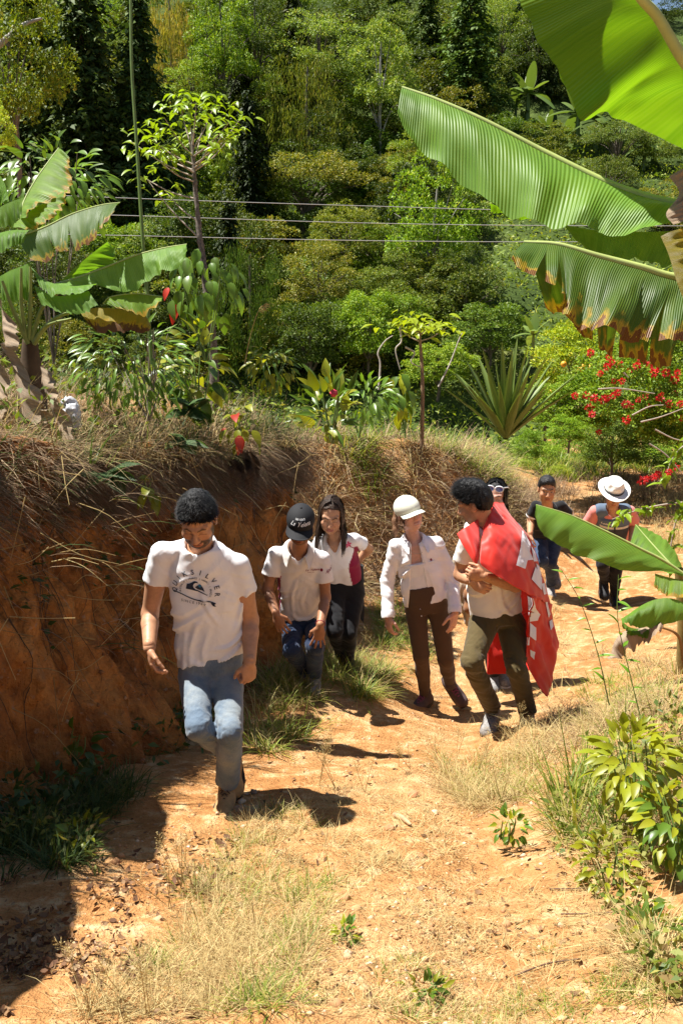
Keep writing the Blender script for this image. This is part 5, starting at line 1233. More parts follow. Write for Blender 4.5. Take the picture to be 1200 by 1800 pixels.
def lamina(A, B, n=64, m=16, bulge=.06, ripple=.012, freq=26, tears=0, tear_w=.06, droop=0.0, seed=0):
    """half a leaf: midrib polyline A, margin polyline B (pixel, distance) -> world sheets; tears split the margin into strips"""
    r = np.random.default_rng(seed + 100)
    a = catmull([P(*q) for q in A], n); b = catmull([P(*q) for q in B], n); v = np.linspace(0, 1, m)
    tn = nrm(np.gradient(a, axis=0)); ac = b - a; wd = np.linalg.norm(ac, axis=1); nv = nrm(np.cross(tn, ac)); nv = nv * (np.sign(nv[:, 2].mean()) if abs(nv[:, 2].mean()) > .15 else np.sign(-(nv[:, 1].mean())))
    u = np.linspace(0, 1, n); uu, vv = np.meshgrid(u, v, indexing='ij')
    S = a[:, None] + ac[:, None] * vv[..., None] + nv[:, None] * (bulge * wd[:, None] * np.sin(np.pi * vv) * (1 - .3 * vv))[..., None]
    rp = ripple * (fbm(uu * freq * .35, vv * 1.2, uu * 0 + seed, seed, 3) * 1.2 + .35 * np.sin(uu * freq * 2.2 + 3 * fbm(uu * 3, vv, uu * 0, seed + 3, 2))) * vv
    S = S + nv[:, None] * rp[..., None]; S = S + (nrm(ac))[:, None] * (.012 * fbm(uu * 18, uu * 0, uu * 0 + 7, seed, 3) * vv**3)[..., None]
    if not tears:
        return S.reshape(-1, 3), grid_faces(n, m), np.stack([uu, vv], -1).reshape(-1, 2)
    cuts = np.sort(r.choice(np.arange(5, n - 5), tears, replace=False)); seg = np.concatenate([[0], cuts, [n - 1]]); Vs = []; Fs = []; U = []; o = 0
    for i in range(len(seg) - 1):
        s0, s1 = seg[i], seg[i+1]
        if s1 - s0 < 1: continue
        q = S[s0:s1+1].copy(); dep = r.uniform(.1, 1); sh = smooth(.15, 1, v)
        q += (np.array([0, 0, -1.0]) * droop * r.uniform(.2, 1.2) + tn[(s0+s1)//2] * r.uniform(-1, 1) * tear_w * .6 + nv[(s0+s1)//2] * r.uniform(-1, 1) * tear_w)[None, None] * sh[None, :, None]
        mid = q.mean(0, keepdims=True); q = mid + (q - mid) * (1 - .35 * smooth(.45, 1, v) * r.uniform(.2, 1))[None, :, None]
        Vs.append(q.reshape(-1, 3)); Fs.append(grid_faces(*q.shape[:2]) + o); U.append(np.stack([uu[s0:s1+1], vv[s0:s1+1]], -1).reshape(-1, 2)); o += len(Vs[-1])
    return np.vstack(Vs), np.vstack(Fs), np.vstack(U)
def px_pts(pts, x0, y0, k, ds):
    ds = np.interp(np.linspace(0, 1, len(pts)), np.linspace(0, 1, len(ds)), ds); return [(x0 + x / k, y0 + y / k, d) for (x, y), d in zip(pts, ds)]
def bleaf(root, halves, mat, rib=None, rr=(.010, .003), name='leaf', label=None, rmat=None, **kw):
    """one leaf = one or two half blades and a midrib"""
    V = []; F = []; U = []; o = 0
    for i, (A, B) in enumerate(halves):
        v, f, u_ = lamina(A, B, seed=kw.get('seed', 1) + 17 * i, **{k: x for k, x in kw.items() if k != 'seed'}); V.append(v); F.append(f + o); U.append(u_); o += len(v)
    ob = mk(name, np.vstack(V), np.vstack(F), mat, root, uv=np.vstack(U))
    if label: ob['label'] = label
    if rib is not False:
        r_ = catmull([P(*q) for q in (rib or halves[0][0])], 40); mk('midrib', *tube(r_, np.linspace(rr[0], rr[1], 40), 6), rmat or M_RIB, ob).location = (0, 0, 0)
    return ob
# --- big plant whose leaves hang into the picture from the right
Kx = lambda pts, ds: px_pts(pts, 600, 0, 2.0, ds)
bx_, bd_ = 1.62, 3.3; bz = ground_z(np.array([bx_]), np.array([bd_]))[0]
bp = empty('banana_plant', bz, 'tall banana plant at the path edge, its broad sunlit leaves reaching over the slope', 'banana plant', None)
top_ = P(1275, 330, 3.25); mk('stem', *tube(catmull([bz - [0,0,.1], lerp(bz, top_, .5) + [.03,0,0], top_], 24), np.linspace(.13, .07, 24), 16), M_STEM, bp)
bleaf(bp, [(Kx([(960,-160),(1040,-20),(1110,60),(1200,210),(1300,330),(1420,480)], (2.6,2.7,2.9)), Kx([(600,-200),(640,10),(690,140),(770,260),(850,400),(900,415),(1000,425),(1200,550),(1400,720)], (3.35,3.4,3.5)))], B_BRIGHT, rr=(.012,.022), bulge=.08, ripple=.030, freq=14, seed=3, n=90, m=22, rmat=M_RIB)
bleaf(bp, [(Kx([(212,308),(330,350),(500,425),(720,540),(960,655),(1160,715),(1300,720)], (3.5,3.4,3.25)), Kx([(195,410),(250,480),(330,545),(430,620),(520,690),(620,760),(690,785),(800,790),(880,796),(940,822),(1040,805),(1180,780),(1300,760)], (3.38,3.2,3.15)))], B_GREEN, rr=(.006,.018), bulge=.12, ripple=.026, freq=18, seed=5, n=100, m=24)
bleaf(bp, [(Kx([(780,790),(900,810),(1040,815),(1180,810),(1300,790)], (3.3,3.3)), Kx([(830,850),(890,895),(1000,915),(1120,928),(1290,930)], (3.35,3.3)))], B_GREEN, rib=False, bulge=.05, ripple=.01, seed=8)
bleaf(bp, [(Kx([(520,715),(600,742),(670,772)], (3.55,3.5)), Kx([(530,738),(580,762),(660,774)], (3.6,3.55)))], B_BRIGHT, rib=False, seed=9, n=24, m=6)
bleaf(bp, [(Kx([(640,852),(760,860),(900,900),(1050,940),(1170,975),(1320,980)], (3.15,3.1,3.1)), Kx([(600,940),(665,985),(735,1020),(745,1085),(830,1125),(900,1130),(1000,1160),(1100,1170),(1200,1190),(1320,1190)], (3.0,2.95,3.0))),
    (Kx([(660,856),(760,868),(900,908),(1050,950),(1170,985),(1320,990)], (3.2,3.16,3.16)), Kx([(690,1055),(760,1090),(830,1150),(900,1190),(960,1210),(1050,1225),(1130,1280),(1200,1275),(1320,1270)], (3.25,3.25,3.2)))], B_OLD, rr=(.006,.016), bulge=.06, ripple=.022, freq=20, tears=6, tear_w=.035, droop=.03, seed=12, n=90, m=20, label='torn old leaf with yellow and brown margins')
bleaf(bp, [(Kx([(1120,830),(1150,900),(1180,1000),(1230,1120)], (3.05,3.0)), Kx([(1240,790),(1260,900),(1260,1000),(1270,1120)], (3.05,3.0)))], B_YEL, rib=False, bulge=.1, seed=15, label='yellow withered leaf')
bleaf(bp, [(Kx([(1150,620),(1185,680),(1140,750),(1165,790)], (3.1,3.05)), Kx([(1260,590),(1270,650),(1260,730),(1270,800)], (3.1,3.05)))], B_DEAD, rib=False, bulge=.25, ripple=.03, seed=16, label='dead brown leaf')
# --- young plant at the right edge, lower down
q_ = lambda pts, ds: px_pts(pts, 0, 0, 1.0, ds)
sx, sd_, su, ok_ = ground_hit([1205], [1175]); sb = W(sx, sd_, su)[0]; dq = float(sd_[0])
yb = empty('banana_plant', sb, 'young banana plant beside the path, one long leaf before the man in the hat', 'banana plant')
st = catmull([sb - [0,0,.05], P(1203,1100,dq-.15), P(1193,1000,dq-.25)], 16); mk('stem', *tube(st, np.linspace(.075,.035,16), 12), M_STEM, yb)
bleaf(yb, [(q_([(941,887),(1000,905),(1060,932),(1120,962),(1165,985),(1205,1012)], (dq-.3,dq-.3)), q_([(940,903),(945,928),(962,948),(985,958),(1010,975),(1043,985),(1072,998),(1110,1004),(1160,1004),(1200,1010)], (dq-.42,dq-.32)))], B_GREEN, rr=(.004,.013), bulge=.10, ripple=.016, freq=18, seed=21, n=80, m=18, label='long glossy leaf')
bleaf(yb, [(q_([(1116,922),(1140,950),(1165,978),(1196,1012)], (dq+.1,dq-.2)), q_([(1108,950),(1122,975),(1150,998),(1190,1012)], (dq,dq-.25))), (q_([(1116,922),(1140,950),(1165,978),(1196,1012)], (dq+.1,dq-.2)), q_([(1120,925),(1150,935),(1180,960),(1205,1005)], (dq+.2,dq-.1)))], B_GREEN, rr=(.003,.010), seed=23, n=40, m=10)
bleaf(yb, [(q_([(1093,1088),(1120,1068),(1150,1054),(1180,1052),(1215,1065)], (dq-.5,dq-.35)), q_([(1092,1094),(1110,1100),(1130,1104),(1165,1100),(1215,1085)], (dq-.58,dq-.4)))], B_GREEN, rib=False, bulge=.18, seed=25, n=40, m=10)
bleaf(yb, [(q_([(1091,1090),(1105,1102),(1125,1106),(1140,1106)], (dq-.45,dq-.45)), q_([(1090,1100),(1102,1114),(1122,1120),(1139,1121)], (dq-.5,dq-.5)))], B_BRIGHT, rib=False, bulge=.1, seed=26, n=24, m=8)
bleaf(yb, [(q_([(1150,1008),(1175,1015),(1200,1020)], (dq-.3,dq-.3)), q_([(1148,1030),(1170,1045),(1205,1050)], (dq-.4,dq-.4)))], B_EDGE, rib=False, seed=28, n=24, m=8)
bleaf(yb, [(q_([(1165,1104),(1130,1104),(1100,1108),(1080,1126),(1072,1155)], (dq-.35,dq-.45)), q_([(1160,1118),(1135,1128),(1115,1138),(1095,1148),(1078,1162)], (dq-.5,dq-.5)))], B_DEAD, rib=q_([(1200,1165),(1192,1120),(1165,1104),(1130,1104),(1100,1108)], (dq-.2,dq-.45)), rr=(.012,.006), bulge=.4, ripple=.04, seed=29, n=40, m=12, label='curled dead brown leaf', rmat=M_RIBD)
for nm, pts, r_, lb in (('dead_leaf_sheath', [(1165,1250,dq-.3),(1190,1232,dq-.25),(1235,1190,dq-.2)], (.045,.075,.085), 'thick bleached banana sheath lying at the right edge of the path'), ('dead_leaf_sheath', [(1112,1236,dq-.2),(1140,1222,dq-.2),(1158,1206,dq-.15)], (.02,.035,.02), 'small pale dry sheath lying in the dead grass beside the path')):
    pp = catmull([P(*p) for p in pts], 14); V, F = tube(pp, np.interp(np.linspace(0,1,14), [0,.5,1], r_), 14); V = V + .012 * fbm(V[:,0]*20, V[:,1]*20, V[:,2]*20, 4, 3)[:, None]; tag(mk(nm, V, F, M_HUSK), lb, 'dead sheath')
# --- banana plant on top of the bank at the left
KL = 1.15
L3 = lambda pts, ds: px_pts(pts, 0, 250, 3.159, np.array(ds) * KL)
lb_ = W(np.array([-1.96]), np.array([6.28]), G(np.array([-1.96]), np.array([6.28])))[0]
lp = empty('banana_plant', lb_, 'banana plant on top of the left bank with dead leaves hanging round its stem', 'banana plant')
mk('stem', *tube(catmull([lb_ - [0,0,.1], P(58,720,6.27), P(55,650,6.24), P(53,596,6.2)], 24), np.linspace(.12,.045,24), 12), M_STEMD, lp)
d5 = (5.45, 5.4)
bleaf(lp, [(L3([(110,430),(135,330),(200,210),(270,110),(328,32)], (5.4,5.6)), L3([(150,425),(215,350),(375,262),(390,160),(384,82)], (5.3,5.5))), (L3([(60,470),(150,395),(240,340),(375,268)], (5.38,5.4)), L3([(90,482),(200,480),(290,430),(350,340),(378,270)], (5.3,5.35)))], B_EDGE, rr=(.008,.004), ripple=.02, seed=31, bulge=.06)
bleaf(lp, [(L3([(-60,400),(30,345),(137,305)], (5.3,5.3)), L3([(-60,480),(55,468),(118,395)], (5.25,5.25)))], B_BRIGHT, rib=False, seed=33)
bleaf(lp, [(L3([(-60,120),(5,190),(35,250),(52,325)], (5.5,5.4)), L3([(-70,250),(-30,340),(0,355),(40,335)], (5.5,5.4)))], B_GREEN, rib=False, seed=34)
bleaf(lp, [(L3([(-60,520),(60,490),(167,487)], (5.2,5.2)), L3([(-60,640),(50,592),(130,547)], (5.1,5.15)))], B_GREEN, rib=False, seed=35, bulge=.15)
bleaf(lp, [(L3([(120,520),(260,468),(400,400),(560,350),(668,335)], (5.35,5.1)), L3([(140,650),(260,655),(310,620),(370,610),(435,610),(480,565),(540,545),(600,480),(664,375)], (5.25,5.0)))], B_OLD, rr=(.008,.003), tears=5, tear_w=.03, seed=37, n=80, m=16, label='torn leaf with brown tip')
bleaf(lp, [(L3([(310,790),(440,750),(600,690),(750,630),(900,590),(1038,566)], (5.3,5.0)), L3([(320,800),(450,790),(530,790),(610,815),(740,830),(830,760),(900,730),(985,690),(1044,615)], (5.2,4.92))), (L3([(318,790),(420,695),(520,612),(598,553)], (5.3,5.25)), L3([(400,775),(520,715),(632,668),(636,605),(604,556)], (5.32,5.3)))], B_GREEN, rr=(.009,.003), ripple=.018, seed=41, n=80, m=18)
bleaf(lp, [(L3([(172,690),(260,770),(400,798),(542,785)], (5.25,5.1)), L3([(225,815),(285,850),(400,842),(535,795)], (5.15,5.05))), (L3([(190,795),(300,852),(400,845),(495,825)], (5.2,5.1)), L3([(230,900),(340,935),(440,955),(548,905)], (5.15,5.05)))], B_GREEN, rib=False, seed=43)
bleaf(lp, [(L3([(575,895),(620,858),(750,842),(903,857)], (5.15,5.05)), L3([(625,915),(700,932),(790,955),(898,882)], (5.08,5.0)))], B_EDGE, rr=(.005,.003), seed=45, n=40)
bleaf(lp, [(L3([(440,935),(560,918),(720,935),(800,955),(838,1015)], (5.2,5.1)), L3([(500,1020),(570,1060),(690,1050),(760,1052),(836,1042)], (5.15,5.05)))], B_YEL, rib=False, seed=47, n=40, label='yellow and brown dying leaf')
bleaf(lp, [(L3([(0,745),(60,712),(120,690),(170,668)], (5.35,5.4)), L3([(15,880),(80,885),(140,870),(178,905)], (5.3,5.35)))], B_GREEN, rib=False, seed=91, n=40, m=10)
for a in ([(160,1120),(75,930),(15,770)], [(150,1110),(120,900),(120,700)], [(165,1100),(170,900),(172,690)], [(180,1100),(230,930),(320,840)], [(185,1110),(300,985),(440,930)], [(190,1120),(260,1020),(400,980)]):
    mk('leaf_stalk', *tube(catmull(L3(a, (5.35,5.25)) and [P(*q) for q in L3(a, (5.35,5.25))], 16), np.linspace(.016,.008,16), 7), M_STALK, lp)
for i, (A, B) in enumerate([([(10,870),(15,960),(20,1060),(40,1130)], [(50,940),(90,1020),(120,1090),(112,1170)]), ([(25,1110),(60,1200),(90,1320),(130,1480)], [(65,1120),(160,1320),(228,1400),(190,1570)]), ([(-30,1150),(-20,1300),(-20,1400),(-20,1540)], [(20,1180),(45,1330),(40,1450),(0,1540)]),
    ([(-30,1480),(-20,1560),(-20,1640),(-10,1700)], [(60,1440),(70,1530),(55,1620),(40,1690)]), ([(245,1240),(235,1340),(285,1450),(325,1690)], [(262,1270),(330,1370),(352,1460),(402,1650)]), ([(225,1600),(240,1640),(255,1670),(270,1692)], [(280,1530),(300,1590),(300,1640),(290,1690)]), ([(130,1330),(160,1430),(200,1480),(230,1560)], [(215,1390),(240,1440),(285,1500),(285,1560)]), ([(40,1640),(60,1700),(90,1760),(110,1800)], [(110,1620),(150,1690),(165,1740),(150,1800)])]):
    bleaf(lp, [(L3(A, (5.3,5.2)), L3(B, (5.2,5.12)))], B_DEAD, rib=False, name='dead_leaf', bulge=.22, ripple=.030, freq=9, seed=50 + i, n=40, m=14)
for A_, B_, B2_, sd in (([(-2.62,5.3,1.0),(-2.5,4.9,1.35),(-2.25,4.5,1.25),(-1.86,4.05,.76)], (.28,0,-.12), (-.28,0,-.12), 71), ([(-2.9,4.6,1.0),(-2.75,3.9,1.5),(-2.45,3.2,1.35),(-2.1,2.65,.95)], (.32,0,-.15), (-.30,0,-.15), 73)):
    hv = []
    for off in (B_, B2_):
        Aw = [np.array(W(np.array(a[0]), np.array(a[1]), np.array(a[2]))) for a in A_]; k_ = [.35, 1, 1, .25]
        hv.append((Aw, [w_ + np.array(off) * kk for w_, kk in zip(Aw, k_)]))
    Pold = P; P = lambda *q: np.array(q, float); bleaf(lp, hv, B_GREEN, rr=(.012,.004), seed=sd, bulge=.05); P = Pold
# pale plastic bag caught in the grass beside it
g = Grid(*box_of([P(128,722,6.4)], .22), .012); g.add(ell(P(128,735,6.4), (.055,.05,.085))); g.add(ell(P(122,712,6.4), (.05,.04,.05)), .03); g.displace(lambda p: .03 * (np.abs(fbm(p[:,0]*18, p[:,1]*18, p[:,2]*18, 6, 3)) - .4), .05)
tag(mk('plastic_bag', *g.mesh(), plain('grey_white_plastic', (.55,.55,.58), .3, .25, 20)), 'crumpled grey white plastic bag lying behind the banana stem on the bank', 'bag')

# ------------------------------------------------------------------ broad leaved plants with leaves as single pieces
def ovate(L=1.0, Wd=.45, droop=.25, cup=.12, n=9):
    """pointed leaf along +Y, face up +Z"""
    t = np.linspace(0, 1, n); w_ = Wd * .5 * np.sin(np.pi * t**.72)**.9; rows = []
    for ti, wi in zip(t, w_):
        z = -droop * ti**2; rows += [(-wi, ti, z + cup * wi * 1.2), (0, ti, z), (wi, ti, z + cup * wi * 1.2)]
    return np.array(rows) * L, grid_faces(n, 3)
def leaf_proto(name, mat, L=1.0, Wd=.45, droop=.25, cup=.3, n=8):
    V, F = ovate(L, Wd, droop, cup, n); return mesh_data(name, V, F, mat)
def orient(d, nrm_):
    y = unit(d); x = unit(np.cross(y, nrm_)); z = np.cross(x, y); return Matrix(((x[0], y[0], z[0], 0), (x[1], y[1], z[1], 0), (x[2], y[2], z[2], 0), (0, 0, 0, 1)))
def place_leaf(root, me, p, d, n_, size, name='leaf', tint=None):
    o = bpy.data.objects.new(name, me); COL.objects.link(o); o.parent = root
    o.matrix_local = Matrix.Translation(Vector(np.array(p) - np.array(root.location))) @ orient(d, n_) @ Matrix.Scale(float(size), 4)
    if tint is not None: o.color = (*tint, 1)
    return o
LM_YG = leaf_mat('yellow_green_leaf', [(0, (.19,.23,.012)), (.6, (.27,.30,.016)), (1, (.36,.33,.025))], .4, .4, tint=True)
LM_BIG = leaf_mat('broad_leaf', [(0, (.05,.11,.012)), (.5, (.085,.165,.018)), (1, (.14,.21,.022))], .35, .35, tint=True)
LM_RED = leaf_mat('red_leaf', [(0, (.30,.02,.015)), (1, (.45,.05,.02))], .4, .4, (1.4,.6,.4), tint=True)
LP_YG = leaf_proto('small_leaf', LM_YG, 1, .42, .35); LP_BIG = leaf_proto('broad_leaf', LM_BIG, 1, .52, .35); LP_RED = leaf_proto('red_leaf', LM_RED, 1, .5, .3); LP_YBIG = leaf_proto('pale_broad_leaf', LM_YG, 1, .48, .3)
LP_LONG = leaf_proto('long_leaf', LM_BIG, 1, .26, .25)
M_BARK = plain('grey_bark', (.17,.14,.105), .9, .5, 14, .6); M_TWIG = plain('pale_twig', (.34,.28,.22), .85, .3, 20); M_GSTEM = plain('green_stem', (.11,.17,.035), .5, .25, 8)
def leafy_plant(name, label, cat, base_px, d, cx, cy, rx, ry, n, size, meshes, mood=(0, 0, -1), spread=.8, stems=5, group=None, tints=((.8,1.2),), depth=.35, sat=None, stem_mat=None):
    """a clump of single leaves round a centre given in photo pixels"""
    b = P(base_px[0], base_px[1], d) if len(base_px) == 2 else np.array(base_px); root = empty(name, b, label, cat, group); k = d / FPX; ps = []
    c = P(cx, cy, d); tips = []
    for i in range(stems):
        a = rng.uniform(0, 6.28); tip = c + RGT * math.cos(a) * rx * k * .5 + UPV * rng.uniform(.1, .8) * ry * k + FWD * rng.uniform(-.5, .5) * depth; tips.append(tip)
        ps.append(tube(catmull([b, lerp(b, tip, .5) + rand_unit(1)[0] * .03, tip], 8), np.linspace(.010, .004, 8) * max(size / .2, .6), 5))
    mk('stems', *join(ps), stem_mat or M_GSTEM, root)
    for i in range(n):
        a = rand_unit(1)[0]; r_ = rng.uniform(.35, 1)**.6
        p = c + RGT * a[0] * rx * k * r_ + UPV * a[2] * ry * k * r_ + FWD * a[1] * depth * r_
        out = unit(a * spread + np.array(mood) + .25 * rand_unit(1)[0]); nn = unit(np.array([0, -.35, 1]) + .5 * rand_unit(1)[0] + a * .4)
        t = rng.uniform(*tints[0]); me = meshes[rng.choice(len(meshes), p=sat) if sat else rng.integers(len(meshes))]
        place_leaf(root, me, p, out, nn, size * rng.uniform(.65, 1.15), tint=(t * rng.uniform(.95, 1.1), t, t * .95))
    return root
# --- plants standing on the bank and along the path
leafy_plant('broad_leaf_shrub', 'dark broad leaved shrub with two red leaves behind the thin lichen covered tree', 'shrub', (362,640), 8.6, 352,498, 78, 66, 95, .165, [LP_BIG, LP_RED], (0,-.3,-.9), .5, 6, tints=((.8,1.6),), sat=[.97,.03])
leafy_plant('broad_leaf_shrub', 'yellow green broad leaved plant rising from the dry grass above the bank', 'shrub', (350,740), 7.6, 345,655, 52, 85, 84, .155, [LP_YBIG, LP_BIG], (0,-.3,-.2), .8, 7, tints=((.6,1.15),), sat=[.45,.55])
leafy_plant('broad_leaf_shrub', 'small plant with yellow leaves and two red ones hanging at the bank edge', 'shrub', (425,790), 7.4, 424,745, 30, 36, 22, .13, [LP_YBIG, LP_RED], (0,-.4,-.4), .7, 4, tints=((.6,1.0),), sat=[.86,.14])
leafy_plant('broad_leaf_shrub', 'sprig of bright leaves growing out of the bare bank above the man in front', 'shrub', (272,885), 6.35, 272,858, 20, 26, 9, .12, [LP_YBIG], (0,-.5,-.2), .9, 3, tints=((.6,.9),))
leafy_plant('ginger_plant', 'green ginger clump with one pink flower head at the end of the bank', 'ginger plant', (585,780), 10.2, 575,715, 44, 56, 70, .23, [LP_LONG, LP_YBIG], (0,-.1,.55), .7, 7, tints=((.6,1.05),), sat=[.6,.4])
fl = P(586,691,10.0)
g = Grid(*box_of([fl], .07), .006); [g.add(ell(fl + rand_unit(1)[0]*.028, (.016,.016,.016))) for _ in range(26)]
gr = [o for o in bpy.data.objects if o.name.startswith('ginger_plant')][0]; mk('flower_head', *g.mesh(), plain('pink_bract', (.62,.05,.10), .5), gr)
leafy_plant('broad_leaf_shrub', 'drooping bronze tipped leafy stem left of the agave', 'shrub', (712,770), 12.0, 703,690, 24, 50, 44, .20, [LP_BIG, LP_YBIG], (0,-.1,-.9), .45, 3, tints=((.9,1.4),), sat=[.7,.3])
leafy_plant('broad_leaf_shrub', 'glossy green bush with narrow leaves beside the pink ginger flower', 'shrub', (630,770), 11.2, 645,700, 48, 34, 90, .17, [LP_LONG], (0,-.2,-.2), .9, 7, tints=((1.0,1.7),), depth=.5)
leafy_plant('fern_shrub', 'feathery light green seedling between the dry grass and the dark wood', 'shrub', (480,700), 9.2, 478,645, 44, 38, 130, .10, [LP_LONG, LP_YG], (0,-.2,-.5), .9, 6, tints=((.7,1.1),), depth=.4)
rs = leafy_plant('broad_leaf_shrub', 'bright lime green shrub in the right foreground beside the path', 'shrub', (1120,1460), 4.15, 1115,1345, 70, 68, 170, .085, [LP_YBIG, LP_YG], (0,-.4,.0), .9, 8, tints=((.8,1.15),), depth=.25)
leafy_plant('broad_leaf_shrub', 'low shrub with round leaves at the right edge of the picture', 'shrub', (1185,1560), 3.75, 1180,1440, 48, 74, 130, .070, [LP_YBIG, LP_BIG], (0,-.4,.0), .9, 6, tints=((.8,1.2),), depth=.22, sat=[.6,.4])
leafy_plant('broad_leaf_shrub', 'small leaved straggling shrub below the lime green one on the right verge', 'shrub', (1075,1600), 3.85, 1070,1530, 46, 62, 90, .055, [LP_YBIG, LP_YG], (0,-.4,.1), .9, 8, tints=((.7,1.1),), depth=.22)
leafy_plant('broad_leaf_shrub', 'pale leafed weed at the bottom of the right verge', 'shrub', (1160,1690), 3.4, 1155,1640, 46, 50, 70, .05, [LP_YBIG, LP_BIG], (0,-.4,.1), .9, 8, tints=((.7,1.2),), depth=.2)
leafy_plant('weed', 'green weed with oval leaves in the middle of the sunny path', 'weed', (890,1485), 4.35, 895,1450, 30, 24, 42, .045, [LP_BIG, LP_YG], (0,-.2,.3), .9, 5, tints=((.8,1.3),), depth=.07)
leafy_plant('weed', 'dark leafy weed at the foot of the shaded bank', 'weed', (125,1345), 5.3, 125,1310, 45, 38, 34, .085, [LP_BIG], (0,-.3,.2), .9, 7, tints=((.5,.9),), depth=.15)
leafy_plant('weed', 'small sunlit weed in the grass beside the leaf litter', 'weed', (150,1480), 4.35, 145,1462, 34, 20, 20, .06, [LP_YG, LP_BIG], (0,-.2,.4), .9, 5, tints=((.7,1.1),), depth=.1)
leafy_plant('weed', 'small bluish green weed in the dry grass at the bottom of the picture', 'weed', (612,1660), 3.42, 608,1640, 26, 16, 34, .034, [LP_BIG, LP_YG], (0,-.2,.4), .9, 4, tints=((.9,1.3),), depth=.06)
leafy_plant('weed', 'low rosette of green leaves near the bottom centre of the path', 'weed', (745,1745), 3.12, 745,1738, 40, 14, 46, .034, [LP_YG, LP_BIG], (0,-.1,.4), 1, 5, tints=((.7,1.1),), depth=.08)
leafy_plant('coffee_bush', 'glossy dark coffee bush in shade behind the banana stem', 'bush', (262,740), 6.9, 235,640, 105, 82, 330, .10, [LP_LONG], (0,-.2,-.35), 1.0, 14, tints=((.7,1.7),), depth=.6, stem_mat=M_BARK)
leafy_plant('coffee_bush', 'glossy leaved bush behind the upright banana leaf at the left edge', 'bush', (95,640), 7.2, 95,330, 100, 72, 230, .12, [LP_LONG, LP_BIG], (0,-.2,-.4), .9, 9, tints=((.8,1.9),), depth=.6, stem_mat=M_BARK)

# --- thin lichen covered tree with a yellow green crown
tb = P(378,690,9.0); yt = empty('young_tree', tb, 'slender young tree with speckled trunk and small sunlit yellow green crown', 'tree')
tk = catmull([tb - [0,0,.3], P(374,600,9), P(362,500,9), P(352,420,9), P(345,350,9), P(340,280,9), P(337,225,9)], 60); rr = np.linspace(.046,.008,60); V, F = tube(tk, rr, 9); V = V + .006 * fbm(V[:,0]*40, V[:,1]*40, V[:,2]*22, 3, 2)[:, None]; mk('trunk', V, F, plain('lichen_bark', (.13,.105,.085), .9, .75, 40, .7), yt)
for (s, tip, nl) in (((352,420),(256,312),0), ((345,350),(252,312),7), ((350,390),(290,335),8), ((343,312),(232,250),9), ((341,290),(262,240),10), ((340,275),(290,208),12), ((340,265),(318,190),12), ((339,255),(345,183),12), ((339,262),(375,190),12), ((340,275),(404,214),12), ((343,300),(425,206),5), ((341,290),(390,240),10), ((342,300),(398,250),8), ((343,305),(300,262),10), ((342,295),(365,262),8), ((344,320),(282,285),9), ((341,285),(330,232),10), ((341,280),(356,225),9), ((342,300),(276,262),8)):
    a, b = P(s[0], s[1], 9.0), P(tip[0], tip[1], 9.0 + rng.uniform(-.45, .45)); c = catmull([a, lerp(a, b, .5) - UPV * .03, b], 10)
    mk('branch', *tube(c, np.linspace(.009, .0035, 10), 5), M_TWIG, yt)
    for i in range(int(nl * 2.3)):
        p = c[-1] + rand_unit(1)[0] * .13 + UPV*.02 if i > 1 else c[-1]; an = rng.uniform(0, 6.28); t = rng.uniform(.75, 1.25)
        place_leaf(yt, LP_YG, p, np.array([math.cos(an), math.sin(an), rng.uniform(-.5, .25)]), np.array([0,-.2,1]) + .4*rand_unit(1)[0], rng.uniform(.075, .125), tint=(t*.82, t*1.12, t*.6))
# --- sapling with a flat yellow crown
tb = P(741,770,12.2); sp_ = empty('sapling', tb, 'thin sapling with a flat pale yellow crown in front of the dark bushes', 'tree')
mk('trunk', *tube(catmull([tb - [0,0,.4], P(742,680,12.2), P(738,600,12.2), P(735,570,12.2)], 24), np.linspace(.03,.012,24), 7), plain('brown_bark', (.22,.14,.08), .9, .3, 20), sp_)
for i in range(105):
    x, y = rng.normal(738, 31), rng.normal(568, 9); y += abs(x - 738) * .12; an = rng.uniform(0, 6.28); t = rng.uniform(.9, 1.4); p = P(x, y, 12.2 + rng.normal(0, .25)); place_leaf(sp_, LP_YBIG, p, np.array([math.cos(an), math.sin(an), rng.uniform(-.35, .1)]), np.array([0,-.1,1]) + .3*rand_unit(1)[0], rng.uniform(.09,.18), tint=(t*.95, t*1.1, t*.7))
for a, b in (((737,600),(700,575)), ((737,600),(785,575)), ((736,590),(720,555)), ((736,590),(760,560))): mk('branch', *tube(catmull([P(*a,12.2), P((a[0]+b[0])/2, (a[1]+b[1])/2+4, 12.2), P(*b,12.2)], 8), np.linspace(.010,.004,8), 5), M_TWIG, sp_)
for pts, lb in (([(665,685),(668,640),(664,620),(676,600),(690,590)], 'bare grey dead stem at the left of the flat crowned sapling'), ([(770,680),(790,640),(805,600),(812,585)], 'bare leaning pale stick right of the flat crowned sapling'), ([(702,575),(705,600),(695,615),(703,650)], 'twisted white dead vine hanging in front of the bushes'), ([(712,610),(728,620),(722,636),(737,645)], 'short curling white dead vine beside the sapling trunk')):
    tag(mk('dead_sapling', *tube(catmull([P(x, y, 12.6) for x, y in pts], 24), np.linspace(.013,.006,24), 6), plain('bleached_wood', (.42,.38,.33), .9, .25, 20)), lb, 'dead branch')
# --- tall green stalk rising past the top of the picture
tag(mk('plant_stalk', *tube(catmull([P(266,640,7.4), P(259,520,7.4), P(251,420,7.4), P(241,260,7.4), P(232,120,7.4), P(230,0,7.4), P(229,-80,7.4)], 50), np.linspace(.015,.010,50), 8), M_GSTEM), 'single tall bare green stalk rising from the bank past the top of the picture', 'stalk')
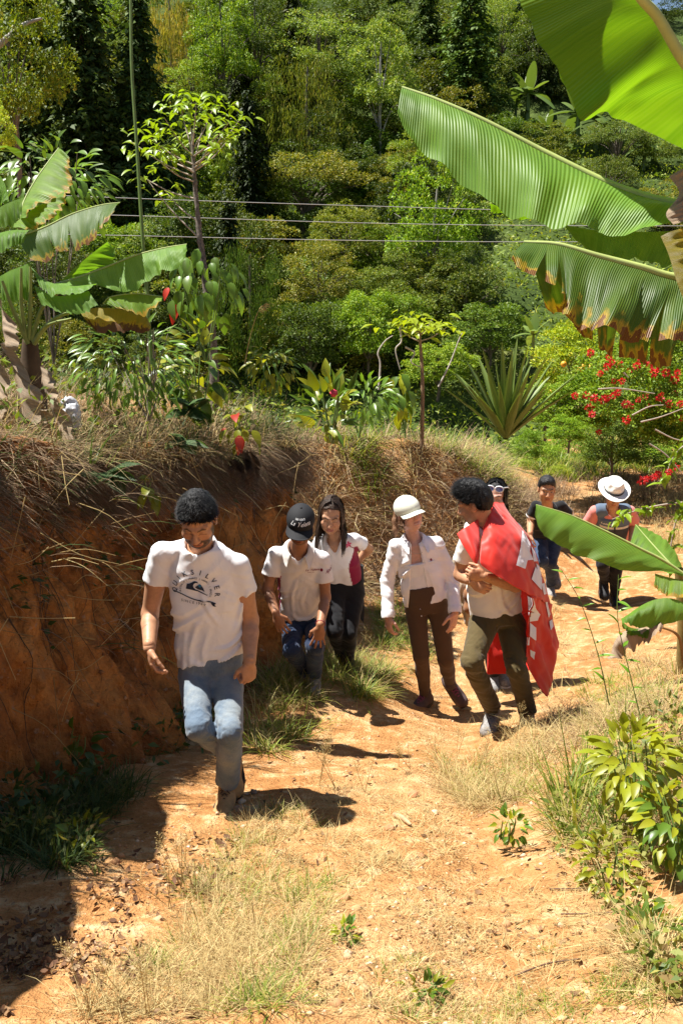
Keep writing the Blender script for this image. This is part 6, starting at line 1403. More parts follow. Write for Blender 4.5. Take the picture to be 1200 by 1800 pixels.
# --- agave
ab = P(888,772,12.9); ag = empty('agave_plant', ab, 'large agave with stiff sword leaves on top of the second bank', 'agave')
M_AGA = leaf_mat('agave_leaf', [(0, (.11,.17,.035)), (1, (.19,.25,.055))], .45, .15)
def sword(L, wd, d, up, bend):
    t = np.linspace(0, 1, 10); d = unit(d); s_ = unit(np.cross(d, up)); n_ = np.cross(s_, d); w_ = wd * .5 * np.where(t < .45, .62 + .38 * (t / .45), (1 - (t - .45) / .55)**.75) ; c = ab + d * (t * L)[:, None] - np.array([0,0,1.0]) * (bend * t**2 * L)[:, None]
    rows = np.stack([c - s_ * w_[:, None] + n_ * (w_ * .45)[:, None], c, c + s_ * w_[:, None] + n_ * (w_ * .45)[:, None]], 1); back = rows - n_ * .012
    f = grid_faces(10, 3); return np.vstack([rows.reshape(-1, 3), back.reshape(-1, 3)]), np.vstack([f, f[:, ::-1] + 30])
for i in range(42):
    a = i * 2.4; el = lerp(R(86), R(40), (i / 41)**.9); d = np.array([math.cos(a) * math.cos(el), math.sin(a) * math.cos(el), math.sin(el)]); mk('leaf', *sword(rng.uniform(.95, 1.35), rng.uniform(.085, .115), d, np.array([0,0,1]) - d * .2, rng.uniform(.02, .16) * math.cos(el)), M_AGA, ag)
# --- ferns
LM_FERN = leaf_mat('fern_frond', [(0, (.05,.11,.03)), (1, (.09,.15,.04))], .5, .35); LM_DFERN = leaf_mat('dead_fern', [(0, (.14,.085,.05)), (1, (.24,.16,.10))], .8, .2, (1,.8,.6))
def frond(b, tip, sag, wd, n=26):
    c = catmull([b, lerp(b, tip, .5) + np.array([0,0,sag]), tip], n); t = nrm(np.gradient(c, axis=0)); s_ = nrm(np.cross(t, [0,0,1.0])); ps = []; prof = wd * np.sin(np.pi * np.linspace(.08, .98, n)**.7)
    base = np.vstack([c, c]); dirs = np.vstack([s_ + t * .35, -s_ + t * .35]) + np.array([0,0,-.25]); L = np.concatenate([prof, prof])
    ps.append(leaf_quads(base, dirs, np.tile([0,0,1.0], (2*n, 1)), L, L * .26 + .004)); ps.append(tube(c, np.linspace(.004,.0015,n), 4)); return join(ps)
for lb, bx, d, fr, mt, wd in (('pale green fern arching over the dry grass on the bank', (335,715), 7.2, [((335,715),(372,752)), ((335,715),(300,700)), ((340,718),(362,700)), ((330,720),(368,738)), ((330,720),(290,735))], LM_FERN, .11), ('dark fern hanging in shade under the banana plant', (190,840), 5.9, [((190,830),(240,845)), ((190,830),(150,860)), ((195,835),(220,870)), ((185,835),(120,840)), ((190,830),(250,815))], LM_FERN, .075),
    ('small bright fern at the bank edge under the red leaves', (318,775), 6.9, [((318,775),(368,788)), ((320,776),(345,800)), ((318,775),(290,790)), ((318,775),(300,765))], LM_FERN, .075), ('withered grey brown fern hanging over the bare clay', (430,790), 7.6, [((430,790),(440,880)), ((425,792),(420,860)), ((435,792),(452,850)), ((420,792),(410,850)), ((440,790),(446,900)), ((428,795),(432,840))], LM_DFERN, .10)):
    fr_ = empty('fern', P(*bx, d), lb, 'fern')
    for a, b in fr: mk('frond', *frond(P(*a, d), P(*b, d - .12), .03, wd), mt, fr_)
# --- power lines across the valley
M_WIRE = plain('aluminium_cable', (.36,.36,.35), .35, .05)
for pts, lb in (([(-300,326),(190,347),(640,362),(1060,372),(1700,372)], 'uppermost of the three cables strung across the valley'), ([(-300,368),(190,378),(640,392),(1060,397),(1700,396)], 'middle one of the three cables strung across the valley'), ([(-300,404),(170,413),(640,423),(1060,425),(1700,420)], 'lowest of the three cables strung across the valley')):
    tag(mk('power_cable', *tube(catmull([P(x, y, 24) for x, y in pts], 60), .008, 5), M_WIRE), lb, 'cable', 'power cables over the valley')
# ------------------------------------------------------------------ trees of the opposite slope
LEAF_A = leaf_mat('tree_leaf', [(0, (.070,.115,.012)), (.5, (.14,.20,.020)), (.85, (.225,.28,.035)), (1, (.31,.29,.07))], .55, .30, spec=.25)
LEAF_C = leaf_mat('conifer_needle', [(0, (.040,.068,.016)), (.7, (.085,.125,.026)), (1, (.15,.17,.045))], .6, .18, spec=.15)
M_TRUNK = plain('tree_bark', (.13,.105,.08), .9, .4, 8, .6); M_TRUNKP = plain('pale_bark', (.34,.31,.27), .85, .25, 8, .4)
def crown_broad(seed, nc=60, per=120, leaf=.075, shape=(1,1,1), flat=0.0, droop=-.2, rad=.30):
    """crown inside a unit ball: leaf clumps on uneven limbs"""
    r = np.random.default_rng(seed); c = r.normal(size=(nc, 3)); c = c / np.linalg.norm(c, axis=1)[:, None] * (r.uniform(.25, 1, nc)**.45)[:, None]
    c[:, 2] = np.where(c[:, 2] < -.35, -.35 - .4 * (c[:, 2] + .35), c[:, 2]); c = c * shape
    if flat: c[:, 2] = c[:, 2] * (1 - flat) + flat * (.55 - .35 * (c[:, 0]**2 + c[:, 1]**2))
    R_ = r.uniform(.6, 1.25, nc) * rad; P_ = []; O = []
    for ci, ri in zip(c, R_):
        n = max(20, int(per * (ri / rad)**2)); v = r.normal(size=(n, 3)); v /= np.linalg.norm(v, axis=1)[:, None]; v[:, 2] = np.where(v[:, 2] < -.2, -v[:, 2], v[:, 2])
        p = ci + v * ri * (r.uniform(.45, 1.05, n)**.5)[:, None] * [1, 1, .75]; P_.append(p); O.append(v * .8 + ci * .5)
    P_ = np.vstack(P_); O = np.vstack(O); n = len(P_); d = nrm(O + .7 * r.normal(size=(n, 3)) + [0, 0, droop]); nn = nrm(O * .5 + [0, 0, .9] + .5 * r.normal(size=(n, 3)))
    L = leaf * r.uniform(.6, 1.35, n); V, F = leaf_quads(P_, d, nn, L, L * .5); return V, F, c
def crown_conifer(seed, tiers=28, leaf=.036):
    r = np.random.default_rng(seed); B = []; D = []; Nn = []; LL = []
    for t in range(tiers):
        z = t / tiers; rad = (1 - z)**.75 * .30 * r.uniform(.55, 1.25) + .012; nb = int(10 + 11 * (1 - z))
        for a in r.uniform(0, 6.28, nb):
            ln = rad * r.uniform(.45, 1.3); m = int(14 + 110 * ln); s = r.uniform(.1, 1, m)
            o = np.array([math.cos(a), math.sin(a), 0]); p = o * (s * ln)[:, None] + np.array([0,0,1.0]) * (z - .45 * ln * s**1.5 + .025 * r.normal())[:, None]; p += r.normal(size=(m, 3)) * .012
            sd_ = np.array([-o[1], o[0], 0]); B.append(p); D.append(o * .7 + sd_ * r.choice([-1, 1], m)[:, None] * .8 + np.array([0,0,-.35]) + .3 * r.normal(size=(m, 3))); LL.append(leaf * r.uniform(.6, 1.3, m)); Nn.append(np.tile([0,0,1.0], (m, 1)) + .4 * r.normal(size=(m, 3)))
    V, F = leaf_quads(np.vstack(B), np.vstack(D), np.vstack(Nn), np.concatenate(LL), np.concatenate(LL) * .42); return V, F
def crown_feather(seed, n=11000, leaf=.055):
    """fine drooping sprays"""
    r = np.random.default_rng(seed); c = r.normal(size=(90, 3)); c = c / np.linalg.norm(c, axis=1)[:, None] * (r.uniform(.2, 1, 90)**.5)[:, None]; k = r.integers(0, 90, n); s = r.uniform(0, 1, n)
    p = c[k] + np.stack([r.normal(0, .07, n), r.normal(0, .07, n), -.45 * s], 1); d = np.stack([r.normal(0, .5, n), r.normal(0, .5, n), -1.0 - s], 1)
    L = leaf * r.uniform(.6, 1.5, n); V, F = leaf_quads(p, d, rand_unit(n), L, L * .22); return V, F
PROTO = {}
for k, a in (('broad', dict(seed=1, nc=80, per=150, leaf=.056, rad=.215)), ('broad2', dict(seed=2, nc=95, per=130, leaf=.052, rad=.20)), ('round', dict(seed=3, nc=115, per=120, leaf=.048, rad=.19)), ('loose', dict(seed=4, nc=60, per=170, leaf=.060, rad=.215)), ('flat', dict(seed=5, nc=120, per=110, leaf=.044, flat=.62, rad=.17)), ('bush', dict(seed=6, nc=85, per=140, leaf=.066, rad=.23))):
    V, F, c = crown_broad(**a); PROTO[k] = (mesh_data('crown_' + k, V, F, LEAF_A, False), c)
for k, s_ in (('conifer', 11), ('conifer2', 12)): PROTO[k] = (mesh_data('crown_' + k, *crown_conifer(s_), LEAF_C, False), None)
PROTO['feather'] = (mesh_data('crown_feather', *crown_feather(21), LEAF_A, False), None); PROTO['weep'] = (mesh_data('crown_weep', *crown_feather(22, 6000, .09), LEAF_A, False), None)
def trunk_mesh(name, kind, mat):
    ps = [tube(catmull([(0,0,-1.25),(.03,.02,-.6),(-.02,0,0),(.02,0,.5)], 14), np.linspace(.045,.018,14), 7)]
    c = PROTO[kind][1]
    for v in (c[::6] if c is not None else []): ps.append(tube(catmull([(0, 0, -.55 + .3*v[2]), v * .5 + [0,0,-.1], v * .92], 7), np.linspace(.018,.006,7), 4))
    return mesh_data(name, *join(ps), mat)
TRK = {k: trunk_mesh('limbs_' + k, k, M_TRUNK) for k in PROTO}; TRKP = {k: trunk_mesh('pale_limbs_' + k, k, M_TRUNKP) for k in PROTO}
cm = mesh_data('conifer_trunk', *tube(np.array([(0,0,-.25),(0,0,.4),(0,0,.97)]), [.022,.015,.003], 6), M_TRUNK)
def tree(kind, cx, cy, w_, h, base_y, tint, label, d=None, group=None, pale=False, rot=None, name='tree', trunk=True):
    """crown centre and size in photo pixels; stands where the view past its foot meets the slope (or at distance d)"""
    if d is None: b, d = hill_hit(cx, base_y)
    rx, rz = w_ / 2 * d / FPX, h / 2 * d / FPX; c = P(cx, cy, d)
    foot_z = min(c[2] - rz * 1.1, HZ(np.array([c[0]]), np.array([c[1]]))[0] if c[1] > 20 else 1e9)
    root = empty(name, (c[0], c[1], foot_z), label, 'tree' if name.endswith('tree') else name.replace('_', ' '), group)
    rot = rng.uniform(0, 6.28) if rot is None else rot
    con = kind.startswith('conifer')
    o = bpy.data.objects.new('crown', PROTO[kind][0]); COL.objects.link(o); o.parent = root; o.color = (*tint, 1); o.rotation_euler = (0, 0, rot)
    if con: o.scale = (rx / .30, rx / .30, rz * 2 / .97); o.location = (0, 0, c[2] - rz - foot_z)
    else: o.scale = (rx * .92, rx * .92, rz * .98); o.location = (0, 0, c[2] - foot_z)
    if trunk:
        q = bpy.data.objects.new('trunk', cm if con else (TRKP if pale else TRK)[kind]); COL.objects.link(q); q.parent = root; q.rotation_euler = o.rotation_euler
        if con: q.scale = o.scale; q.location = o.location
        else: q.scale = (rx, rx, rz) if c[2] - rz * 1.25 <= foot_z + .2 else (rx, rx, (c[2] - foot_z) / 1.2); q.location = o.location
    return root
DK = (.55,.62,.6); OL = (1.15,1.05,.85); GG = (1.4,1.45,2.2); BR = (1.3,1.5,.8); YL = (1.75,1.5,.75); MD = (1,1,1); RU = (1.3,1.0,.9)
KEY = [('conifer',150,170,260,440,430,(1,1,1),'tall dark conifer behind the left banana leaves'), ('conifer2',250,215,220,390,430,(.9,1,1),'dark conifer directly behind the bare green stalk'),
 ('conifer',55,110,240,420,400,(1.1,1.1,1),'dark conifer at the left edge behind the yellowing tree'), ('weep',300,70,115,210,280,(2.6,1.7,2.0),'tree hung with purplish grey dead vines at the top left'),
 ('broad',390,90,140,230,330,BR,'bright green tree between the purplish vines and the round grey crown'), ('broad2',448,60,110,190,300,DK,'dark narrow tree at the top left of the round grey crown'),
 ('round',560,110,215,170,300,GG,'big round grey green crown in the upper middle of the slope'), ('feather',540,185,180,250,360,(1.35,1.15,.95),'feathery olive brown tree in front of the round grey crown'),
 ('loose',668,150,130,210,340,(1.7,1.7,2.1),'pale grey green tree with open crown and light trunk'), ('flat',535,330,230,170,440,RU,'wide flat topped tree tinged rusty red in the middle of the slope'),
 ('bush',455,345,110,120,430,MD,'dark rounded tree left of the rusty flat topped one'), ('loose',735,300,120,130,420,(1.3,1.35,1.2),'soft grey green crown above the bright green tree'),
 ('broad',765,400,185,260,560,(1.35,1.6,.7),'bright green tree with straight pale trunk right of the middle'), ('conifer2',646,300,66,90,350,(1.5,2.0,1.6),'small pointed conifer left of the bright green tree'),
 ('conifer',692,45,100,130,120,(1.2,1.3,1.1),'narrow conifer at the top middle against the ridge'), ('conifer2',748,55,110,160,160,(1.2,1.3,1.1),'second narrow conifer on the ridge right of the middle'),
 ('conifer',825,120,190,270,260,(1.3,1.5,1.2),'broad conifer above the tip of the long banana leaf'), ('round',880,60,130,130,160,(1.3,1.35,1.3),'pale rounded tree right of the broad conifer'),
 ('broad2',945,95,120,130,190,DK,'dark leafy tree behind the top banana leaf'), ('feather',440,520,150,260,700,(.6,.75,.65),'tall dark feathery tree right of the lichen covered trunk'),
 ('round',560,500,160,160,620,RU,'rust tipped bush below the flat topped tree'), ('bush',650,590,140,150,680,BR,'green bush above the ginger flower'),
 ('broad2',610,420,150,130,520,(1.2,1.05,.85),'olive bush at the foot of the flat topped tree'), ('round',720,480,120,110,580,MD,'dark green bush below the bright green tree'),
 ('bush',545,610,150,150,700,DK,'dark shrub in the hollow behind the end of the bank'), ('broad',810,490,120,140,590,DK,'dark round tree left of the grassy clearing'),
 ('bush',860,590,170,110,660,(.75,.9,.7),'dark glossy bush below the grassy clearing'), ('bush',770,650,150,90,720,(1.4,1.5,.8),'light green coffee bush behind the flat crowned sapling'),
 ('round',340,160,120,110,330,(1.5,1.6,1.1),'pale crown behind the yellow green treetop'), ('feather',410,300,110,170,420,(1.1,1.2,.8),'thin green tree right of the yellow green treetop'),
 ('broad',590,60,130,120,160,DK,'dark treetop at the top middle'), ('loose',470,215,110,150,330,(.9,1,.8),'shaded tree left of the feathery olive tree'), ('bush',700,570,120,100,660,(1.1,1.3,.8),'leafy bush behind the pale sapling crown'),
 ('bush',330,420,140,150,560,(.5,.6,.5),'shaded bush behind the red leaved shrub')]
SHORT = ['the tall left conifer', 'the conifer behind the stalk', 'the leftmost conifer', 'the purplish vine hung tree', 'the bright green top tree', 'the dark narrow top tree', 'the round grey crown', 'the feathery olive tree', 'the pale open crown', 'the rusty flat topped tree', 'the dark rounded middle tree', 'the soft grey green crown', 'the bright tree with pale trunk', 'the small pointed conifer', 'the narrow ridge conifer', 'the second ridge conifer', 'the broad conifer', 'the pale rounded ridge tree', 'the dark tree behind the top leaf', 'the tall dark feathery tree', 'the rust tipped bush', 'the bush above the ginger', 'the olive bush', 'the dark bush below the bright tree', 'the dark shrub in the hollow', 'the tree left of the clearing', 'the bush below the clearing', 'the light coffee bush', 'the crown behind the yellow treetop', 'the thin tree by the yellow treetop', 'the dark top middle tree', 'the shaded tree by the olive one', 'the bush behind the sapling', 'the shaded bush by the red leaves']
used = {}
def fill_label(kind, t, x, y):
    i = min(range(len(KEY)), key=lambda j: (KEY[j][1] - x)**2 + (KEY[j][2] - y)**2); dx, dy = x - KEY[i][1], y - KEY[i][2]
    lum = sum(t); tone = 'dark' if lum < 2.2 else ('grey green' if t[2] > 1.4 else ('rusty' if t[0] > 1.3 * t[1] else ('light green' if lum > 2.9 else 'mid green')))
    kd = {'broad': 'leafy tree', 'broad2': 'dense tree', 'round': 'round crown', 'loose': 'open crown', 'bush': 'bushy tree', 'feather': 'feathery tree', 'conifer': 'conifer', 'conifer2': 'slim conifer', 'flat': 'flat crown'}[kind]
    rel = ('right of' if dx > 0 else 'left of') if abs(dx) > abs(dy) else ('below' if dy > 0 else 'above'); s = tone + ' ' + kd + ' ' + rel + ' ' + SHORT[i]; used[s] = used.get(s, 0) + 1
    return s if used[s] == 1 else ['', '', 'second ', 'third ', 'fourth ', 'fifth ', 'sixth ', 'seventh ', 'further '][min(used[s], 8)] + s
for k in KEY: tree(k[0], *k[1:6], k[6], k[7], pale='pale trunk' in k[7] or 'light trunk' in k[7])
# the lit tree leaning in at the left edge
tree('loose', 20,150,230,330,520,(.95,.95,.55),'tree with yellow and bronze leaves leaning in at the left edge', d=15)
tree('bush', -10,235,90,120,420,(2.6,2.4,1.5),'bush with pale flower heads low at the left edge', d=13, name='bush')
mk('branch', *tube(catmull([P(-40,110,14.6), P(20,62,14.6), P(45,42,14.6), P(75,32,14.6)], 14), np.linspace(.06,.015,14), 6), M_TRUNKP, [o for o in bpy.data.objects if o.get('label','').startswith('tree with yellow and bronze')][0])
# right side bushes near the path
tree('bush', 1010,655,170,170,790,(1.9,1.8,.7),'yellow green citrus bush with a few small oranges', d=18.5, name='bush')
ob = [o for o in bpy.data.objects if o.get('label','').startswith('yellow green citrus')][0]
M_ORANGE = plain('orange_peel', (.75,.33,.03), .45, .1, 60)
for x, y in ((1018,650),(1024,645),(1055,671),(1037,646),(968,690),(1005,700),(990,640)):
    g = Grid(*box_of([P(x,y,17.6)], .08), .016); g.add(ell(P(x,y,17.6), (.055,.055,.055))); mk('orange', *g.mesh(), M_ORANGE, ob)
for x_, y_, w_, h_, d_, t_, l_ in ((950,812,100,60,20.5,(1.3,1.5,.6),'low bright bush on the rise left of the white hat'), (1005,800,110,70,22,(1.1,1.3,.6),'rounded low bush on the rise above the man in black'), (1060,812,90,50,21,(1.5,1.6,.7),'pale low bush on the rise above the white hat'), (985,835,60,32,18.5,(1.6,1.5,.8),'straw green tussock bush just above the man in black'), (925,790,70,70,19,(1.0,1.3,.6),'green bush at the right end of the second bank')): tree('bush', x_, y_, w_, h_, 850, t_, l_, d=d_, name='bush', trunk=False)
tree('bush', 960,720,130,90,800,(1.3,1.5,.7),'low green bush right of the agave', d=16, name='bush'); tree('bush', 1000,760,90,60,820,(1.2,1.5,.6),'short bright green bush on the slope behind the man in black', d=15.2, name='bush')
tree('bush', 1150,800,150,80,860,(1.0,1.2,.6),'low growth at the right edge beyond the path', d=18.5, name='bush', trunk=False); tree('bush', 1075,790,130,100,860,(.7,.8,.6),'shaded undergrowth bush below the red flowers', d=17.5, name='bush')
tree('bush', 1160,645,210,170,800,(1.2,1.3,.7),'green bush with the red flowers on the right', d=16.8, name='flowering_bush')
tree('bush', 1195,745,200,190,850,(1.2,1.35,.7),'green bush at the right edge under the scarlet flowers', d=15.8, name='flowering_bush', trunk=False); tree('bush', 1020,725,150,130,850,(1.1,1.3,.65),'green bush below the citrus with flowers hanging into it', d=16.4, name='flowering_bush', trunk=False)
fbr = tree('loose', 1105,715,260,230,850,(1.15,1.35,.75),'sprawling bush covered in clusters of scarlet flowers beside the path', d=16, name='flowering_bush', trunk=False)
LM_FLOWER = leaf_mat('scarlet_bract', [(0, (.50,.012,.02)), (.6, (.65,.03,.035)), (1, (.75,.09,.07))], .5, .3, (1.3,.5,.5), tint=False)
v = rand_unit(46); V, F = leaf_quads(v * .03, v + .4 * rand_unit(46), rand_unit(46), rng.uniform(.03, .06, 46), rng.uniform(.02, .04, 46)); FLW = mesh_data('flower_cluster', V, F, LM_FLOWER, False)
for x, y in [(1037,620),(1069,628),(1075,637),(1088,642),(1066,645),(1054,657),(1010,696),(1028,694),(1043,700),(1060,702),(1066,700),(1077,696),(1099,710),(1109,714),(1035,718),(1040,728),(1121,703),(1134,697),(1160,698),(1161,710),(1183,694),(1170,655),(1185,667),(1150,645),(1148,655),(1190,655),(1100,738),(1052,760),(1198,735),(1125,632),(1135,640),(1118,643),(1078,670),(1092,670),(1085,690),(1187,820),(1155,835),(1145,840),(1127,845),(1195,710),(1140,715),(1175,710),(1105,652),(1120,620)]:
    o = bpy.data.objects.new('flower', FLW); COL.objects.link(o); o.parent = fbr; p = P(x, y, 15.0 + rng.uniform(-.3, .5)); o.location = [float(q) for q in p - np.array(fbr.location)]; o.rotation_euler = rng.uniform(0, 6.28, 3); o.scale = [float(rng.uniform(.7, 1.15))] * 3
for pts in ([(1050,684),(1090,683),(1150,692)],[(1110,730),(1140,715),(1165,712)],[(1125,742),(1160,733),(1200,718)],[(1150,755),(1180,770),(1200,775)],[(1095,655),(1104,664)],[(1140,780),(1170,800),(1200,835)]): mk('branch', *tube(catmull([P(x, y, 14.7) for x, y in pts], 12), np.linspace(.014,.007,12), 5), M_TWIG, fbr)
tag(mk('tree_stump', *tube(catmull([P(1018,752,16.8), P(1019,725,16.8), P(1020,706,16.8)], 8), [.075,.068,.062,.06,.06,.06,.062,.06], 9), plain('ochre_bark', (.42,.27,.13), .9, .3, 15, .5)), 'short ochre trunk standing between the citrus bush and the red flowers', 'stump')
# --- sprig of the flowering bush that hangs in front of the man in the hat
sg = empty('leafy_twig', P(1190,880,8.6), 'leafy twig with one orange flower reaching in from the right edge beside the white hat', 'twig')
for pts in ([(1230,880),(1160,888),(1110,900),(1075,913)],[(1230,760),(1185,800),(1165,850)],[(1230,920),(1195,900),(1178,960),(1180,1000)]):
    c = catmull([P(x, y, 8.6) for x, y in pts], 22); mk('stem', *tube(c, np.linspace(.010,.004,22), 5), M_TWIG, sg)
    for p in c[3::1]:
        for _ in range(2): place_leaf(sg, LP_YG, p + rand_unit(1)[0] * .03, rand_unit(1)[0] + [0,0,-.3], [0,-.3,1] + .4*rand_unit(1)[0], rng.uniform(.06, .12), tint=np.array([.75,1.05,.7]) * rng.uniform(.7, 1.2))
for x, y in ((1150,838),(1135,842),(1175,830)):
    o = bpy.data.objects.new('flower', FLW); COL.objects.link(o); o.parent = sg; o.location = [float(q) for q in P(x, y, 8.5) - np.array(sg.location)]; o.scale = [.45]*3
# --- distant banana plants on the cultivated slope
def ban_proto():
    ps = [tube(np.array([(0,0,0),(0,0,.5),(.01,0,1.0)]), [.09,.07,.045], 7)]
    for i in range(9):
        a = i * 2.4; el = R(75) - i * R(9); L = rng.uniform(.85, 1.15); d = np.array([math.cos(a)*math.cos(el), math.sin(a)*math.cos(el), math.sin(el)]); t = np.linspace(0, 1, 9); c = np.array([0,0,.95]) + d * (t*L)[:, None] - np.array([0,0,1.0]) * (.55 * math.cos(el) * t**2 * L)[:, None]
        s_ = unit(np.cross(d, [0,0,1])); w_ = .17 * np.sin(np.pi * np.clip(t*.93+.03, 0, 1))**.6; ps.append((np.stack([c - s_*w_[:,None] - np.array([0,0,.25])*w_[:,None], c, c + s_*w_[:,None] - np.array([0,0,.25])*w_[:,None]], 1).reshape(-1,3), grid_faces(9,3)))
    return join(ps)
LM_BAN = leaf_mat('far_banana_leaf', [(0, (.09,.15,.03)), (1, (.16,.23,.05))], .35, .35); BANP = mesh_data('far_banana', *ban_proto(), LM_BAN)
for i, (x, y, h, lb) in enumerate([(925,225,95,'distant banana plant left of the top banana leaf on the cultivated slope'),(1012,265,105,'tallest distant banana plant just above the long leaf on the right'),(1045,270,90,'distant banana plant right of the tallest one'),(1078,262,70,'small distant banana plant near the top leaf flap'),(960,265,60,'low distant banana plant left of the tallest one'),(905,215,55,'faint distant banana plant furthest up the slope'),(850,545,60,'banana plant in the grassy clearing below the cables'),(935,600,70,'banana plant behind the agave at the edge of the bushes'),(410,330,80,'banana plant among dark trees right of the yellow treetop'),(1130,300,70,'banana plant on the dry terrace above the long leaf')]):
    b, d = hill_hit(x, y)
    if y > 560: d = 24.0; b = P(x, y + 30, d)
    o = put('banana_plant', BANP, None, b); s_ = h * d / FPX / 1.6; o.scale = (s_, s_, s_); o.rotation_euler = (0, 0, rng.uniform(0, 6)); tag(o, lb, 'banana plant', 'banana plants on the far slope'); t = rng.uniform(.8, 1.2); o.color = (t, t, t, 1)
# --- the rest of the wood: filling trees between those, each on its own foot
kinds = ['broad','broad2','round','loose','bush','feather','conifer','conifer2','flat']; tints = [DK, DK, MD, MD, OL, GG, BR, (.8,1,.8), RU]
cnt = 0
for row, (py, sz) in enumerate(((30,100),(85,110),(140,115),(200,120),(260,120),(320,120),(385,120),(450,125),(520,125),(590,120),(650,100))):
    for px in np.arange(-60, 1290, sz * .72):
        x = px + rng.uniform(-25, 25); y = py + rng.uniform(-18, 18)
        if (x > 850 and 395 < y < 600) or (x > 900 and 170 < y < 400 and rng.random() < .65): continue
        if x > 780 and y > 560: continue
        s = sz * rng.uniform(.85, 1.5) * (.75 if x > 850 else 1); k = kinds[rng.choice(len(kinds), p=[.20,.19,.17,.12,.16,.06,.02,.02,.06])]; t = np.array(tints[rng.integers(len(tints))]) * rng.uniform(.5, 1.0)  # fill tints lowered to put darker shading between the key crowns
        hh = s * (2.0 if k.startswith('conifer') else rng.uniform(.8, 1.2)); wd = s * (.95 if k.startswith('conifer') else 1.15)
        b, d = hill_hit(x, min(y + hh * .62, 690))
        tree(k, x, y, wd, hh, min(y + hh * .62, 690), tuple(t), fill_label(k, t, x, y), d=d * 1.04, group='trees filling the wood on the far hillside', trunk=(row > 2 and cnt % 3 == 0)); cnt += 1
print('fill trees', cnt)
# --- rough growth on the far ground: seen only as a mass
n = 90000; a = np.stack([rng.uniform(-30, 30, n), rng.uniform(24, 75, n)], 1); hgt = np.abs(fbm(a[:, 0]*.6, a[:, 1]*.6, a[:, 0]*0, 3, 3)) * 1.1; p = np.stack([a[:, 0] * (a[:, 1] / 45), a[:, 1], HZ(a[:, 0] * (a[:, 1] / 45), a[:, 1]) + hgt * rng.uniform(0, 1, n)], 1)
V, F = leaf_quads(p, rand_unit(n) + [0,-.2,.5], rand_unit(n) + [0,0,1.2], rng.uniform(.12, .34, n), rng.uniform(.06, .16, n)); o = mk('undergrowth', V, F, LEAF_A, None, False); tag(o, kind='stuff'); o.color = (1.25,1.25,.8,1)
# ------------------------------------------------------------------ grasses, litter, stones
G_STRAW = leaf_mat('straw_blade', [(0, (.26,.165,.065)), (.5, (.46,.34,.14)), (1, (.64,.52,.25))], .7, .3, (1,.95,.75), tint=False, spec=.2)
G_DRY = leaf_mat('dry_blade', [(0, (.13,.080,.045)), (.45, (.24,.155,.09)), (.85, (.36,.25,.15)), (1, (.50,.40,.25))], .75, .25, (1,.9,.75), tint=False, spec=.15)
G_GREEN = leaf_mat('green_blade', [(0, (.09,.15,.015)), (.5, (.17,.235,.025)), (.85, (.30,.32,.05)), (1, (.48,.40,.13))], .5, .35, tint=False, spec=.25)
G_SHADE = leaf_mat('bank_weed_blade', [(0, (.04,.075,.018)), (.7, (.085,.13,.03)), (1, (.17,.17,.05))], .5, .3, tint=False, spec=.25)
def grass(name, X, D, mat, H, Wd, bend, lean=(0, 0), tuft=0.0, seg=3, out=.45, zoff=0.0, dirs=None, lip=False):
    """blades growing from ground points; tuft > 0 gathers them into clumps"""
    n = len(X)
    if tuft:
        k = max(3, n // 26); c = rng.integers(0, n, k); i = c[rng.integers(0, k, n)]; a = rng.uniform(0, 6.28, n); r_ = np.abs(rng.normal(0, tuft, n)); X = X[i] + np.cos(a) * r_; D = D[i] + np.sin(a) * r_
    else: a = rng.uniform(0, 6.28, n)
    b = (W(X, D, np.maximum(G(X, D), high(X, D) + .03)) if lip else ground_z(X, D)) - [0, 0, .008] + [0, 0, zoff]
    h = rng.uniform(H[0], H[1], n) * rng.uniform(.6, 1.15, n)
    hd = np.stack([np.cos(a) * out * rng.uniform(.2, 1.3, n) + lean[0], np.sin(a) * out * rng.uniform(.2, 1.3, n) + lean[1], np.ones(n)], 1)
    if dirs is not None: hd = dirs + .35 * rand_unit(n)
    V, F = blades(b, nrm(hd), h, rng.uniform(Wd[0], Wd[1], n), rng.uniform(bend[0], bend[1], n), seg)
    o = mk(name, V, F, mat, None, False); tag(o, kind='stuff'); return o
def reg(poly, n, thin=.5):
    x, d, u = scatter(poly, int(n * 1.5)); k = fbm(x * 2.4, d * 2.4, x * 0, int(poly[0][0]) % 89, 3) + rng.random(len(x)) * 1.2 - .6 > .02; return x[k], d[k]
def merge(name, objs): return objs
# on the bank: matted dry grass on the terrace, over the lip and down the second slope
n = 60000; x = rng.uniform(-4.6, 3.4, n); d = rng.uniform(3.0, 16.5, n); s, a_, b_ = foot(x, d)
den = fbm(x * 1.1, d * 1.1, x * 0, 5, 3)
def terrace(n, s0, s1, i0=0, i1=None):
    i = rng.integers(i0, i1 or ns, n); q = bl[i] - outw[i] * rng.uniform(s0, s1, n)[:, None]; return q[:, 0], q[:, 1], i
xx, dd, ii = terrace(44000, .34, 3.0); den = fbm(xx * 1.1, dd * 1.1, xx * 0, 5, 3); k = (rng.random(44000) < .65 + .6 * den) & (dd > 3)
grass('dry_grass', xx[k], dd[k], G_DRY, (.22,.62), (.004,.009), (.5,1.7), (.15,-.15), .08, out=.9, lip=True)
xx, dd, ii = terrace(9000, .22, 2.6); den = fbm(xx * 1.1, dd * 1.1, xx * 0, 9, 3); k = (den > .0) & (dd > 3)
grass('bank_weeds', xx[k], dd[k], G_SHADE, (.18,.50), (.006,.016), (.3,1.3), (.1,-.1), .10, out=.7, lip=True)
xx, dd, ii = terrace(4000, .22, 1.2, 200); grass('dry_grass', xx, dd, G_STRAW, (.25,.65), (.003,.006), (.4,1.6), (.1,-.15), .08, out=.9, lip=True)
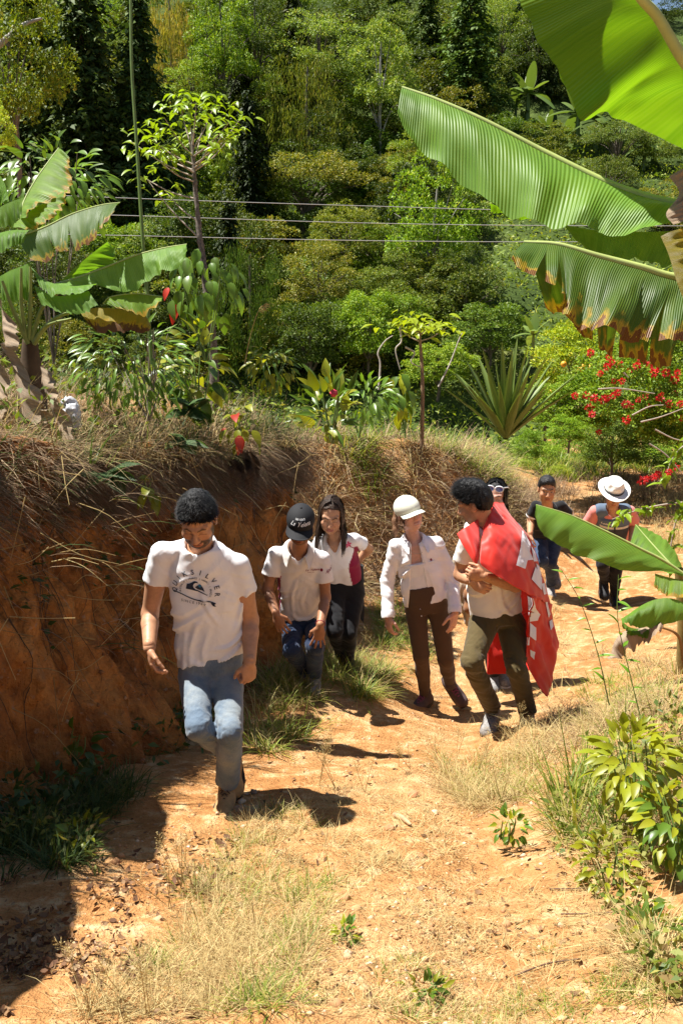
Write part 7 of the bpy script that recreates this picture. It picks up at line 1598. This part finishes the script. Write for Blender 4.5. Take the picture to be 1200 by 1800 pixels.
xx, dd, ii = terrace(2600, .3, 2.0); n_ = len(xx); b = W(xx, dd, np.maximum(G(xx, dd), high(xx, dd) + .03)) + np.array([0,0,1.0]) * rng.uniform(.05, .4, n_)[:, None]
V, F = leaf_quads(b, rand_unit(n_) + [.2,-.4,.2], rand_unit(n_) + [0,-.3,1.0], rng.uniform(.03, .10, n_), rng.uniform(.014, .04, n_)); tag(mk('leafy_ground_cover', V, F, LEAF_A, None, False), kind='stuff')
m2 = (d >= 10) & (s < .12) & (s > -1.9) & (rng.random(n) < .95); grass('dry_grass', x[m2], d[m2], G_DRY, (.25,.65), (.007,.015), (.5,1.6), (.1,-.25), .09, out=.8)
x2 = rng.uniform(-.3, 3.6, 26000); d2 = rng.uniform(10, 17, 26000); s2, _, _ = foot(x2, d2); den2 = fbm(x2 * .9, d2 * .9, x2 * 0, 15, 3) + .35 * (x2 - 1.2)
m3 = (s2 < -.55) & (s2 > -2.6) & (den2 > .05); grass('green_grass', x2[m3], d2[m3], G_GREEN, (.22,.60), (.008,.018), (.4,1.4), (.1,-.25), .10, out=.7)
m4 = (s2 < .0) & (s2 > -1.2) & (rng.random(26000) < .35); grass('dry_grass', x2[m4], d2[m4], G_STRAW, (.3,.75), (.005,.010), (.6,1.6), (.1,-.3), .10, out=.8)
# the fringe that hangs over the cut face
nh = 20000; i = rng.integers(0, ns, nh); q = bl[i] + outw[i] * (-.34 - .26 * rng.random(nh))[:, None]; uu_ = high(q[:, 0] * 0 + rimx[i, 0], rimx[i, 1]) + .02 - (.62 - .30 * smooth(1.5, 6, cum[i])) * rng.random(nh)**1.5 - .04
keep = fbm(cum[i] * 1.4, cum[i] * 0, cum[i] * 0, 33, 3) > -.25; i, q, uu_ = i[keep], q[keep] , uu_[keep]
b = W(q[:, 0], q[:, 1], uu_); o3 = np.stack([outw[i, 0], outw[i, 1] * CS, np.zeros(len(i))], 1); V, F = blades(b, nrm(o3 + [0,0,.35] + .5 * rand_unit(len(i))), rng.uniform(.16, .48, len(i)), rng.uniform(.003, .007, len(i)), rng.uniform(1.0, 2.2, len(i)), 4)
tag(mk('hanging_grass', V, F, G_DRY, None, False), kind='stuff')
# tufts rooted all over the lip of the bank
gi = rng.integers(0, ns, 15000); gj = rng.integers(int(nt_ * .70), nt_, 15000); keep = fbm(cum[gi] * 1.7, gj * .06, gi * 0., 37, 2) > -.35; gi, gj = gi[keep], gj[keep]
b = BANKP[gi, gj]; o3 = np.stack([outw[gi, 0], outw[gi, 1] * CS, np.zeros(len(gi))], 1)
V, F = blades(b, nrm(o3 * .6 + [0,0,.8] + .6 * rand_unit(len(gi))), rng.uniform(.12, .42, len(gi)), rng.uniform(.003, .008, len(gi)), rng.uniform(.8, 2.1, len(gi)), 3); tag(mk('hanging_grass', V, F, G_DRY, None, False), kind='stuff')
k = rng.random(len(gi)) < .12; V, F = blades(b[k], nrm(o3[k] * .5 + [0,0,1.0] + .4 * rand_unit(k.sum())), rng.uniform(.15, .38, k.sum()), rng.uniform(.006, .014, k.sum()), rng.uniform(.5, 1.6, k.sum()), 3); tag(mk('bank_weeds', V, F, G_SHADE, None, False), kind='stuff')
# left part of the bank: coarse grass with long green blades down the face
x = rng.uniform(-2.6, -1.0, 5200); d = rng.uniform(3.6, 5.9, 5200); s, _, _ = foot(x, d); m = (s < -.25) & (s > -.8); ii = np.argmin(np.abs(bl[:, 1][None] - d[m][:, None]), 1)
gap_ = fbm(bl[ii, 1] * 1.3, ii * 0., ii * 0., 44, 2) + rng.random(len(ii)); ii = ii[gap_ > .75]; tt = 1 - .62 * rng.random(len(ii))**1.3; b = W(bl[ii, 0] + outw[ii, 0] * .02, bl[ii, 1] + outw[ii, 1] * .02, u0[ii] + (u1[ii] - u0[ii]) * tt); o3 = np.stack([outw[ii, 0], outw[ii, 1] * CS, np.zeros(len(ii))], 1)
V, F = blades(b, nrm(o3 * .8 + [0,0,.6] + .5 * rand_unit(len(ii))), rng.uniform(.10, .40, len(ii)), rng.uniform(.003, .007, len(ii)), rng.uniform(.8, 2.0, len(ii)), 4); tag(mk('hanging_grass', V, F, G_DRY, None, False), kind='stuff')
k = rng.random(len(ii)) < .16; V, F = blades(b[k], nrm(o3[k] * .8 + [0,0,.9] + .4 * rand_unit(k.sum())), rng.uniform(.2, .5, k.sum()), rng.uniform(.009, .018, k.sum()), rng.uniform(.6, 1.5, k.sum()), 4); tag(mk('bank_weeds', V, F, G_SHADE, None, False), kind='stuff')
# roots and pale stalks lying over the bank
ps = []
for _ in range(170):
    j = rng.integers(20, ns - 4); t0 = rng.uniform(.35, 1.02); p0 = W(bl[j, 0] + outw[j, 0] * .04, bl[j, 1] + outw[j, 1] * .04, u0[j] + (u1[j] - u0[j]) * t0); dr = unit(np.array([rng.normal(), .3*rng.normal() - .3, rng.normal() * .7 - .25])); L = rng.uniform(.12, .42)
    ps.append(tube(catmull([p0, p0 + dr * L * .5 + [0,-.02,.03 * rng.normal()], p0 + dr * L + [0,-.02,-.12 * L]], 7), np.linspace(.0028, .0012, 7), 4))
tag(mk('dry_stalks', *join(ps), G_STRAW), kind='stuff')
# foot of the bank
x, d = reg([(0,1360),(120,1300),(230,1270),(340,1230),(345,1330),(240,1400),(170,1440),(140,1520),(0,1560)], 6500); grass('bank_weeds', x, d, G_SHADE, (.07,.24), (.004,.011), (.3,1.2), tuft=.05, out=.7)
x, d = reg([(0,1320),(330,1220),(460,1150),(470,1230),(340,1320),(0,1480)], 2600); grass('dry_grass', x, d, G_DRY, (.08,.28), (.003,.006), (.5,1.5), tuft=.06, out=.9)
x, d = reg([(440,1290),(450,1190),(560,1140),(690,1175),(670,1225),(560,1270),(500,1310),(450,1330)], 4200); grass('green_grass', x, d, G_GREEN, (.10,.30), (.004,.009), (.4,1.4), (.05,-.05), tuft=.05, out=.7)
x, d = reg([(440,1290),(450,1190),(560,1140),(690,1175),(670,1225),(560,1270),(500,1310),(450,1330)], 2600); grass('dry_grass', x, d, G_STRAW, (.10,.36), (.0025,.005), (.4,1.4), tuft=.06, out=.6)
x, d = reg([(640,1080),(700,1050),(780,1090),(730,1180),(660,1180)], 1500); grass('green_grass', x, d, G_GREEN, (.10,.28), (.004,.009), (.4,1.4), tuft=.06, out=.6)
x, d = reg([(610,1000),(720,1000),(900,960),(930,1000),(760,1080),(640,1100)], 2600); grass('dry_grass', x, d, G_DRY, (.12,.34), (.004,.008), (.5,1.5), tuft=.08, out=.8)
# the path
x, d = reg([(120,1800),(250,1680),(330,1560),(440,1440),(570,1430),(610,1560),(560,1690),(540,1800)], 8500); grass('straw_grass', x, d, G_STRAW, (.04,.16), (.0016,.0036), (.3,1.5), tuft=.045, out=.7)
x, d = reg([(150,1800),(280,1680),(350,1540),(440,1440),(560,1430),(590,1560),(540,1690),(520,1800)], 4200); grass('green_grass', x, d, G_GREEN, (.05,.15), (.002,.0045), (.3,1.3), tuft=.04, out=.7)
x, d = reg([(560,1340),(760,1290),(830,1500),(600,1580)], 3600); grass('straw_grass', x, d, G_STRAW, (.03,.12), (.0016,.0035), (.5,1.6), tuft=.05, out=.9)
x, d = reg([(770,1270),(850,1275),(950,1300),(960,1350),(900,1420),(800,1400),(765,1330)], 4600); grass('straw_grass', x, d, G_STRAW, (.08,.27), (.002,.0045), (.3,1.5), tuft=.05, out=.8)
x, d = reg([(770,1280),(950,1310),(930,1400),(800,1390)], 900); grass('green_grass', x, d, G_GREEN, (.06,.18), (.003,.006), (.3,1.2), tuft=.05, out=.7)
x, d = reg([(540,1800),(640,1620),(900,1540),(1060,1560),(1200,1680),(1200,1800)], 8500); grass('straw_grass', x, d, G_STRAW, (.025,.11), (.0013,.003), (.4,1.7), tuft=.05, out=1.0)
x, d = reg([(560,1800),(700,1690),(1000,1640),(1200,1720),(1200,1800)], 1800); grass('green_grass', x, d, G_GREEN, (.03,.09), (.002,.004), (.3,1.4), tuft=.03, out=.9)
x, d = reg([(600,1560),(840,1430),(1000,1480),(1040,1560),(700,1660)], 2200); grass('straw_grass', x, d, G_STRAW, (.02,.08), (.0014,.003), (.6,1.8), tuft=.05, out=1.1)
x, d = reg([(990,1180),(1060,1120),(1200,1120),(1200,1330),(1060,1350),(970,1310),(950,1260)], 9000); grass('straw_grass', x, d, G_STRAW, (.08,.30), (.002,.005), (.4,1.6), tuft=.06, out=.9)
x, d = reg([(990,1180),(1060,1120),(1200,1120),(1200,1330),(1060,1350),(970,1310)], 4200); grass('dry_grass', x, d, G_DRY, (.06,.24), (.0025,.005), (.5,1.7), tuft=.06, out=1.0)
x, d = reg([(1000,1200),(1200,1150),(1200,1300),(1060,1340)], 1500); grass('green_grass', x, d, G_GREEN, (.08,.22), (.003,.008), (.3,1.2), tuft=.06, out=.7)
x, d = reg([(880,1090),(940,1050),(1010,1090),(980,1170),(900,1150)], 700); grass('straw_grass', x, d, G_STRAW, (.08,.25), (.003,.006), (.3,1.4), tuft=.06)
x, d = reg([(1080,850),(1200,840),(1200,1000),(1110,970)], 5200); grass('straw_grass', x, d, G_STRAW, (.12,.36), (.005,.010), (.3,1.4), tuft=.09)
x, d = reg([(925,880),(960,810),(1200,790),(1200,860),(1090,900),(990,930)], 5200); grass('dry_grass', x, d, G_DRY, (.15,.45), (.006,.012), (.3,1.4), tuft=.1)
x, d = reg([(900,790),(960,770),(1000,750),(1200,740),(1200,830),(1000,850),(930,850)], 9000); grass('green_grass', x, d, G_GREEN, (.2,.6), (.014,.03), (.3,1.3), tuft=.1)
x, d = reg([(120,1800),(300,1500),(520,1330),(760,1260),(1000,1330),(1040,1560),(1130,1800)], 9000); grass('straw_grass', x, d, G_STRAW, (.02,.11), (.0014,.003), (.5,1.8), tuft=.07, out=1.1)
x, d = reg([(640,1240),(760,1180),(900,1150),(1000,1120),(1010,1260),(780,1290)], 1500); grass('straw_grass', x, d, G_STRAW, (.03,.14), (.002,.004), (.5,1.8), tuft=.06, out=1.0)
# low leafy growth on the right bank of the path
x, d = reg([(960,1430),(1030,1330),(1200,1260),(1200,1760),(1130,1720),(1030,1560),(980,1500)], 2000); n = len(x); b = ground_z(x, d) + np.array([0,0,1.0]) * (rng.uniform(.0, .22, n) * np.clip((x - .75) * 1.6, .15, 1))[:, None]
V, F = leaf_quads(b, rand_unit(n) + [0,-.4,.2], rand_unit(n) * .8 + [0,-.3,1.0], rng.uniform(.018, .065, n), rng.uniform(.009, .030, n)); LM_LOW = leaf_mat('low_leaf', [(0, (.07,.12,.02)), (.45, (.19,.23,.04)), (.8, (.34,.33,.08)), (1, (.36,.24,.12))], .5, .35, tint=False, spec=.25); tag(mk('leafy_ground_cover', V, F, LM_LOW, None, False), kind='stuff')
x, d = reg([(960,1430),(1030,1330),(1200,1260),(1200,1760),(1130,1720),(1030,1560),(980,1500)], 6000); grass('dry_grass', x, d, G_STRAW, (.06,.28), (.002,.0045), (.4,1.6), tuft=.05, out=.9)
x, d = reg([(980,1420),(1050,1330),(1120,1330),(1080,1480),(1000,1490)], 700); grass('green_grass', x, d, G_GREEN, (.15,.42), (.005,.012), (.2,1.0), tuft=.06, out=.5)
x, d = reg([(60,1430),(180,1430),(180,1520),(0,1540),(0,1470)], 900); n = len(x); b = ground_z(x, d) + np.array([0,0,1.0]) * rng.uniform(0, .10, n)[:, None]; V, F = leaf_quads(b, rand_unit(n) + [0,-.3,.3], rand_unit(n) + [0,0,1.0], rng.uniform(.02, .07, n), rng.uniform(.01, .025, n)); tag(mk('leafy_ground_cover', V, F, LM_LOW, None, False), kind='stuff')
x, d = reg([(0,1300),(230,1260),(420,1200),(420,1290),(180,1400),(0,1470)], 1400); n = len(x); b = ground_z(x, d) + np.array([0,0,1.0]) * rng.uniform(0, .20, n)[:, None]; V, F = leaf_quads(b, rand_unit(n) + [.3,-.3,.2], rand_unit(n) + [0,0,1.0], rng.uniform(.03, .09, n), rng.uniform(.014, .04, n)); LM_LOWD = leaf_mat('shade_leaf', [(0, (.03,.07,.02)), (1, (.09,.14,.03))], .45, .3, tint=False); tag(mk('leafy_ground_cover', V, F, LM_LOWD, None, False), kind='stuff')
# brown leaf litter in the lower left corner and scattered on the path
LM_LIT = leaf_mat('litter_leaf', [(0, (.085,.040,.020)), (.5, (.17,.085,.042)), (.85, (.27,.16,.08)), (1, (.42,.30,.18))], .75, .1, (1,.8,.6), tint=False, spec=.2)
def curled(X, D, L, name='leaf_litter', mat=None, up=.03):
    n = len(X); b = ground_z(X, D) + np.array([0,0,1.0]) * rng.uniform(.0, up, n)[:, None]; d_ = nrm(rand_unit(n) * [1,1,.35]); nn = nrm(rand_unit(n) * .9 + [0,0,.8]); sd_ = nrm(np.cross(d_, nn)); nn = np.cross(sd_, d_); L = rng.uniform(L[0], L[1], n)[:, None]; w_ = L * rng.uniform(.3, .6, (n, 1)); c = rng.uniform(.1, .6, (n, 1)) * L
    rows = []
    for t, wv in ((0,.25),(.35,1),(.7,.85),(1,.1)): ce = b + d_ * L * (t - .5) + nn * c * ((t - .5)**2 * 2); rows += [ce - sd_ * w_ * wv * .5 + nn * w_ * .3, ce + sd_ * w_ * wv * .5 + nn * w_ * .3 * rng.uniform(-1, 1, (n, 1))]
    V = np.stack(rows, 1).reshape(-1, 3); o = (np.arange(n) * 8)[:, None]; F = np.concatenate([o + np.array([0,1,3,2]), o + np.array([2,3,5,4]), o + np.array([4,5,7,6])]); return tag(mk(name, V, F, mat or LM_LIT, None, True), kind='stuff')
x, d = reg([(0,1540),(140,1510),(240,1560),(310,1640),(260,1720),(180,1780),(0,1800)], 2100); curled(x, d, (.007,.036))
x, d = reg([(200,1500),(420,1440),(420,1560),(300,1640)], 260); curled(x, d, (.01,.05), up=.015)
x, d = reg([(0,1480),(350,1300),(560,1250),(1000,1200),(1050,1500),(1150,1800),(0,1800)], 900); curled(x, d, (.008,.035), up=.008)
x, d = reg([(640,1150),(720,1150),(730,1200),(680,1220)], 60); curled(x, d, (.04,.12), mat=G_STRAW, up=.04)
x, d = reg([(0,1480),(350,1300),(560,1250),(1000,1200),(1050,1500),(1150,1800),(0,1800)], 1600); n = len(x); V, F = leaf_quads(ground_z(x, d) + [0,0,.006], rand_unit(n) * [1,1,.12], np.tile([0,0,1.0], (n,1)) + .2*rand_unit(n), rng.uniform(.02, .10, n), rng.uniform(.0015, .004, n)); tag(mk('straw_litter', V, F, G_STRAW, None, False), kind='stuff')
# pebbles and clods
M_PEB = leaf_mat('pebble', [(0, (.34,.17,.08)), (.6, (.52,.30,.15)), (1, (.62,.46,.32))], .9, 0.0, tint=False, spec=.1)
x, d = reg([(150,1480),(420,1330),(640,1230),(1000,1180),(1030,1480),(1150,1800),(100,1800)], 2600); n = len(x); r_ = np.exp(rng.normal(-5.0, .55, n)); r_ = np.minimum(r_, .03); ic = np.array([(1,0,0),(-1,0,0),(0,1,0),(0,-1,0),(0,0,.7),(0,0,-.7)], float); V = ground_z(x, d)[:, None] + (ic[None] * r_[:, None, None] * rng.uniform(.6, 1.3, (n, 6, 1))); of = np.array([(0,2,4),(2,1,4),(1,3,4),(3,0,4),(2,0,5),(1,2,5),(3,1,5),(0,3,5)]); F = (np.arange(n) * 6)[:, None, None] + of[None]; tag(mk('pebbles', V.reshape(-1,3), F.reshape(-1,3), M_PEB, None, True), kind='stuff')
gi = rng.integers(0, ns, 1500); gj = rng.integers(1, int(nt_ * .8), 1500); c = BANKP[gi, gj]; r_ = np.minimum(np.exp(rng.normal(-4.9, .55, 1500)), .028)
V = c[:, None] + ic[None] * r_[:, None, None] * rng.uniform(.6, 1.3, (1500, 6, 1)); F = (np.arange(1500) * 6)[:, None, None] + of[None]; tag(mk('bank_clods', V.reshape(-1,3), F.reshape(-1,3), leaf_mat('clod', [(0, (.16,.07,.028)), (.6, (.30,.14,.055)), (1, (.42,.27,.15))], .95, 0.0, tint=False, spec=.1), None, True), kind='stuff')
ps = []
for _ in range(120):      # thin roots hanging down the cut face
    j = rng.integers(20, ns - 4); k0 = rng.integers(int(nt_*.35), int(nt_*.85)); k1 = max(2, k0 - rng.integers(10, 34)); js = np.clip(j + np.cumsum(rng.integers(-1, 2, 7)), 0, ns - 1); ks = np.linspace(k0, k1, 7).astype(int); p = BANKP[js, ks] + np.stack([outw[js, 0] * .015, outw[js, 1] * .015, np.zeros(7)], 1); ps.append(tube(catmull(p, 12), np.linspace(.0032, .0012, 12), 4))
tag(mk('hanging_roots', *join(ps), M_STEMD), kind='stuff')
gi = rng.integers(0, ns, 2600); gj = rng.integers(int(nt_*.15), int(nt_*.75), 2600); keep = fbm(cum[gi] * 2.2, gj * .07, gi * 0., 57, 2) > .28; gi, gj = gi[keep], gj[keep]; o3 = np.stack([outw[gi, 0], outw[gi, 1] * CS, np.zeros(len(gi))], 1)
V, F = blades(BANKP[gi, gj], nrm(o3 * .8 + [0,0,.5] + .6 * rand_unit(len(gi))), rng.uniform(.08, .26, len(gi)), rng.uniform(.003, .007, len(gi)), rng.uniform(.8, 2.1, len(gi)), 3); tag(mk('hanging_grass', V, F, G_DRY, None, False), kind='stuff')
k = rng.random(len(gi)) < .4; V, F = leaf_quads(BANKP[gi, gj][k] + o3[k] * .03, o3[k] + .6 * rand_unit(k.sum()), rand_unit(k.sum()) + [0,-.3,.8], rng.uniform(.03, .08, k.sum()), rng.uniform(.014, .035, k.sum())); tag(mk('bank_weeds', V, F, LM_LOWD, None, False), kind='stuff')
def stone(px, py, r_, lb, col=(.40,.19,.09), cat='stone', name='stone', stretch=(1,1,.7)):
    x, d, u, ok = ground_hit([px], [py]); c = W(x, d, u)[0] + [0,0,r_*.35]; g = Grid(*box_of([c], r_*1.9), r_/5); g.add(ell(c, np.array(stretch) * r_)); g.displace(lambda p: r_*.35 * fbm(p[:,0]/r_, p[:,1]/r_, p[:,2]/r_, int(px), 3), r_); tag(mk(name, *g.mesh(), plain('stone_' + name, col, .9, .3, 30, .4)), lb, cat)
stone(725,1400,.030,'rounded red brown stone on the sunny middle of the path'); stone(685,1472,.020,'small brown clod beside the broken stick on the path'); stone(765,1425,.016,'pale flat pebble at the right of the path beside the green weed',(.60,.45,.30)); stone(420,1432,.022,'grey brown pebble just right of the front boot',(.30,.19,.12)); stone(445,1405,.020,'rough pebble behind the front boot in the shadow',(.30,.18,.11))
x, d, u, ok = ground_hit([692,722], [1444,1466]); pp = W(x, d, u + .012); V, F = tube(catmull([pp[0], lerp(pp[0], pp[1], .5) + [0,0,.01], pp[1]], 12), np.array([.010,.014,.015,.014,.014,.013,.013,.012,.011,.010,.008,.004]), 8); tag(mk('broken_stick', V, F, plain('weathered_wood', (.42,.27,.15), .9, .35, 30, .4)), 'short thick broken stick lying on the sunny path', 'stick')
for pts, lb in (([(965,1555),(1030,1558),(1090,1550)],'long thin dark twig lying across the path near the right bank'), ([(985,1600),(1060,1602),(1120,1597)],'second thin twig lying below the first near the right bank'), ([(905,1690),(960,1680),(1020,1678)],'thin reddish twig on the bare soil at the bottom right')):
    x, d, u, ok = ground_hit([p[0] for p in pts], [p[1] for p in pts]); tag(mk('twig', *tube(catmull(W(x, d, u + .008), 20), .003, 5), plain('twig_bark', (.13,.075,.05), .9)), lb, 'twig')
# seed heads of taller grasses
def seed_grass(px, py, h, lb_n=1, mat=None):
    x, d, u, ok = ground_hit([px], [py]); b = W(x, d, u)[0]; ps = []
    for _ in range(lb_n):
        tip = b + np.array([rng.normal() * .06, rng.normal() * .06 - .02, h * rng.uniform(.8, 1.1)]); c = catmull([b + rand_unit(1)[0]*.01, lerp(b, tip, .5), tip], 12); ps.append(tube(c, np.linspace(.0018,.0009,12), 4)); m = 40; k = rng.uniform(.62, 1, m); p = b + (tip - b) * k[:, None]; dd = nrm(rand_unit(m) * [1,1,.4] + [0,0,.6]); L = (1.03 - k) * h * .45 + .01
        ps.append(leaf_quads(p, dd, rand_unit(m), L, np.full(m, .0018))); ps.append(leaf_quads(p + dd * L[:, None] * .8, dd, rand_unit(m), np.full(m, .007), np.full(m, .004)))
    return join(ps)
ps = [seed_grass(px, py, h, nn_) for px, py, h, nn_ in ((322,1560,.24,5),(300,1590,.20,3),(345,1575,.18,3),(560,1395,.30,3),(590,1400,.26,2),(640,1400,.20,2),(850,1370,.30,3),(832,1360,.34,2),(880,1400,.22,2),(800,1330,.26,2),(905,1310,.30,2),(210,1760,.22,3),(260,1790,.24,3),(160,1790,.18,3),(450,1640,.20,2),(480,1500,.18,2),(700,1350,.16,2),(960,1380,.25,2),(640,1180,.40,2),(670,1140,.45,2),(720,1360,.2,2),(1000,1350,.4,2),(1160,1300,.5,2))]
tag(mk('seed_grass', *join(ps), G_STRAW, None, False), kind='stuff')
# thin flowering weeds standing at the right of the path
for pts, lb in (([(1070,1240),(1050,1150),(1020,1060),(985,1000)],'tall thin green weed leaning left in front of the back path'),([(1132,1290),(1105,1180),(1085,1090),(1086,1010)],'tall thin green weed standing right of the hat man\'s feet')):
    d0 = 5.3; c = catmull([P(x, y, d0) for x, y in pts], 26); wd_ = empty('weed', c[0], lb, 'weed'); mk('stem', *tube(c, np.linspace(.0036,.0015,26), 5), M_GSTEM, wd_)
    for p in c[4::2]: place_leaf(wd_, LP_LONG, p, rand_unit(1)[0] * [1,.5,.4] + [0,0,.3], [0,-.3,1], rng.uniform(.05,.10), tint=(1.3,1.5,.8))
for px, py, tx, ty, d0, lb in ((525,690,575,530,9.6,'tall grass stem with a drooping pale plume behind the bank'),):
    c = catmull([P(430,640,8.9), P(440,590,8.9), P(455,545,8.9), P(470,532,8.9)], 24); pl = empty('plume_grass', c[0], lb, 'grass stem'); mk('stem', *tube(c, np.linspace(.005,.002,24), 4), G_STRAW, pl); m = 40; p = c[-9:][rng.integers(0, 9, m)]; mk('plume', *leaf_quads(p, nrm(rand_unit(m)*.5 + [.6,0,-.4]), rand_unit(m), rng.uniform(.03,.08,m), rng.uniform(.004,.008,m)), G_STRAW, pl)
